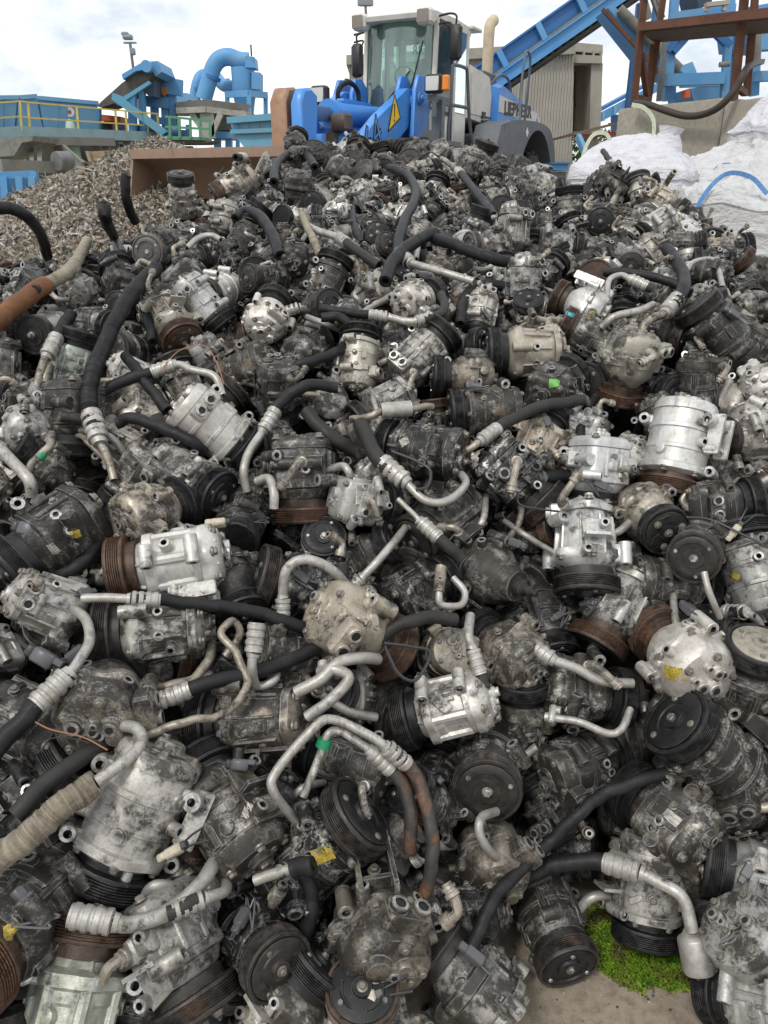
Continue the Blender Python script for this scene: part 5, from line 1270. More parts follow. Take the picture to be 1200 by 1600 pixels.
# ---- chute dropping to the right behind the rusty frame
e = empty('blue_chute', W(1020, 160, 16.5))
mb = MB(); pbox(mb, [(950, 12), (958, 8), (1072, 118), (1036, 122)], [16.4] * 4, .9); sub(mb, 'chute_body', BLUE, e)
mb = MB(); pbar(mb, (941, 14), 16.3, (1040, 124), 16.3, .06, .06); sub(mb, 'lower_flange', RUST_S, e)
mb = MB(); ptube(mb, [(968, 14, 16.3), (1010, 56, 16.3), (1062, 108, 16.3)], .085); sub(mb, 'upper_tube', DIRTST, e)
tag(e, 'blue chute slanting down to the right behind the rusty frame', 'chute')
# ---- far conveyor
e = empty('far_conveyor', W(1000, 230, 28))
mb = MB(); pbox(mb, [(915, 188), (1060, 112), (1060, 126), (915, 203)], 28, .1); sub(mb, 'side_beam', BLUE, e)
mb = MB(); pbox(mb, [(915, 181), (1060, 104), (1060, 109), (915, 187)], 28.1, 1.2); sub(mb, 'trough_side', BLUED, e)
mb = MB(); pbox(mb, [(1056, 106), (1082, 96), (1090, 116), (1060, 124)], 27.9, 1.4); sub(mb, 'head_drum_housing', BLUE, e)
mb = MB()
for k in range(8): x = 925 + k * 18; y = 183.5 - k * 9.5; pbar(mb, (x, y), 27.9, (x, y + 15), 27.9, .08, .08)
sub(mb, 'bracket', PALEB, e)
mb = MB(); pbar(mb, (1050, 125), 28.4, (1050, 300), 28.4, .2, .2); pbar(mb, (960, 180), 28.4, (960, 300), 28.4, .2, .2); sub(mb, 'support_legs', BLUED, e)
tag(e, 'small distant blue conveyor rising behind the concrete wall', 'conveyor')
# ---- concrete wall of big blocks
def YW(x): return 14.0 - 2.5 * (x - 965) / 235
for i, (x0, x1, lab) in enumerate(((965, 1131, 'left concrete wall block under the rusty frame, hose drooping over it'), (1132.5, 1300, 'right concrete wall block reaching the picture edge behind the bags'))):
    mb = MB(); f0, f1 = W(x0, 168 - 18 * (x0 - 965) / 235, YW(x0)), W(x1, 168 - 18 * (x1 - 965) / 235, YW(x1))
    tp = (f0.z + f1.z) / 2; u = Vector((f1.x - f0.x, f1.y - f0.y, 0)); Lw = u.length; n = Vector((-u.y, u.x, 0)).normalized()
    m = Matrix((u.normalized(), n, Vector((0, 0, 1)))).transposed().to_4x4(); m.translation = (f0.x, f0.y, 0)
    mb.box((Lw / 2, .6, tp / 2), (Lw, 1.2, tp), 0, m, .03)
    tag(build(mb, 'concrete_wall', WALLC), lab, 'wall', 'concrete wall blocks')
# ---- rusty frame on the wall
e = empty('rusty_scaffold', W(1000, 165, 13.8))
def YS(x): return YW(x) + .25
mb = MB()
for (a, b, dY) in (((1009, -30), (990, 167), 0), ((1166, -30), (1146, 156), 0)): 
    m1 = MB(); pbar(m1, a, YS(a[0]) + dY, b, YS(b[0]) + dY, .095, .095); sub(m1, 'post', RUST_S, e)
for (a, b, dY) in (((1040, -30), (1013, 160), .9), ((1182, -30), (1166, 150), .9)):
    m1 = MB(); pbar(m1, a, YS(a[0]) + dY, b, YS(b[0]) + dY, .085, .085); sub(m1, 'post', RUST_S, e)
m1 = MB(); pbar(m1, (1001, 42), YS(1003) - .08, (1230, 17), YS(1230) - .08, .09, .11); pbar(m1, (1004, 52), YS(1003) + .9, (1230, 31), YS(1230) + .9, .10, .13); sub(m1, 'deck_beam', RUST_S, e)
m1 = MB(); A = W(1003, 46, YS(1003)); B = W(1230, 22, YS(1230)); 
m1.add([A + Vector((0, 0, -.04)), B + Vector((0, 0, -.04)), B + Vector((.5, .95, -.04)), A + Vector((.5, .95, -.04)), A, B, B + Vector((.5, .95, 0)), A + Vector((.5, .95, 0))], [(3, 2, 1, 0), (4, 5, 6, 7), (0, 1, 5, 4), (2, 3, 7, 6), (1, 2, 6, 5), (3, 0, 4, 7)]); sub(m1, 'deck', simple('deck_grating', (.12, .09, .07), .8, 0, .6), e)
for (a, ya, b, yb, w) in (((1001, 85), YS(1000) + .05, (1012, 155), YS(1010) + .6, .08), ((1018, 70), YS(1015) + .7, (1012, 150), YS(1012) + .6, .07), ((994, 152), YS(995), (1014, 158), YS(1013) + .7, .08), ((1150, 135), YS(1150), (1164, 146), YS(1164) + .7, .08)):
    m1 = MB(); pbar(m1, a, ya, b, yb, w, w); sub(m1, 'brace', RUST_S, e)
m1 = MB(); pbar(m1, (1006, -10), YS(1005), (1230, -40), YS(1230), .1, .1); sub(m1, 'upper_rail', RUST_S, e)
tag(e, 'rusty brown steel frame with deck standing on the concrete wall', 'steel frame')
# ---- blue steelwork behind it
e = empty('blue_steelwork', W(1080, 160, 16))
for (a, b, Y, w) in (((1056, -30), (1042, 158), 15.4, .13), ((1144, -30), (1131, 153), 15.0, .115), ((1184, 30), (1178, 150), 14.6, .12), ((1154, 30), (1144, 152), 16.6, .13)):
    m1 = MB(); pbar(m1, a, Y, b, Y, w, w); sub(m1, 'column', BLUE, e)
m1 = MB(); pbar(m1, (1036, 126), 15.2, (1132, 122), 14.95, .16, .18); pbar(m1, (1064, 132), 16.0, (1135, 130), 16.0, .16, .10); pbar(m1, (1046, 28), 15.2, (1150, 14), 14.8, .12, .14); pbar(m1, (1178, 120), 14.4, (1230, 118), 14.3, .15, .15); sub(m1, 'beam', BLUE, e)
m1 = MB(); pbar(m1, (1085, 45), 15.3, (1052, 82), 15.3, .10, .10); pbar(m1, (1062, 55), 15.3, (1042, 80), 15.3, .10, .10); pbar(m1, (1112, 45), 15, (1140, 72), 15, .12, .12); sub(m1, 'diagonal_brace', BLUED, e)
m1 = MB(); ptube(m1, [(1040, 55, 15.0), (1035, 100, 15.0), (1030, 158, 15.0)], .055); sub(m1, 'steel_pipe', GREYST, e)
m1 = MB(); pbox(m1, [(1078, 138), (1130, 133), (1128, 152), (1084, 157)], 16.8, 1.0); sub(m1, 'machine_guard', BLUE, e)
m1 = MB(); pbox(m1, [(1172, 10), (1230, 0), (1230, 66), (1178, 64)], 15.2, 1.5); pbox(m1, [(1180, 38), (1230, 36), (1230, 75), (1184, 78)], 14.9, .3); sub(m1, 'hopper_panel', BLUE, e)
m1 = MB(); pbox(m1, [(1080, -40), (1118, -30), (1112, 4), (1092, 12)], 15.6, .8); sub(m1, 'drive_unit', simple('dark_blue_grey', (.04, .055, .09), .5), e)
m1 = MB(); pbar(m1, (1102, 8), 14.6, (1138, 4), 14.6, .12, .06); pbar(m1, (1106, 8), 14.6, (1104, 18), 14.6, .08, .06); pbar(m1, (1134, 6), 14.6, (1130, 17), 14.6, .08, .06); sub(m1, 'pale_bracket', BEIGEP, e)
m1 = MB(); pbox(m1, [(1072, 140), (1078, 140), (1079, 152), (1070, 152)], 15.0, .2); sub(m1, 'red_motor', ORANGE, e)
m1 = MB(); ptube(m1, [(1186, 40, 14.2), (1184, 70, 14.2), (1183, 95, 14.2)], .05); pbox(m1, [(1177, 92), (1196, 92), (1194, 100), (1180, 100)], 14.1, .3); ptube(m1, [(1124, 101, 14.5), (1140, 100, 14.5)], .04); sub(m1, 'pipe_fittings', DIRTST, e)
for (a, b, Y) in (((1000, -20), (1014, 30), 15.5), ((1012, -30), (1034, 30), 15.5)):
    m1 = MB(); pbar(m1, a, Y, b, Y, .10, .10); sub(m1, 'sloping_pipe', DIRTST, e)
m1 = MB(); ptube(m1, [(1022, -20, 14.9), (1029, 6, 14.9), (1036, 4, 14.9), (1042, -20, 14.9)], .025, 0, 8); sub(m1, 'cable_loop', GREYST, e)
tag(e, 'blue plant steelwork of columns and beams behind the rusty frame', 'steel structure')
# ---- drooping hose
mb = MB(); ptube(mb, [(992, 161, 13.5), (1012, 163, 13.2), (1040, 173, 12.9), (1070, 181, 12.6), (1098, 179, 12.3), (1125, 166, 12.0), (1150, 138, 11.9), (1166, 108, 12.0), (1182, 98, 13.0)], .048)
tag(build(mb, 'drooping_hose', rubber('brown_black_hose', (.055, .045, .038))), 'thick dark hose drooping in front of the concrete wall', 'hose')

# ------------------------------------------------------------------ bulk bags
def woven(name, col):
    M = Mat(name); c = M.n('ShaderNodeTexCoord').outputs['Object']
    big = M.noise(c, 2.4, 4, .5, .8); mid = M.noise(c, 7, 7, .6, 1.6); cre = M.noise(M.n('ShaderNodeMapping', {'Vector': c, 'Scale': (9, 9, 22), 'Rotation': (.35, .2, 0)}).outputs[0], 1.0, 6, .6, .6)
    o = M.mix(M.math('MULTIPLY', M.ramp(mid, (.52, 0), (.78, 1)), .18), col, (.42, .36, .28))
    M.val('Base Color', o); M.val('Roughness', .55)
    M.val('Subsurface Weight', 0.0)
    M.val('Normal', M.bump(cre, .8, .04, M.bump(mid, .5, .04, M.bump(M.noise(c, 420, 2, .5), .25, .004)))); return M.m
BAGW = woven('white_woven_bag', (.60, .59, .63)); BAGG = woven('grey_white_woven_bag', (.56, .56, .56))
LOOPB = simple('blue_strap', (.10, .27, .58), .7, 0, .5, (.45, .50, .60), 40); LOOPG = simple('white_green_strap', (.62, .66, .52), .6, 0, .5, (.22, .36, .16), 30)
TIEY = simple('amber_tie', (.55, .36, .08), .5)
def bag(label, c, w, dpt, h, rot, mat, seed, dome=.35, belly=.10, straps=(), mats_s=LOOPB, zb=0.0, skirt=None, crump=1.0):
    r = random.Random(seed); e = empty('bulk_bag', (c.x, c.y, zb)); e.rotation_euler[2] = rot
    g = MB(); seg = 180; rows = 120; vs = []; fs = []
    def crease(q, k):     # pinched folds: sharp lines between soft panels
        return abs(mnoise.noise(q * k)) + .5 * abs(mnoise.noise(q * k * 2.1 + Vector((5, 3, 1))))
    for j in range(rows + 1):
        t = j / rows
        if t < .60: s = t / .60; zz = h * (.02 + .80 * s); rad = 1 + belly * math.sin(PI * (.12 + .85 * s)); sq = .97
        else:
            s = (t - .60) / .40; c_ = min(1, s / .22); u_ = max(0, s - .22) / .78; rad = (1 + belly * .3) * (1 - .07 * c_ ** 2) * (1 - u_ ** 1.0) + .001
            zz = h * (.82 + .055 * math.sin(c_ * PI / 2) + dome * .25 * (1 - (1 - u_) ** 2.6)); sq = .97 - .5 * s
        for i in range(seg):
            a = 2 * PI * i / seg; ca, sa = math.cos(a), math.sin(a)
            k = (1 - sq) + sq / ((abs(ca) ** 9 + abs(sa) ** 9) ** (1 / 9))
            x, y = ca * k * rad * w / 2, sa * k * rad * dpt / 2
            q = Vector((x, y, zz)) + Vector((seed * 3.1, seed * 1.7, 0)); L = math.hypot(x, y) + 1e-6
            side = min(1, max(0, (.64 - t) / .08))
            f = mnoise.noise(q * 1.6) * .035 - side * .016 * crease(Vector((q.x * .7, q.y * .7, q.z * 2.4)), 2.4) - side * .012 * abs(mnoise.noise(Vector((q.x * 2.5 + q.z * 4, q.y * 2.5, q.z * 5))))
            f *= min(1, L / (.2 * w))
            dz = (1 - side) * ((mnoise.noise(q * 2.2) * .10 - .10 * crease(q, 2.4)) * crump + .04 * (1 - crump) * mnoise.noise(q * 2))
            rg_ = .030 * (1 - min(1, abs(mnoise.noise(q * 3.3 + Vector((2, 8, 4)))) * 3.0)) ** 3 + .016 * (1 - min(1, abs(mnoise.noise(q * 7.5)) * 3.0)) ** 3
            f += rg_ * side * .45; dz += rg_ * (1 - side) * (.4 + crump)
            vs.append((x + x / L * f, y + y / L * f, zz + dz))
    for j in range(rows):
        for i in range(seg): k = (i + 1) % seg; fs.append((j * seg + i, j * seg + k, (j + 1) * seg + k, (j + 1) * seg + i))
    fs.append(tuple(range(seg))[::-1]); fs.append(tuple(rows * seg + i for i in range(seg)))
    g.add(vs, fs); sk = build(g, 'sack', mat, e, 80)
    sm = MB(); jt = int(rows * .60)
    sm.tube([vs[jt * seg + i] for i in range(0, seg, 2)] + [vs[jt * seg]], .007, 5)
    for i in (seg // 8, 3 * seg // 8, 5 * seg // 8, 7 * seg // 8, 11 * seg // 16): sm.tube([vs[j * seg + i] for j in range(2, jt, 3)], .006, 5)
    build(sm, 'seam', mat, sk, 60)
    for (pts, ms) in straps:      # flat webbing loops, local metres
        S = spline(pts, 8); mb = MB(); vs = []; fs = []
        for k, p in enumerate(S):
            t = (S[min(k + 1, len(S) - 1)] - S[max(k - 1, 0)]).normalized(); sd = t.cross(Vector((0, 1, .2))).normalized() * .017; nn = t.cross(sd).normalized() * .003
            vs += [p - sd - nn, p + sd - nn, p + sd + nn, p - sd + nn]
        for k in range(len(S) - 1):
            for q in range(4): fs.append((k * 4 + q, k * 4 + (q + 1) % 4, (k + 1) * 4 + (q + 1) % 4, (k + 1) * 4 + q))
        fs += [(3, 2, 1, 0), tuple(len(vs) - 4 + q for q in range(4))]
        mb.add(vs, fs); build(mb, 'lifting_loop', ms, e, 60)
    if skirt:
        for (pts, r0) in skirt:
            mb = MB(); mb.lathe([(r0, 0), (r0 * .8, .10), (r0 * .55, .17), (r0 * .7, .22)], 20, 0, at(pts, (.15, .1, 1)), lobes=5); build(mb, 'gathered_neck', mat, e, 60)
    tag(e, label, 'bulk bag', 'white bulk bags by the concrete wall')
    return e
def V3(*p): return Vector(p)
c = W(993, 285, 8.2); bag('round-shouldered white bulk bag behind the right mound, green-edged loops', c, 1.12, 1.0, 1.80, -.55, BAGW, 1, .62, .09, crump=.42, skirt=[(Vector((.26, -.10, 1.70)), .17)], straps=
    [([V3(-.50, -.1, 1.46), V3(-.50, -.16, 1.68), V3(-.42, -.18, 1.86), V3(-.30, -.16, 1.88), V3(-.24, -.12, 1.78), V3(-.25, -.1, 1.68)], LOOPG), ([V3(.16, -.14, 1.80), V3(.14, -.17, 1.98), V3(.05, -.20, 2.08), V3(-.06, -.22, 2.11)], LOOPG)])
c = W(1180, 330, 6.9); bag('large wrinkled white bulk bag at the right edge with blue loop', c, 1.25, 1.0, 1.58, -.10, BAGG, 2, .25, .03,
    [([V3(-.63, -.50, .60), V3(-.64, -.52, 1.10), V3(-.58, -.52, 1.34), V3(-.42, -.46, 1.50), V3(-.22, -.42, 1.48), V3(-.08, -.44, 1.36)], LOOPB)])
c = W(1120, 275, 8.6); bag('crumpled white bulk bag wedged behind the large wrinkled one', c, 1.2, 1.1, 1.78, .15, BAGG, 3, .35, .04, [([V3(-.34, -.42, 1.46), V3(-.26, -.44, 1.58), V3(-.14, -.45, 1.60), V3(-.06, -.42, 1.50)], LOOPB)], skirt=None)
c = W(1192, 262, 8.9); bag('crumpled bag with peaked top against the concrete wall, right', c, 1.1, 1.0, 1.94, -.2, BAGG, 4, .3, .04, skirt=[(Vector((-.30, -.25, 1.66)), .13)])
c = W(1245, 230, 9.6); bag('tall pale bag leaning in at the far right edge, mostly out of frame', c, 1.2, 1.1, 2.40, .3, BAGW, 5, .4, .06)
mb = MB(); p = W(1112, 233, 7.9); mb.lathe([(.03, 0), (.05, .02), (.03, .05)], 10, 0, at(p, (.4, -.3, 1))); 
# ------------------------------------------------------------------ wheel loader
TH = R(26); LC = Vector((.41, 14.15, 0))
LF = Vector((-math.sin(TH), -math.cos(TH), 0)); LL = Vector((math.cos(TH), -math.sin(TH), 0))
LM = Matrix((LF, LL, Vector((0, 0, 1)))).transposed().to_4x4(); LM.translation = LC
ld = empty('wheel_loader', LC, LM)
tag(ld, 'big blue and off-white wheel loader with rusty bucket behind the pile', 'wheel loader')
LBLUE = simple('loader_blue', (.045, .23, .66), .38, 0, .45, (.14, .20, .29), 3, c2=(.06, .27, .70))
LWHITE = simple('loader_white', (.62, .60, .54), .42, 0, .5, (.40, .36, .28), 4)
LGREY = simple('loader_grey', (.095, .108, .128), .5, 0, .4, (.22, .20, .17), 4)
BUCK = simple('bucket_steel', (.215, .145, .10), .62, .15, .6, (.15, .08, .05), 3, .15, 30, c2=(.255, .175, .12))
TYRE = simple('tyre_rubber', (.018, .018, .018), .8, 0, .5, (.08, .07, .06), 6)
DKIN = simple('cab_interior', (.03, .032, .033), .7)
LENS = simple('lamp_lens', (.55, .55, .52), .15, .3); AMB = simple('amber_lens', (.75, .22, .02), .2)
TANB = simple('exhaust_tan', (.52, .43, .30), .5, 0, .5, (.30, .22, .14), 6)
SIGNY = simple('sign_yellow', (.85, .55, .02), .5); INK = simple('black_ink', (.012, .012, .012), .5); SWHITE = simple('sticker_white', (.8, .8, .8), .5)
def glass(name):
    M = Mat(name); M.val('Base Color', (.55, .72, .68, 1)); M.val('Roughness', .03)
    tr = M.n('ShaderNodeBsdfTransparent', {'Color': (.80, .92, .88, 1)}); gl = M.n('ShaderNodeBsdfGlossy', {'Color': (.9, 1, .98, 1), 'Roughness': .03})
    fr = M.n('ShaderNodeFresnel', {'IOR': 1.5}); a = M.math('ADD', fr.outputs[0], .06)
    mx = M.n('ShaderNodeMixShader', {0: a, 1: tr.outputs[0], 2: gl.outputs[0]})
    df = M.n('ShaderNodeBsdfDiffuse', {'Color': (.45, .55, .52, 1)}); m2 = M.n('ShaderNodeMixShader', {0: .10, 1: mx.outputs[0], 2: df.outputs[0]})
    M.t.links.new(m2.outputs[0], M.t.nodes['Material Output'].inputs['Surface']); return M.m
GLASS = glass('cab_glass'); GLASSD = simple('dark_door_glass', (.02, .035, .035), .06)
def lp(name, mb, mats, parent=ld, sharp=38): return build(mb, name, mats, parent, sharp)
def xz(mb, poly, y0, y1, mat=0, ch=0.0):
    "profile in the loader's fore-aft plane, extruded across"
    m = Matrix(((1, 0, 0), (0, 0, 1), (0, 1, 0))).to_4x4()
    mb.prism([(x, z) for x, z in poly], y0, y1, mat, m, ch)
# bucket
b = MB(); hw = 1.88; X0 = 3.85
inner = [(X0 + .62, 1.76), (X0 + .30, 1.60), (X0 + .12, 1.28), (X0 + .16, .95), (X0 + .42, .70), (X0 + 1.0, .60), (X0 + 1.45, .58)]
inner = [(p.x, p.y) for p in spline([Vector((x, z, 0)) for x, z in inner], 4)]
outer = []
for i, (x, z) in enumerate(inner):
    a = inner[max(i - 1, 0)]; c = inner[min(i + 1, len(inner) - 1)]; t = Vector((c[0] - a[0], c[1] - a[1])).normalized(); outer.append((x + t.y * .05, z - t.x * .05))
xz(b, inner + outer[::-1], -hw, hw); lp('bucket', b, BUCK); bk = ld.children[-1]
for y in (-hw, hw):
    s_ = MB(); xz(s_, [(X0 + .64, 1.78)] + [(x - .03, z) for x, z in inner[2:-2]] + [(X0 + 1.45, .56), (X0 + 1.40, .75), (X0 + .80, 1.20)], y - .02, y + .02); build(s_, 'side_plate', BUCK, bk)
s_ = MB(); s_.box((X0 + .62, 0, 1.79), (.10, hw * 2 + .06, .11), 0, None, .02)
for y in (-1.2, -.6, 0, .6, 1.2): s_.box((X0 + .62, y, 1.79), (.104, .02, .116))
build(s_, 'top_rim', simple('rim_steel', (.30, .205, .15), .55, .2, .5, (.18, .10, .07), 4, .1, 30), bk)
s_ = MB(); s_.tube([(X0 + .40, -.62, 1.64), (X0 + .46, -.66, 1.56), (X0 + .46, -.60, 1.52), (X0 + .40, -.58, 1.60)], .012, 6); build(s_, 'lifting_eye', DIRTST, bk)
# boom
def arm(y):
    m = MB(); xz(m, [(1.10, 2.72), (1.35, 2.72), (2.3, 2.30), (3.3, 1.72), (4.0, 1.35), (4.0, 1.12), (3.3, 1.28), (2.2, 1.72), (1.35, 2.20), (1.05, 2.45)], y - .07, y + .07, 0, .015)
    m.cyl((1.2, y - .10, 2.55), (1.2, y + .10, 2.55), .10, 16); m.cyl((3.95, y - .10, 1.24), (3.95, y + .10, 1.24), .10, 16)
    return lp('lift_arm', m, LBLUE)
arm(-.52); al = arm(.52)
t = MB(); xz(t, [(1.62, 2.32), (1.82, 2.60), (2.02, 2.12)], .592, .596); build(t, 'warning_triangle', SIGNY, al)
t2 = MB(); xz(t2, [(1.805, 2.48), (1.835, 2.48), (1.828, 2.31), (1.812, 2.31)], .597, .599); xz(t2, [(1.806, 2.285), (1.834, 2.285), (1.834, 2.255), (1.806, 2.255)], .597, .599)
for (p, q) in (((1.62, 2.32), (1.82, 2.60)), ((1.82, 2.60), (2.02, 2.12)), ((2.02, 2.12), (1.62, 2.32))): t2.bar((p[0], .597, p[1]), (q[0], .597, q[1]), .018, .004, 0, (0, 1, 0))
build(t2, 'warning_mark', INK, al)
def lettering(txt, size, M, mat, par, name='lettering', extr=.002, bold=.0, sx=1.0, outline=None):
    c = bpy.data.curves.new('txt', 'FONT'); c.body = txt; c.size = size; c.extrude = extr; c.offset = bold; c.align_x = 'CENTER'; c.align_y = 'CENTER'
    o = bpy.data.objects.new('txt', c); COL.objects.link(o); dg = bpy.context.evaluated_depsgraph_get()
    me = bpy.data.meshes.new_from_object(o.evaluated_get(dg)); bpy.data.objects.remove(o)
    me.transform(M @ Matrix.Diagonal((sx, 1, 1, 1))); me.materials.clear(); me.materials.append(mat); me.name = name
    return link(name, me, par)
# text on the left flank reads from front (screen left) to rear: right-vector = -x, up = z, normal = +y
def flank(x, y, z, tilt=0.0):
    r = Vector((-math.cos(tilt), 0, math.sin(tilt))); u = Vector((math.sin(tilt), 0, math.cos(tilt))); n = Vector((0, 1, 0))
    m = Matrix((r, u, n)).transposed().to_4x4(); m.translation = (x, y, z); return m
lettering('L564', .56, flank(2.74, .594, 1.88, R(28)), INK, al, 'model_lettering', .002, .012, 1.0)
lettering('L564', .56, flank(2.74, .5975, 1.88, R(28)), LBLUE, al, 'lettering_fill', .0012, -.010, 1.0)
t = MB()
for y in (-.52, .52):
    xz(t, [(.72, 2.10), (.80, 2.80), (.98, 2.92), (1.18, 2.90), (1.30, 2.70), (1.42, 1.6), (.72, 1.5)], y - .17, y - .11, 0, .01); xz(t, [(.72, 2.10), (.80, 2.80), (.98, 2.92), (1.18, 2.90), (1.30, 2.70), (1.42, 1.6), (.72, 1.5)], y + .11, y + .17, 0, .01)
    t.cyl((1.15, y - .2, 2.60), (1.15, y + .2, 2.60), .09, 14); t.bolt(at((1.15, y + .2, 2.60), (0, 1, 0)), .05, .03, 0)
lp('boom_tower', t, LBLUE)
t = MB(); t.box((1.0, 0, 1.5), (1.0, .8, 1.3), 0, None, .05); t.box((2.1, 0, 1.55), (1.6, .5, .35), 0, None, .05); t.box((2.5, 0, 1.95), (.5, .9, .25), 0, None, .05); lp('front_frame', t, LBLUE)
# tilt linkage
t = MB(); t.cyl((1.15, 0, 2.36), (2.62, 0, 2.32), .155, 24); t.cyl((2.55, 0, 2.32), (2.68, 0, 2.32), .18, 24); t.box((1.9, .0, 2.50), (.9, .12, .06), 0, None, .02); lp('tilt_cylinder', t, LBLUE)
t = MB(); t.cyl((2.65, 0, 2.32), (3.42, 0, 2.29), .085, 20); t.box((3.0, 0, 2.30), (.5, .18, .17), 0, None, .03); lp('piston_rod', t, simple('blue_grey_steel', (.09, .17, .36), .4, .3, .6, (.16, .08, .05), 6))
t = MB()
prof = [(3.36, 2.50), (3.50, 2.56), (3.66, 2.54), (3.76, 2.40), (3.76, 1.9), (3.86, 1.5), (3.66, 1.3), (3.42, 1.9), (3.36, 2.3)]
xz(t, prof, -.22, .02, 0, .03); xz(t, [(x + .02, z - .02) for x, z in prof], .10, .26, 1, .03); lp('bellcrank', t, [simple('bellcrank_rust', (.31, .185, .115), .6, .1, .6, (.16, .07, .04), 6), LBLUE])
t = MB(); t.box((2.75, .25, 2.20), (.22, .25, .22), 0, None, .03); t.box((2.68, .1, 2.02), (.2, .2, .18), 0, None, .03); lp('valve_block', t, simple('greasy_block', (.10, .075, .06), .6, .2, .6, (.03, .025, .02), 12))
t = MB()
for k in range(4): t.tube(spline([(2.6, .2 + .05 * k, 2.12), (2.2, .25 + .06 * k, 1.95 - .05 * k), (1.7, .3 + .05 * k, 2.05), (1.3, .25 + .05 * k, 2.30)], 6), .022, 6)
t.tube(spline([(1.85, -.3, 2.48), (1.85, -.28, 2.70), (1.65, -.22, 2.80), (1.45, -.18, 2.70), (1.45, -.18, 2.45)], 6), .035, 8); lp('hydraulic_hoses', t, RUB)
# lamps
def lamp(x, y, z, amb):
    m = MB(); m.box((x, y, z), (.16, .26, .24), 0, None, .03); o = lp('headlight', m, BLACKM)
    l = MB(); l.box((x + .085, y, z), (.02, .20, .18), 0, None, .008); build(l, 'lens', LENS, o)
    l = MB(); l.box((x + .03, y + amb * .19, z), (.10, .10, .20), 0, None, .02); build(l, 'indicator', AMB, o)
    s = MB(); s.bar((x - .02, y, z - .12), (x - .02, y, z - .42), .05, .05); build(s, 'lamp_post', LGREY, o)
lamp(2.15, -.42, 2.60, -1); lamp(1.30, .98, 2.76, 1)
# cab
CW = .72
t = MB()
def curved(mb, z0, z1, xf, bulge, hw_, th, mat=0, n=14):
    vs = []; fs = []
    for k, z in enumerate((z0, z1)):
        for i in range(n + 1):
            y = -hw_ + 2 * hw_ * i / n; x = xf[k] - bulge * (y / hw_) ** 2 * abs(y / hw_) ** .6
            vs += [(x, y, z), (x - th, y * .985, z)]
    m_ = (n + 1) * 2
    for i in range(n):
        a = i * 2; fs += [(a, a + 2, m_ + a + 2, m_ + a), (a + 1, m_ + a + 1, m_ + a + 3, a + 3), (a, a + 1, a + 3, a + 2), (m_ + a, m_ + a + 2, m_ + a + 3, m_ + a + 1)]
    fs += [(0, m_, m_ + 1, 1), (2 * n, 2 * n + 1, m_ + 2 * n + 1, m_ + 2 * n)]
    mb.add(vs, fs, mat)
t = MB(); t.box((-.05, 0, 2.12), (1.40, 1.44, .90), 0, None, .06); xz(t, [(.66, 2.55), (.80, 2.42), (.80, 1.7), (.66, 1.7)], -.70, .70, 0, .02)
cab = lp('cab', t, LWHITE)
t = MB(); curved(t, 2.56, 3.74, (.92, .80), .22, .66, .012); build(t, 'windscreen', GLASS, cab)
for y in (-.70, .70):
    t = MB(); t.bar((.68, y, 2.55), (.58, y, 3.82), .06, .07); build(t, 'front_pillar', LWHITE, cab)
for y in (-.70, .70):
    t = MB(); t.bar((-.12, y, 1.72), (-.12, y, 3.82), .10, .07, 0, (0, 1, 0)); build(t, 'middle_pillar', LWHITE, cab)
    t = MB(); y *= .97; t.bar((-.72, y, 2.5), (-.72, y, 3.82), .09, .09); build(t, 'rear_pillar', LWHITE, cab)
for y in (-.705, .705):
    t = MB(); xz(t, [(.60, 1.95), (.62, 2.60), (.55, 3.74), (-.04, 3.74), (-.04, 1.95)], y - .012, y + .012); o = build(t, 'door_glass', GLASSD if y > 0 else GLASS, cab)
    f = MB(); s = 1 if y > 0 else -1
    for (a, c) in (((.60, 1.93), (.63, 2.6)), ((.63, 2.6), (.56, 3.76)), ((.56, 3.76), (-.04, 3.76)), ((-.04, 3.76), (-.04, 1.93)), ((-.04, 1.93), (.60, 1.93))): f.bar((a[0], y + .012 * s, a[1]), (c[0], y + .012 * s, c[1]), .05, .03, 0, (0, 1, 0))
    f.box((.25, y + .02 * s, 2.50), (.55, .03, .05)); build(f, 'door_frame', BLACKM, o)
    t = MB(); xz(t, [(-.20, 2.55), (-.20, 3.74), (-.68, 3.74), (-.68, 2.55)], y - .008, y + .008); build(t, 'side_glass', GLASS, cab)
t = MB(); t.box((-.72, 0, 3.16), (.012, 1.28, 1.2)); build(t, 'rear_window', GLASS, cab)
t = MB(); t.box((-.70, 0, 2.72), (.03, 1.30, .42)); t.box((-.70, -.10, 3.2), (.035, .18, 1.15)); t.box((-.70, 0, 3.74), (.04, 1.3, .16)); build(t, 'rear_panel', DKIN, cab)
lettering('LIEBHERR', .20, Matrix.Translation((-.745, -.08, 3.58)) @ Matrix.Rotation(-PI / 2, 4, 'Z') @ Matrix.Rotation(PI / 2, 4, 'X'), INK, cab, 'rear_lettering', .002, .004)
t = MB(); xz(t, [(.98, 3.74), (1.0, 3.80), (.80, 3.87), (-.2, 3.90), (-.85, 3.86), (-.88, 3.74)], -.72, .72, 0, .05); t.box((-.95, .35, 3.86), (.45, .9, .05), 0, None, .01); build(t, 'roof', LWHITE, cab)
t = MB()
t.box((.5, 0, 3.80), (.3, .5, .06)); build(t, 'headliner', LWHITE, cab)
for y in (-.62, .66):
    t = MB(); t.box((.92, y, 3.75), (.24, .28, .22), 0, None, .04); build(t, 'roof_lamp_housing', LWHITE, cab)
for y in (-.62, .66):
    t = MB(); t.box((1.045, y, 3.745), (.02, .22, .17), 0, None, .01); build(t, 'work_lamp', simple('smoky_lens', (.22, .19, .16), .25), cab)
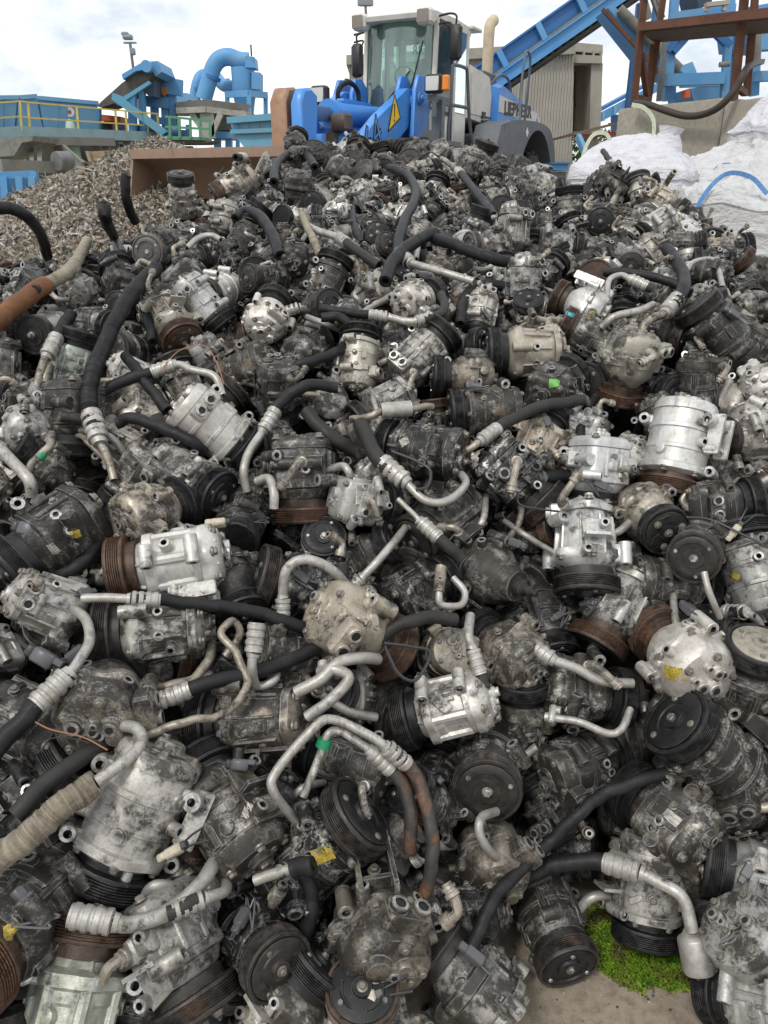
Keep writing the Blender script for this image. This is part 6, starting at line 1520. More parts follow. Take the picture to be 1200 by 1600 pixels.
t = MB(); t.box((-.1, 0, 2.62), (1.2, 1.3, .10)); t.box((-.25, 0, 2.78), (.5, .5, .2), 0, None, .05); t.box((-.48, 0, 3.10), (.14, .48, .60), 0, None, .05); t.box((.45, -.1, 2.75), (.3, .35, .28), 0, None, .05); t.bar((.42, -.1, 2.85), (.30, -.1, 3.02), .06, .06); t.box((-.2, -.42, 2.85), (.6, .2, .22), 0, None, .04); build(t, 'seat_and_console', DKIN, cab)
t = MB(); t.tube([(.27 + .05 * math.cos(a), -.1 + .20 * math.sin(a), 3.04 + .16 * math.cos(a)) for a in [2 * PI * i / 24 for i in range(25)]], .016, 8); build(t, 'steering_wheel', BLACKM, cab)
t = MB(); t.bar((.90, .30, 2.60), (.86, .58, 3.45), .025, .02); t.bar((.93, -.15, 2.58), (.90, .35, 3.05), .03, .02); t.bar((.93, .02, 2.58), (.90, .25, 2.95), .02, .02); build(t, 'wiper', BLACKM, cab)
def mirror(y, z, s):
    t = MB(); x = .62; t.box((x, y, z), (.10, .20, .46), 0, None, .04); o = lp('mirror', t, BLACKM)
    t = MB(); t.tube(spline([(x, y, z + .23), (x, y, z + .34), (x - .03, y - s * .12, z + .38), (x - .05, s * .70, z + .36)], 5), .016, 8); t.tube(spline([(x, y, z + .10), (x - .02, y - s * .10, z + .26), (x - .05, s * .70, z + .26)], 5), .014, 8); build(t, 'mirror_arm', BLACKM, o)
mirror(1.02, 3.36, 1); mirror(-.62, 3.22, -1)
cab.scale = (1, .83, .96); cab.location = (0, .72 * .17, 1.7 * .04)
# railings and steps
t = MB()
t.tube(spline([(.62, .95, 1.80), (.66, .96, 2.2), (.60, .96, 2.55), (.60, .98, 3.0), (.55, .98, 3.08), (.18, 1.02, 3.08), (.08, 1.02, 3.0), (-.10, 1.05, 2.2), (-.55, 1.12, 1.65)], 6), .026, 8)
t.tube([(.62, .96, 2.55), (0.02, 1.02, 2.55)], .026, 8); lp('handrail', t, LGREY); t = MB(); t.tube([(-.5, -.9, 1.7), (.40, -.88, 2.9), (.2, -.86, 3.05)], .024, 8)
lp('handrail', t, LGREY); t = MB(); t.tube(spline([(.70, -.80, 2.1), (.80, -.80, 2.75), (.70, -.80, 2.95), (.55, -.78, 2.95)], 5), .022, 8)
lp('handrail', t, LGREY)
t = MB(); t.bar((1.28, .92, 2.58), (.62, .92, 2.58), .10, .10); t.bar((1.02, .94, 2.58), (1.02, .94, 2.02), .12, .16); t.bar((1.02, .94, 2.06), (1.45, .94, 2.06), .12, .20); t.box((.5, .96, 2.02), (.6, .10, .06)); lp('lamp_bracket', t, LGREY)
t = MB(); t.box((.35, .82, 1.76), (2.1, .62, .10), 0, None, .03); t.box((.35, -.82, 1.76), (2.1, .62, .10), 0, None, .03); t.box((-.5, .78, 1.35), (1.6, .7, .75), 0, None, .05); xz(t, [(-1.0, 1.70), (-.3, 1.86), (.05, 1.72), (.15, 1.2), (-1.0, 1.2)], .9, 1.25, 0, .03)
lp('step_box', t, LGREY)
# engine end
t = MB(); xz(t, [(-.76, 2.45), (-.76, 2.95), (-.95, 3.28), (-1.9, 3.20), (-2.05, 2.9), (-1.98, 2.38)], -.72, .72, 0, .05); t.box((-1.35, .725, 2.85), (.85, .02, .62), 0, None, .008)
eh = lp('air_intake_housing', t, LWHITE)
t = MB(); t.box((-1.55, .745, 2.56), (.16, .02, .10)); t.box((-1.55, .745, 2.44), (.16, .02, .08))
for k in range(3): t.box((-1.82, .745, 2.42 + k * .06), (.28, .02, .02))
build(t, 'vents', BLACKM, eh)
t = MB(); xz(t, [(-1.75, 3.20), (-1.85, 3.30), (-2.6, 3.28), (-2.6, 3.1)], -.7, .6, 0, .03); lp('engine_deck', t, LGREY)
t = MB()
prof = [(-2.02, 2.36), (-2.10, 3.06), (-2.3, 3.12), (-3.4, 3.02), (-4.4, 2.88), (-4.9, 2.72), (-5.15, 2.45), (-5.15, 2.30)]
xz(t, prof, -.80, .80, 0, .10); hood = lp('engine_hood', t, LBLUE)
t = MB(); xz(t, [(-2.20, 2.93), (-2.18, 2.66), (-4.55, 2.60), (-4.78, 2.80)], .800, .806); build(t, 'white_stripe', LWHITE, hood)
lettering('LIEBHERR', .30, flank(-3.38, .810, 2.755, R(1.6)), INK, hood, 'brand_lettering', .002, .012, 1.40)
t = MB(); xz(t, [(-4.66, 2.84), (-4.95, 2.68), (-5.10, 2.45), (-5.0, 2.45)], .800, .806); build(t, 'rear_lamp_panel', LWHITE, hood)
t = MB(); t.tube(spline([(-2.55, .42, 3.0), (-2.55, .42, 3.6), (-2.56, .42, 4.0), (-2.62, .42, 4.12), (-2.78, .42, 4.20)], 6), .10, 16, 0, True); lp('exhaust_stack', t, TANB)
t = MB(); t.tube(spline([(-2.3, 1.15, 1.5), (-2.35, 1.18, 2.2), (-2.75, 1.02, 2.9), (-3.0, .98, 3.55), (-3.15, .96, 3.72), (-3.35, .96, 3.70), (-3.45, .96, 3.5), (-3.45, .92, 2.5)], 6), .024, 8); t.tube(spline([(-2.2, .6, 3.1), (-2.5, .7, 3.28), (-3.0, .7, 3.24), (-3.2, .7, 3.0)], 5), .026, 8); lp('rear_handrail', t, LGREY)
# rear fender with wheel arch
t = MB(); cxw, rz, rr_ = -3.25, 1.18, 1.22
arch = [(cxw + rr_ * math.cos(a), rz + rr_ * math.sin(a)) for a in [PI * i / 16 for i in range(17)]]
top = [(-1.0, 2.42), (-.85, 2.0), (-.6, 1.2), (cxw + rr_, rz)]
ring = [(-2.0, 2.48), (-4.1, 2.48), (-4.55, 2.30), (-4.75, 1.9), (-4.80, rz)]
poly_top = [(-.9, 2.36), (-2.0, 2.50), (-3.9, 2.50), (-4.45, 2.28), (-4.72, 1.85), (-4.80, rz)]
# quads between arch and outline, front and back sheets joined
outl = [(-.55, rz), (-.55, 1.6), (-.7, 2.0), (-.95, 2.36), (-1.5, 2.46), (-2.0, 2.50), (-2.5, 2.52), (-2.9, 2.53), (-3.3, 2.53), (-3.6, 2.52), (-3.9, 2.48), (-4.15, 2.42), (-4.38, 2.28), (-4.55, 2.08), (-4.66, 1.8), (-4.72, 1.5), (-4.74, rz)]
for (y0, y1) in ((.82, 1.28), (-1.28, -.82)):
    vs = []; 
    for y in (y0, y1):
        for (x, z) in arch: vs.append((x, y, z))
        for (x, z) in outl: vs.append((x, y, z))
    fs = []; n = 17
    for i in range(n - 1):
        fs += [(i, i + 1, n + i + 1, n + i), (34 + i, 34 + n + i, 34 + n + i + 1, 34 + i + 1), (i, 34 + i, 34 + i + 1, i + 1), (n + i, n + i + 1, 34 + n + i + 1, 34 + n + i)]
    fs += [(0, n, 34 + n, 34), (n - 1, 34 + n - 1, 34 + 2 * n - 1, 2 * n - 1)]
    t.add(vs, fs)
rf = lp('rear_fender', t, LGREY)
t = MB(); t.box((-2.45, 1.286, 2.32), (.12, .006, .12), 0, Matrix.Translation((-2.45, 0, 2.32)) @ Matrix.Rotation(PI / 4, 4, 'Y') @ Matrix.Translation((2.45, 0, -2.32))); build(t, 'white_diamond', SWHITE, rf)
t = MB(); t.box((-2.8, 0, 1.6), (3.6, 1.5, 1.3), 0, None, .05); t.box((-5.0, 0, 1.7), (.7, 2.0, 1.2), 0, None, .1); t.box((0, 0, 1.2), (1.6, .9, .9), 0, None, .05); lp('rear_frame', t, LGREY)
# wheels
for (x, y) in ((2.0, .95), (2.0, -.95), (cxw, .98), (cxw, -.98)):
    m = Matrix.Translation((x, y, 1.0)) @ Matrix.Rotation(PI / 2, 4, 'X')
    t = MB(); t.lathe([(.52, -.28), (.80, -.30), (.96, -.24), (1.0, -.15), (1.0, .15), (.96, .24), (.80, .30), (.52, .28)], 40, 0, m, False, False)
    for k in range(22):
        a = 2 * PI * k / 22; mm = m @ Matrix.Rotation(a, 4, 'Z')
        for s in (-1, 1): t.box((1.0, 0, s * .12), (.07, .10, .24), 0, mm @ Matrix.Rotation(s * .5, 4, 'X'), .01)
    o = lp('wheel', t, TYRE); q = MB(); q.lathe([(.53, -.26), (.50, -.20), (.40, -.10), (.20, -.06), (.20, .06), (.40, .10), (.50, .20), (.53, .26)], 32, 0, m); build(q, 'rim', LWHITE, o)
# ------------------------------------------------------------------ plant on the left
# ---- heap of shredded scrap: one mass
rs = random.Random(21)
shr = [simple('shred_' + n, c, .7, 0, None, scale=20, c2=c2) for n, c, c2 in (('tan', (.34, .29, .225), (.25, .21, .16)), ('grey', (.32, .30, .265), (.23, .21, .185)), ('brown', (.20, .155, .11), (.26, .205, .15)), ('pale', (.47, .44, .39), (.36, .33, .28)), ('dark', (.12, .10, .08), (.17, .145, .115)), ('green', (.10, .16, .11), (.16, .2, .15)))]
def sh(x, y):
    d = math.hypot(x + 3.5, (y - 13.0) * .95); h = 2.08 - .40 * d
    d2 = math.hypot(x + 2.4, y - 14.4); h = max(h, 1.9 - .34 * d2)
    return h + .10 * mnoise.noise((x * .9, y * .9, 1)) + .07 * mnoise.noise((x * 3, y * 3, 2))
mb = MB(); nx, ny = 90, 80; vs = []; fs = []
for j in range(ny):
    for i in range(nx): x = -11 + 12 * i / (nx - 1); y = 7.2 + 11 * j / (ny - 1); vs.append((x, y, max(sh(x, y), -.05) - .04))
for j in range(ny - 1):
    for i in range(nx - 1): k = j * nx + i; fs.append((k, k + 1, k + 1 + nx, k + nx))
mb.add(vs, fs, 2)
k = 0
while k < 60000:
    y = 7.4 + 7.3 * rs.random(); x = rs.uniform(-8.5, .2); z = sh(x, y)
    u, v, zz = project(Vector((x, y, z)))
    if z < .15 or not (-30 < u < 480 and 200 < v < 430): k += .2; continue
    k += 1; s = rs.choice((.007, .010, .012, .014, .016, .018, .022, .028, .036)); wire_ = rs.random() < .06; a = Vector((rs.gauss(0, 1), rs.gauss(0, 1), rs.gauss(.5, 1))).normalized(); m = at((x, y, z + rs.uniform(-.02, .03)), a, rs.uniform(0, 6))
    b_ = rs.uniform(-.6, .6) * s; m = m @ Matrix.Diagonal((3.0, .18, .3, 1)) if wire_ else m; mt = rs.choice((0, 0, 0, 1, 1, 1, 2, 2, 3, 3, 4)) if rs.random() > .02 else 5
    mb.add([(-s * 1.5, -s * .5, 0), (s * 1.3, -s * .6, b_), (s * 1.5, s * .5, 0), (-s * 1.2, s * .7, b_ * .6), (0, 0, s * .5)], [(0, 1, 4), (1, 2, 4), (2, 3, 4), (3, 0, 4), (3, 2, 1, 0)], mt, m)
tag(build(mb, 'shredded_scrap', shr, None, 10), 'brown-grey heap of shredded scrap left of the bucket', 'scrap heap', kind='stuff')
# ---- blue skip at the left edge
e = empty('blue_skip', W(20, 330, 12.5))
mb = MB(); pbox(mb, [(-60, 278), (54, 269), (62, 322), (62, 345), (-60, 358)], [12.2, 12.6, 12.6, 12.6, 12.2], 1.6); sub(mb, 'skip_body', PALEB, e)
mb = MB()
for (x0, x1, y0, y1) in ((-58, 54, 272, 277), (-58, 60, 303, 308), (-58, 62, 334, 340)): pbar(mb, (x0, y0 + 4), 12.12, (x1, y0), 12.52, .06, .10)
for x in (-20, 6, 30, 50): pbar(mb, (x, 276), 12.3, (x + 5, 340), 12.3, .10, .06)
pbar(mb, (53, 268), 12.5, (61, 345), 12.5, .10, .10); sub(mb, 'skip_rib', BLUE, e)
mb = MB(); p = W(0, 345, 12.8); mb.box((p.x, p.y + .6, .4), (1.6, 1.0, .8)); sub(mb, 'skip_foot', GREYST, e)
tag(e, 'blue ribbed skip at the left edge below the raised walkway', 'skip')
# ---- blue tanks on the walkway
YT = lambda x: 21.5 + 4.5 * x / 245
def tank(label, poly, seams, Yo=1.4):
    e = empty('blue_tank', W(poly[0][0], poly[-1][1], YT(poly[0][0]) + Yo))
    mb = MB(); pbox(mb, poly, [YT(x) + Yo for x, y in poly], 2.2); sub(mb, 'tank_shell', PALEB, e)
    mb = MB(); (x0, y0), (x1, y1) = poly[0], poly[1]; pbar(mb, (x0, y0), YT(x0) + Yo - .05, (x1, y1), YT(x1) + Yo - .05, .12, .10)
    for s in seams: pbar(mb, (s, y0 + (y1 - y0) * (s - x0) / (x1 - x0)), YT(s) + Yo - .03, (s + 2, 206), YT(s) + Yo - .03, .06, .04)
    sub(mb, 'tank_rim', PALEB, e)
    tag(e, label, 'tank', 'blue tanks on the walkway'); return e
tank('pale blue tank at the left edge, behind the corner of the yellow railing', [(-40, 153), (27, 152), (22, 208), (-40, 212)], [8])
t1 = tank('middle blue tank with slanted side on the walkway', [(29, 152), (56, 150), (68, 206), (26, 207)], [])
t2 = tank('long blue panelled tank with white round sign on the walkway', [(60, 153), (152, 161), (156, 208), (70, 206)], [92, 121])
mb = MB(); p = W(109, 175, YT(109) + 1.33); mb.lathe([(.13, 0), (.13, .02)], 24, 0, at(p, (0, -1, .0))); sub(mb, 'round_sign', SWHITE, t2)
mb = MB(); p = W(109, 175, YT(109) + 1.30); mb.lathe([(.05, 0), (.05, .012)], 16, 0, at(p, (0, -1, .0))); sub(mb, 'sign_symbol', ORANGE, t2)
# ---- walkway with yellow railing
e = empty('walkway', W(120, 215, 23.5))
mb = MB(); pbar(mb, (38, 206), YT(38), (250, 214), YT(250), .10, .26); pbar(mb, (-40, 211), YT(-20), (40, 205), YT(38), .10, .26); sub(mb, 'edge_beam', simple('pale_green_blue', (.24, .36, .38), .6, 0, .5, (.15, .16, .15), 2), e)
mb = MB(); a, b = W(-40, 205, YT(-20)), W(250, 211, YT(250)); f = [a, W(40, 203, YT(38)), b, b + Vector((.6, 3.2, 0)), a + Vector((-.5, 3.2, 0))]; mb.add(f + [p - Vector((0, 0, .06)) for p in f], [(0, 1, 2, 3, 4), (9, 8, 7, 6, 5), (0, 5, 6, 1), (1, 6, 7, 2), (2, 7, 8, 3), (3, 8, 9, 4), (4, 9, 5, 0)]); sub(mb, 'deck', GREYST, e)
mb = MB()
for (d0, d1, d2) in ((162, 158, 178), (186, 182, 197)):
    pbar(mb, (-30, d0), YT(-15), (31, d1), YT(33), .038, .038); pbar(mb, (31, d1), YT(33), (46, d1 + 2), YT(46), .038, .038); pbar(mb, (46, d1 + 2), YT(46), (248, d2), YT(248), .038, .038)
sub(mb, 'railing', YEL, e)
for (x, y0, y1) in ((32, 158, 205), (45, 159, 204), (121, 166, 207), (181, 171, 210), (197, 173, 211), (230, 176, 212), (247, 178, 214)):
    mb = MB(); pbar(mb, (x - 1, y0), YT(x), (x + 2, y1), YT(x), .05, .05); sub(mb, 'railing_post', YEL, e)
mb = MB()
for (x, y1) in ((90, 262), (150, 262), (165, 262), (197, 262), (10, 270)): pbar(mb, (x, 214), YT(x) + .4, (x, y1 + 40), YT(x) + .4, .16, .16)
pbar(mb, (0, 258), 19.5, (100, 262), 21, .16, .26); pbar(mb, (94, 225), 23, (130, 256), 22.6, .10, .10); pbar(mb, (66, 220), 22.5, (176, 222), 24.6, .2, .2); pbar(mb, (62, 235), 22, (62, 258), 21, .1, .1); pbar(mb, (50, 235), 22, (50, 258), 21, .1, .1); sub(mb, 'support_leg', DIRTST, e)
mb = MB(); pbox(mb, [(-30, 217), (52, 212), (50, 220), (34, 223), (22, 243), (-30, 247)], 21.2, 2.0); sub(mb, 'under_chute', simple('dusty_chute', (.20, .21, .19), .7, 0, .5), e)
mb = MB(); pbox(mb, [(40, 222), (215, 226), (210, 285), (40, 292)], 27.5, .4); sub(mb, 'machinery_below', simple('shadowed_machinery', (.05, .048, .042), .8, 0, .5, (.10, .09, .075), 3), e)  # flat dark box; the shade under the walkway is put into its colour
mb = MB(); mb.cyl(W(88, 252, 20.6), W(108, 251, 20.9), .22, 16); sub(mb, 'drum', GREYST, e)
tag(e, 'raised steel walkway with yellow railing at the far left', 'walkway')
mb = MB(); pbox(mb, [(136, 237), (172, 235), (170, 258), (150, 258)], 16, .8); pbox(mb, [(133, 236), (138, 236), (146, 262), (141, 262)], 15.9, .9)
p = W(155, 258, 16); mb.box((p.x, p.y + .4, p.z / 2 - .02), (.4, .5, p.z)); tag(build(mb, 'tan_chute', simple('tan_sheet', (.33, .25, .15), .6, 0, .5)), 'small tan sheet chute behind the shredded scrap', 'chute')
mb = MB(); q = W(118, 255, 24); mb.lathe([(.16, 0), (.18, .3), (.18, .95), (.10, 1.25), (.04, 1.32)], 20, 0, at((q.x, q.y, q.z - .2), (0, 0, 1)))
mb.box((q.x, q.y, (q.z - .2) / 2), (.4, .4, q.z - .2)); tag(build(mb, 'gas_bottle', simple('pale_green', (.35, .50, .42), .5)), 'pale green rounded bottle under the walkway', 'bottle')
# ---- feed conveyor with hood
e = empty('feed_conveyor', W(200, 200, 26))
mb = MB(); pbox(mb, [(150, 166), (190, 130), (232, 100), (244, 112), (236, 122), (200, 146), (176, 162), (158, 168)], 26, 1.2); sub(mb, 'belt_bed', BELT, e)
mb = MB(); pbox(mb, [(190, 116), (222, 97), (246, 95), (253, 112), (243, 119), (236, 107), (212, 111), (192, 124)], 25.8, 1.6); mb.cyl(W(232, 105, 25.7), W(232, 105, 25.7) + Vector((0, -.25, 0)), .16, 14); sub(mb, 'head_hood', BLUE, e)
mb = MB(); pbox(mb, [(178, 160), (232, 126), (236, 130), (184, 165)], 25.7, .15); pbox(mb, [(176, 145), (184, 148), (260, 206), (252, 212), (174, 155)], 25.5, .4); sub(mb, 'side_beam', TEALB, e)
mb = MB(); pbox(mb, [(222, 118), (240, 118), (240, 150), (233, 151), (222, 140)], 26.3, .8); sub(mb, 'discharge_chute', simple('blue_black_sheet', (.05, .07, .11), .6), e)
mb = MB(); pbar(mb, (206, 145), 26.2, (210, 260), 26.2, .22, .22); pbar(mb, (222, 140), 26.4, (226, 260), 26.4, .18, .18); pbar(mb, (152, 170), 26.2, (152, 260), 26.2, .2, .2); sub(mb, 'support_leg', BLUE, e)
tag(e, 'steep conveyor under a blue hood above the yellow railing', 'conveyor')
e = empty('orange_machine', W(170, 205, 27)); mb = MB(); pbox(mb, [(152, 178), (188, 182), (188, 190), (154, 188)], 26.8, 1.5); sub(mb, 'orange_cover', ORANGE, e)
mb = MB(); pbox(mb, [(153, 190), (176, 190), (176, 208), (155, 208)], 27.0, 1.5); sub(mb, 'machine_base', BLACKM, e); mb = MB(); pbox(mb, [(186, 190), (193, 192), (193, 210), (186, 209)], 26.5, .4); pbox(mb, [(207, 196), (235, 195), (230, 210), (212, 210)], 26.4, .8); sub(mb, 'machine_side', simple('navy_panel', (.03, .07, .16), .5), e)
mb = MB(); p = W(170, 208, 27.8); mb.box((p.x, p.y, p.z / 2), (.8, .8, p.z)); sub(mb, 'machine_pedestal', GREYST, e)
tag(e, 'machine with orange-red cover behind the yellow railing', 'machine')
# ---- blue frame tower
e = empty('blue_steel_tower', W(270, 215, 28))
for (x, y0) in ((243, 130), (260, 137), (272, 140)):
    mb = MB(); pbar(mb, (x - 3, y0), 27.5, (x + 2, 262), 27.5, .22, .22); sub(mb, 'column', BLUE, e)
mb = MB(); pbar(mb, (238, 131), 27.4, (285, 138), 27.4, .25, .45); pbar(mb, (228, 158), 27.4, (265, 162), 27.4, .2, .3); pbar(mb, (240, 187), 27.4, (258, 190), 27.4, .18, .2); sub(mb, 'beam', BLUE, e)
mb = MB(); pbox(mb, [(262, 146), (292, 145), (297, 156), (275, 163), (262, 160)], 28.5, 1.6); sub(mb, 'motor_guard', PALEB, e)
mb = MB(); pbox(mb, [(252, 136), (259, 135), (261, 146), (256, 150), (252, 144)], 27.2, .2); sub(mb, 'orange_tarp', simple('orange_tan', (.45, .20, .05), .7), e)
tag(e, 'blue open steel frame between the hooded conveyor and grey hopper', 'steel frame')
# ---- grey hopper on legs
e = empty('grey_hopper', W(335, 215, 28))
mb = MB(); pbox(mb, [(274, 160), (322, 155), (394, 164), (388, 173), (322, 172), (276, 171)], [27, 26.6, 27.6, 27.6, 26.6, 27], 2.6); sub(mb, 'hopper_rim', DIRTST, e)
mb = MB(); pbox(mb, [(280, 170), (386, 172), (378, 203), (330, 204)], 27.4, 2.2); sub(mb, 'hopper_body', DIRTST, e)
for (a, b) in (((323, 168), (326, 216)), ((345, 178), (330, 212)), ((298, 176), (314, 198)), ((376, 176), (390, 190))):
    mb = MB(); pbar(mb, a, 26.6, b, 26.6, .16 if a[0] != 323 else .42, .16); sub(mb, 'hopper_leg', simple('pale_steel', (.38, .37, .33), .6, 0, .5), e)
mb = MB(); pbar(mb, (276, 173), 26.5, (322, 171), 26.4, .1, .16); pbar(mb, (322, 171), 26.4, (392, 180), 27.2, .1, .16); sub(mb, 'hopper_frame', simple('pale_steel_rail', (.38, .37, .33), .6, 0, .5), e)
mb = MB(); pbox(mb, [(325, 204), (362, 206), (362, 216), (326, 216)], 27.2, 1.5); pbar(mb, (340, 214), 27.5, (340, 270), 27.5, .2, .2); pbar(mb, (358, 214), 27.5, (358, 270), 27.5, .2, .2); sub(mb, 'base_beam', BLUE, e)
tag(e, 'dusty grey funnel-shaped hopper on pale legs', 'hopper')
# ---- green platform
e = empty('green_platform', W(290, 220, 25.5))
mb = MB(); pbox(mb, [(250, 212), (318, 214), (318, 219), (250, 218)], 25.2, 1.2); sub(mb, 'green_deck', GREENP, e)
mb = MB(); pbox(mb, [(238, 217), (335, 220), (318, 224), (262, 224)], 25.3, 1.2); pbox(mb, [(236, 222), (258, 222), (320, 236), (300, 240)], 25.8, 1.0); sub(mb, 'under_chute', BELT, e)
mb = MB()
for x in (265, 280, 297, 312, 328): pbar(mb, (x, 184 if x < 285 else 186), 25.2, (x + 1, 216), 25.2, .07, .07)
pbar(mb, (258, 182), 25.2, (330, 189), 25.2, .06, .06); pbar(mb, (258, 198), 25.2, (330, 202), 25.2, .06, .06); sub(mb, 'green_railing', GREENP, e)
mb = MB(); pbox(mb, [(270, 202), (290, 203), (290, 213), (270, 212)], 26, .8); mb.cyl(W(268, 206, 25.7), W(280, 207, 25.7), .18, 14); pbox(mb, [(290, 195), (296, 195), (296, 213), (290, 213)], 25.8, .3); sub(mb, 'drive_motor', simple('navy_motor', (.03, .08, .22), .5), e)
mb = MB(); p = W(292, 220, 26); mb.box((p.x, p.y, p.z / 2 - .1), (.3, .3, p.z - .1)); sub(mb, 'platform_leg', GREYST, e)
tag(e, 'small green railed platform below the grey hopper', 'platform')
# ---- cyclone with ducts
e = empty('dust_cyclone', W(385, 215, 31))
def tubeY(mb, pts, r, Y=31): mb.tube(spline([W(x, y, Y + (q[0] if q else 0)) for (x, y, *q) in pts], 8), r, 20)
z31 = 31 / 1.14; R_ = lambda px: px / 1202 * z31
mb = MB(); b0, b1 = W(384, 184, 31), W(384, 106, 31); mb.lathe([(R_(12), 0), (R_(15), (b1.z - b0.z) * .25), (R_(18), (b1.z - b0.z) * .45), (R_(18), (b1.z - b0.z))], 36, 0, at((b0.x, b0.y, b0.z), (0, 0, 1)))
sub(mb, 'cyclone_body', BLUE, e)
mb = MB(); pbox(mb, [(393, 112), (406, 113), (406, 140), (393, 139)], 30.6, .8); sub(mb, 'side_box', BLUE, e)
mb = MB(); pbox(mb, [(383, 87), (397, 89), (399, 106), (383, 105)], 30.6, .8); sub(mb, 'outlet_box', BLUE, e)
mb = MB(); tubeY(mb, [(388, 96), (372, 94), (358, 89), (344, 92), (335, 102), (329, 118), (318, 156)], R_(12.5)); sub(mb, 'large_duct', BLUE, e)
mb = MB(); tubeY(mb, [(384, 133, .4), (362, 136, .6), (348, 132, 1.0), (339, 122, 1.4), (330, 117, 1.4), (316, 119, 1.2), (309, 130, 1), (303, 160, 1)], R_(9.5)); sub(mb, 'small_duct', BLUE, e)
mb = MB(); tubeY(mb, [(338.5, 118), (334, 130)], 0); mb = MB()
for (x, y, r, ax) in ((331, 121, 13.6, (.35, 0, 1)), (357, 134, 10.6, (1, 0, .05)), (309, 140, 10.6, (.2, 0, 1))):
    p = W(x, y, 31 if x == 331 else 32); mb.lathe([(R_(r), -.06), (R_(r), .06)], 24, 0, at(p, ax))
sub(mb, 'duct_flange', BLUED, e)
mb = MB()
for (x, dy) in ((355, -.6), (389, -1.3), (415, -.2), (371, 1.3)): pbar(mb, (x, 149), 31 + dy, (x + 1, 290), 31 + dy, .14, .14)
pbar(mb, (354, 148), 30.4, (389, 146), 29.7, .14, .2); pbar(mb, (389, 146), 29.7, (416, 149), 30.8, .14, .2); pbar(mb, (354, 148), 30.4, (371, 148), 32.3, .14, .2); sub(mb, 'support_frame', BLUE, e)
mb = MB(); p0 = W(393, 88, 30.5); mb.bar(p0, p0 + Vector((0, 0, .35)), .05, .05); sub(mb, 'short_aerial', BLACKM, e)
tag(e, 'bright blue dust cyclone with two curved ducts', 'cyclone')
# ---- pale blue trough
e = empty('pale_trough', W(410, 235, 17))
mb = MB(); pbox(mb, [(360, 187), (452, 180), (452, 203), (363, 207)], [18.5, 17, 17, 18.5], 1.8); pbox(mb, [(363, 207), (452, 203), (452, 236), (386, 236)], [18.5, 17, 17, 18.0], 1.8); sub(mb, 'trough_body', TEALB, e)
mb = MB(); pbar(mb, (358, 188), 18.4, (455, 180.5), 16.85, .12, .12); pbar(mb, (362, 206), 18.4, (455, 202), 16.9, .08, .08)
for k in range(5): x = 372 + k * 17; pbar(mb, (x, 187 - k * 1.3), 18.3 - k * .28, (x + 2, 205 - k * .6), 18.3 - k * .28, .06, .06); pbar(mb, (x + 2, 206 - k * .6), 18.3 - k * .28, (x + 16, 236), 18.2 - k * .27, .06, .06)
sub(mb, 'trough_rib', TEALB, e)
mb = MB(); p = W(415, 236, 17.6); mb.box((p.x, p.y + .8, p.z / 2), (.9, 1.0, p.z)); sub(mb, 'trough_stand', GREYST, e)
tag(e, 'faded teal-blue trough hopper left of the loader arm', 'hopper')
# ---- floodlight poles
def pole(label, top, bot, Y, r, head):
    a, b = W(*top, Y), W(*bot, Y); e = empty('floodlight_pole', (b.x, b.y, 0))
    mb = MB(); mb.cyl((b.x, b.y, 0), a, r * 1.4, 10, 0, r); sub(mb, 'pole', GREYST, e)
    mb = MB()
    for (dx, dz, w, h) in head: mb.box((a.x + dx, a.y, a.z + dz), (w, .25, h), 0, None, .03)
    mb.bar(a + Vector((-.24, 0, -.02)), a + Vector((.24, 0, -.02)), .06, .06); sub(mb, 'floodlight', simple('lamp_grey', (.22, .25, .25), .5), e)
    tag(e, label, 'floodlight', 'tall floodlight poles')
pole('tall slim floodlight pole standing behind the hooded conveyor', (203, 66), (226, 230), 33, .05, [(-.06, .16, .34, .16), (-.14, .26, .24, .12), (.08, -.30, .13, .22)])
pole('floodlight peeking above the loader cab roof', (571, 8), (590, 230), 40, .06, [(0, .15, .7, .35)])
HC = [124, 144, 185, 190, 194, 200, 202, 207, 209, 212, 215, 218, 225, 241, 245, 250, 252, 254, 260, 261, 262, 263, 266, 268, 271, 275, 281, 287, 289, 292, 299, 300, 302, 303, 309, 310, 312, 313, 314, 316, 317, 318, 320, 321, 322, 324, 333, 334, 336, 337, 338, 342, 343, 344, 348, 349, 351, 355, 356, 359, 360, 364, 365, 369, 370, 371, 372, 373, 375, 378, 379, 381, 384, 386, 389, 390, 391, 392, 393, 394, 399, 400, 403, 405, 406, 408, 409, 413, 415, 416, 417, 418, 420, 421, 422, 423, 424, 425, 428, 430, 431]; HH = [75, 77, 82, 83, 93, 96, 98, 107, 119]
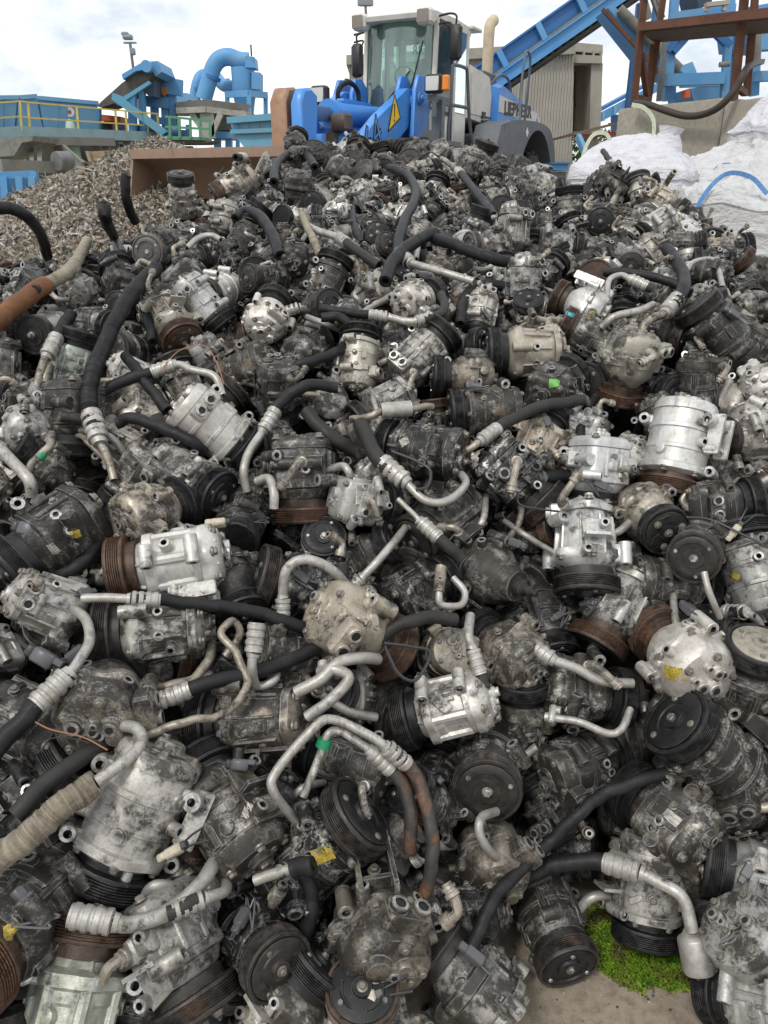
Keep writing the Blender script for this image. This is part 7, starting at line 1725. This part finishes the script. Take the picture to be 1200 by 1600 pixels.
# ------------------------------------------------------------------ stray short pipes and hoses among the castings
ra = random.Random(77)
HPX = [project(p)[:2] for (p, r) in PLACED]
AUTO = []
TAKEN = [(o, project(o.matrix_world.translation)) for o in bpy.data.objects if o.get('group') == HG]
tries = 0
while len(AUTO) < 56 and tries < 4000:
    tries += 1
    v = 240 + (1250) * ra.random() ** 1.25; u = ra.uniform(10, 1190)
    if bare(u, v): continue
    p = hit(u, v, .05); uu, vv, z = project(p)
    if p.z - pile_h(p.x, p.y) > .08 or v < 300 or v > 1180 and ra.random() < .6: continue
    if any(math.hypot(u - a, v - b) < 95 / z * 1.6 for (a, b, *_c) in AUTO): continue
    a = ra.uniform(0, 2 * PI); n = ra.choice((3, 4, 4, 5)); L = ra.uniform(.035, .06) * 1202 / z; pts = [(u, v, ra.uniform(-.03, .01))]; turn = ra.uniform(-.9, .9); x, y = u, v
    for k in range(n - 1):
        x += L * math.cos(a); y -= L * math.sin(a); a += turn * ra.uniform(.5, 1.4)
        pts.append((x, y, ra.uniform(.0, .04) if k < n - 2 else ra.uniform(-.06, .01)))
    kind = ra.choice(('p', 'p', 'q', 'h', 'hp', 'hp')); AUTO.append((u, v, kind))
    T = dict(base=.06)
    if kind in 'pq': e = pipe('x', pts, [(kind, n - 1, ra.uniform(.007, .010))], pad=((0,) if ra.random() < .5 else None), **T)
    elif kind == 'h': e = hose('x', pts, [('h', n - 1, ra.uniform(.011, .015))], **T)
    else: e = hose('x', pts, [('h', 1, ra.uniform(.011, .014)), ('p', n - 1, .009)], **T)
    e['auto'] = 1; TAKEN.append((e, (u, v, z)))
# ------------------------------------------------------------------ labels and paint marks on castings
bpy.context.view_layer.update(); MARK_DG = bpy.context.evaluated_depsgraph_get()
for (px, py, w, h, rot, c) in ((1050, 1052, .040, .026, 20, 'yellow'), (866, 598, .026, .022, 5, 'green'), (1050, 1278, .036, .020, 5, 'white'), (892, 492, .016, .012, 30, 'blue'), (925, 488, .026, .014, 20, 'yellow'),
        (505, 1335, .040, .026, 30, 'yellow'), (688, 1425, .030, .018, 50, 'white'), (1180, 1345, .034, .022, 0, 'white'), (82, 858, .014, .026, 20, 'white'), (118, 835, .020, .018, 10, 'yellow'), (12, 1458, .022, .014, 40, 'yellow'),
        (632, 690, .022, .020, 40, 'white'), (300, 300, .02, .014, 10, 'white'), (610, 255, .034, .026, 70, 'white'), (1150, 900, .018, .014, 0, 'yellow'), (385, 1270, .020, .014, 40, 'white'), (88, 472, .018, .014, 0, 'blue')):
    mark(px, py, w, h, rot, STICK[c])
# ------------------------------------------------------------------ drop the castings nobody can see, then say which one is which
# (which ones those are was found once by sighting along a grid of view lines; the seeds above are fixed)
VIS = globals().get('VIS_PROBE')
if VIS is not None: VIS(COMP, TAKEN)
gone = 0; KEEP = []
HIDDEN_COMP = set(globals().get('HC', []))
HIDDEN_HOSE = set(globals().get('HH', []))
for ci, c in enumerate(COMP):
    if ci in HIDDEN_COMP:
        for o in list(c[0].children_recursive): bpy.data.objects.remove(o)
        bpy.data.objects.remove(c[0]); gone += 1
    else: KEEP.append(c)
COMP = KEEP
for ti, (e, q) in enumerate(list(TAKEN)):
    if ti in HIDDEN_HOSE:
        for o in list(e.children_recursive): bpy.data.objects.remove(o)
        bpy.data.objects.remove(e); TAKEN.remove((e, q))
print('compressors left', len(COMP), 'dropped', gone)
MARKS = [('the corrugated black hose', 165, 540), ('the rusty pipe end', 70, 430), ('the frayed wrapped pipe', 90, 1270), ('the U-shaped silver pipe', 705, 775), ('the paired bent pipes', 500, 1150), ('the green moss', 1010, 1500),
    ('the long slanting thin hose', 870, 1310), ('the drum-ended pipe', 1050, 1390), ('the green label', 866, 598), ('the yellow label', 1050, 1052), ('the pale clutch disc', 1165, 990), ('the bare shaft', 815, 915), ('the bright standing compressor', 915, 850),
    ('the tall silver compressor', 1058, 700), ('the open black hose mouth', 800, 715), ('the white muffler pipe', 620, 640), ('the silver fluted compressor', 262, 882), ('the arched silver pipe', 480, 880), ('the white pipe fork', 520, 1060),
    ('the upright stub hose', 398, 1000), ('the studded pulley face', 45, 890), ('the big rust-rimmed pulley', 35, 1440), ('the stout curved pipe', 240, 1435), ('the greenish bottom compressor', 120, 1550), ('the long-armed bracket', 745, 1560), ('the slotted pulley face', 420, 1470),
    ('the blue-ended hose', 525, 605), ('the big silver compressor', 335, 670), ('the arched thick hose', 650, 390), ('the looped crest hose', 640, 310), ('the straight crest hose', 735, 290), ('the loader bucket', 330, 250), ('the loader cab', 640, 215), ('the wheel arch', 830, 240),
    ('the white bag', 1000, 260), ('the wrinkled bag', 1150, 340), ('the right mound', 1000, 310), ('the downward-bent black hose', 1060, 440), ('the paint-marked compressor', 905, 480), ('the broad black pulley', 965, 630), ('the tilted long dark compressor', 1120, 520), ('the grey-faced pulley', 246, 388),
    ('the left-edge arched hose', 40, 345), ('the bent pipe on the bag', 960, 275), ('the square dark block', 475, 750), ('the pale yellowish compressor', 560, 985), ('the white hose-ended pipe', 905, 1045), ('the round plain rear cap', 890, 1200), ('the blue-lined open hose', 60, 1240), ('the brown bolted rear', 762, 1322), ('the stub hose pair', 560, 488), ('the bucket-side arched hose', 400, 350), ('the level black hose', 320, 945), ('the hanging open hose', 745, 1050), ('the shredded scrap', 60, 360), ('the long grey hose', 820, 645), ('the cream compressor', 268, 505), ('the crimped short hose', 680, 840)]
TW = {'silver': 'bright silver', 'light': 'pale grey', 'grey': 'mid-grey', 'brown': 'brownish', 'dark': 'dark grey', 'black': 'black', 'warm': 'cream-tinged', 'green': 'greenish'}
KW = {'A': 'barrel', 'B': 'long', 'C': 'tapered', 'D': 'fluted', 'E': 'squat', 'F': 'block', 'G': 'bracketed'}
RW = {'k': 'black', 'b': 'brownish', 'r': 'rusty', 'm': 'matt black', 'g': 'grey', 'p': 'pale'}
def rel(u, v, m):
    dx, dy = u - m[1], v - m[2]; d = math.hypot(dx, dy)
    w = ('right of' if dx > 0 else 'left of') if abs(dx) > abs(dy) * 1.2 else ('below' if dy > 0 else 'above')
    return ('just ' if d < 75 else '') + w + ' ' + m[0]
def ranked(u, v): return sorted(MARKS, key=lambda m: math.hypot(u - m[1], v - m[2]))
LAB = []
for (e, u, v, p, hand, tone, rust, kind, ax) in COMP:
    if hand: continue
    tcam = ax.dot(BACK); rx, ry = ax.dot(RIGHT), ax.dot(UP)
    if rust is None: pw = 'pulley missing'
    elif tcam > .62: pw = RW[rust] + ' pulley facing you'
    elif tcam < -.62: pw = 'rear facing you'
    else: pw = RW[rust] + ' pulley ' + (('right' if rx > 0 else 'left') if abs(rx) > abs(ry) else ('up' if ry > 0 else 'down'))
    LAB.append([e, u, v, '%s %s compressor, %s' % (TW[tone], KW[kind], pw), 'compressor'])
for (e, q) in TAKEN:
    if e.get('auto'):
        k = 'black hose' if e['category'] == 'hose' and not any(c.name.startswith('metal') for c in e.children) else 'black hose with silver pipe end' if e['category'] == 'hose' else 'short bent silver pipe'
        del e['auto']; LAB.append([e, q[0], q[1], 'stray ' + k, e['category']])
used = {}
for L in LAB:
    r = ranked(L[1], L[2]); L.append(L[3] + ', ' + rel(L[1], L[2], r[0])); used.setdefault(L[5], []).append(L)
for k, g in list(used.items()):
    if len(g) > 1:
        for L in g:
            r = ranked(L[1], L[2]); L[5] = L[3] + ', ' + rel(L[1], L[2], r[0]) + ' and ' + rel(L[1], L[2], r[1]).replace('just ', '')
            if len(L[5].split()) > 16: L[5] = L[3] + ', ' + rel(L[1], L[2], r[1])
again = {}
for L in LAB: again.setdefault(L[5], []).append(L)
taken = {o['label'] for o in bpy.data.objects if o.get('label') and o.get('label') != 'x'}
for k, g in again.items():
    if len(g) > 1:
        hor = max(L[1] for L in g) - min(L[1] for L in g) > max(L[2] for L in g) - min(L[2] for L in g)
        g.sort(key=lambda L: L[1] if hor else L[2])
        ordw = (['left-hand', 'right-hand'] if hor else ['upper', 'lower']) if len(g) == 2 else (['leftmost', 'middle', 'rightmost'] if hor else ['topmost', 'middle', 'lowest']) if len(g) == 3 else ['first', 'second', 'third', 'fourth', 'fifth', 'sixth'][:len(g)]
        for L, w in zip(g, ordw): L[5] = w + ' ' + L[5]
for L in LAB:
    t = L[5]
    if len(t.split()) > 16: t = ' '.join(t.replace(' compressor,', ',').split()[:16])
    tag(L[0], t, L[4], 'car air-conditioning compressors in the pile' if L[4] == 'compressor' else HG)
labs = [o['label'] for o in bpy.data.objects if o.get('label') and not o.parent]
print('labels', len(labs), 'distinct', len(set(labs)), 'longest', max(len(l.split()) for l in labs))
print('objects', len(bpy.data.objects))
for o in bpy.data.objects:
    if o.name == 'shredded_scrap': print('scrap faces', len(o.data.polygons))
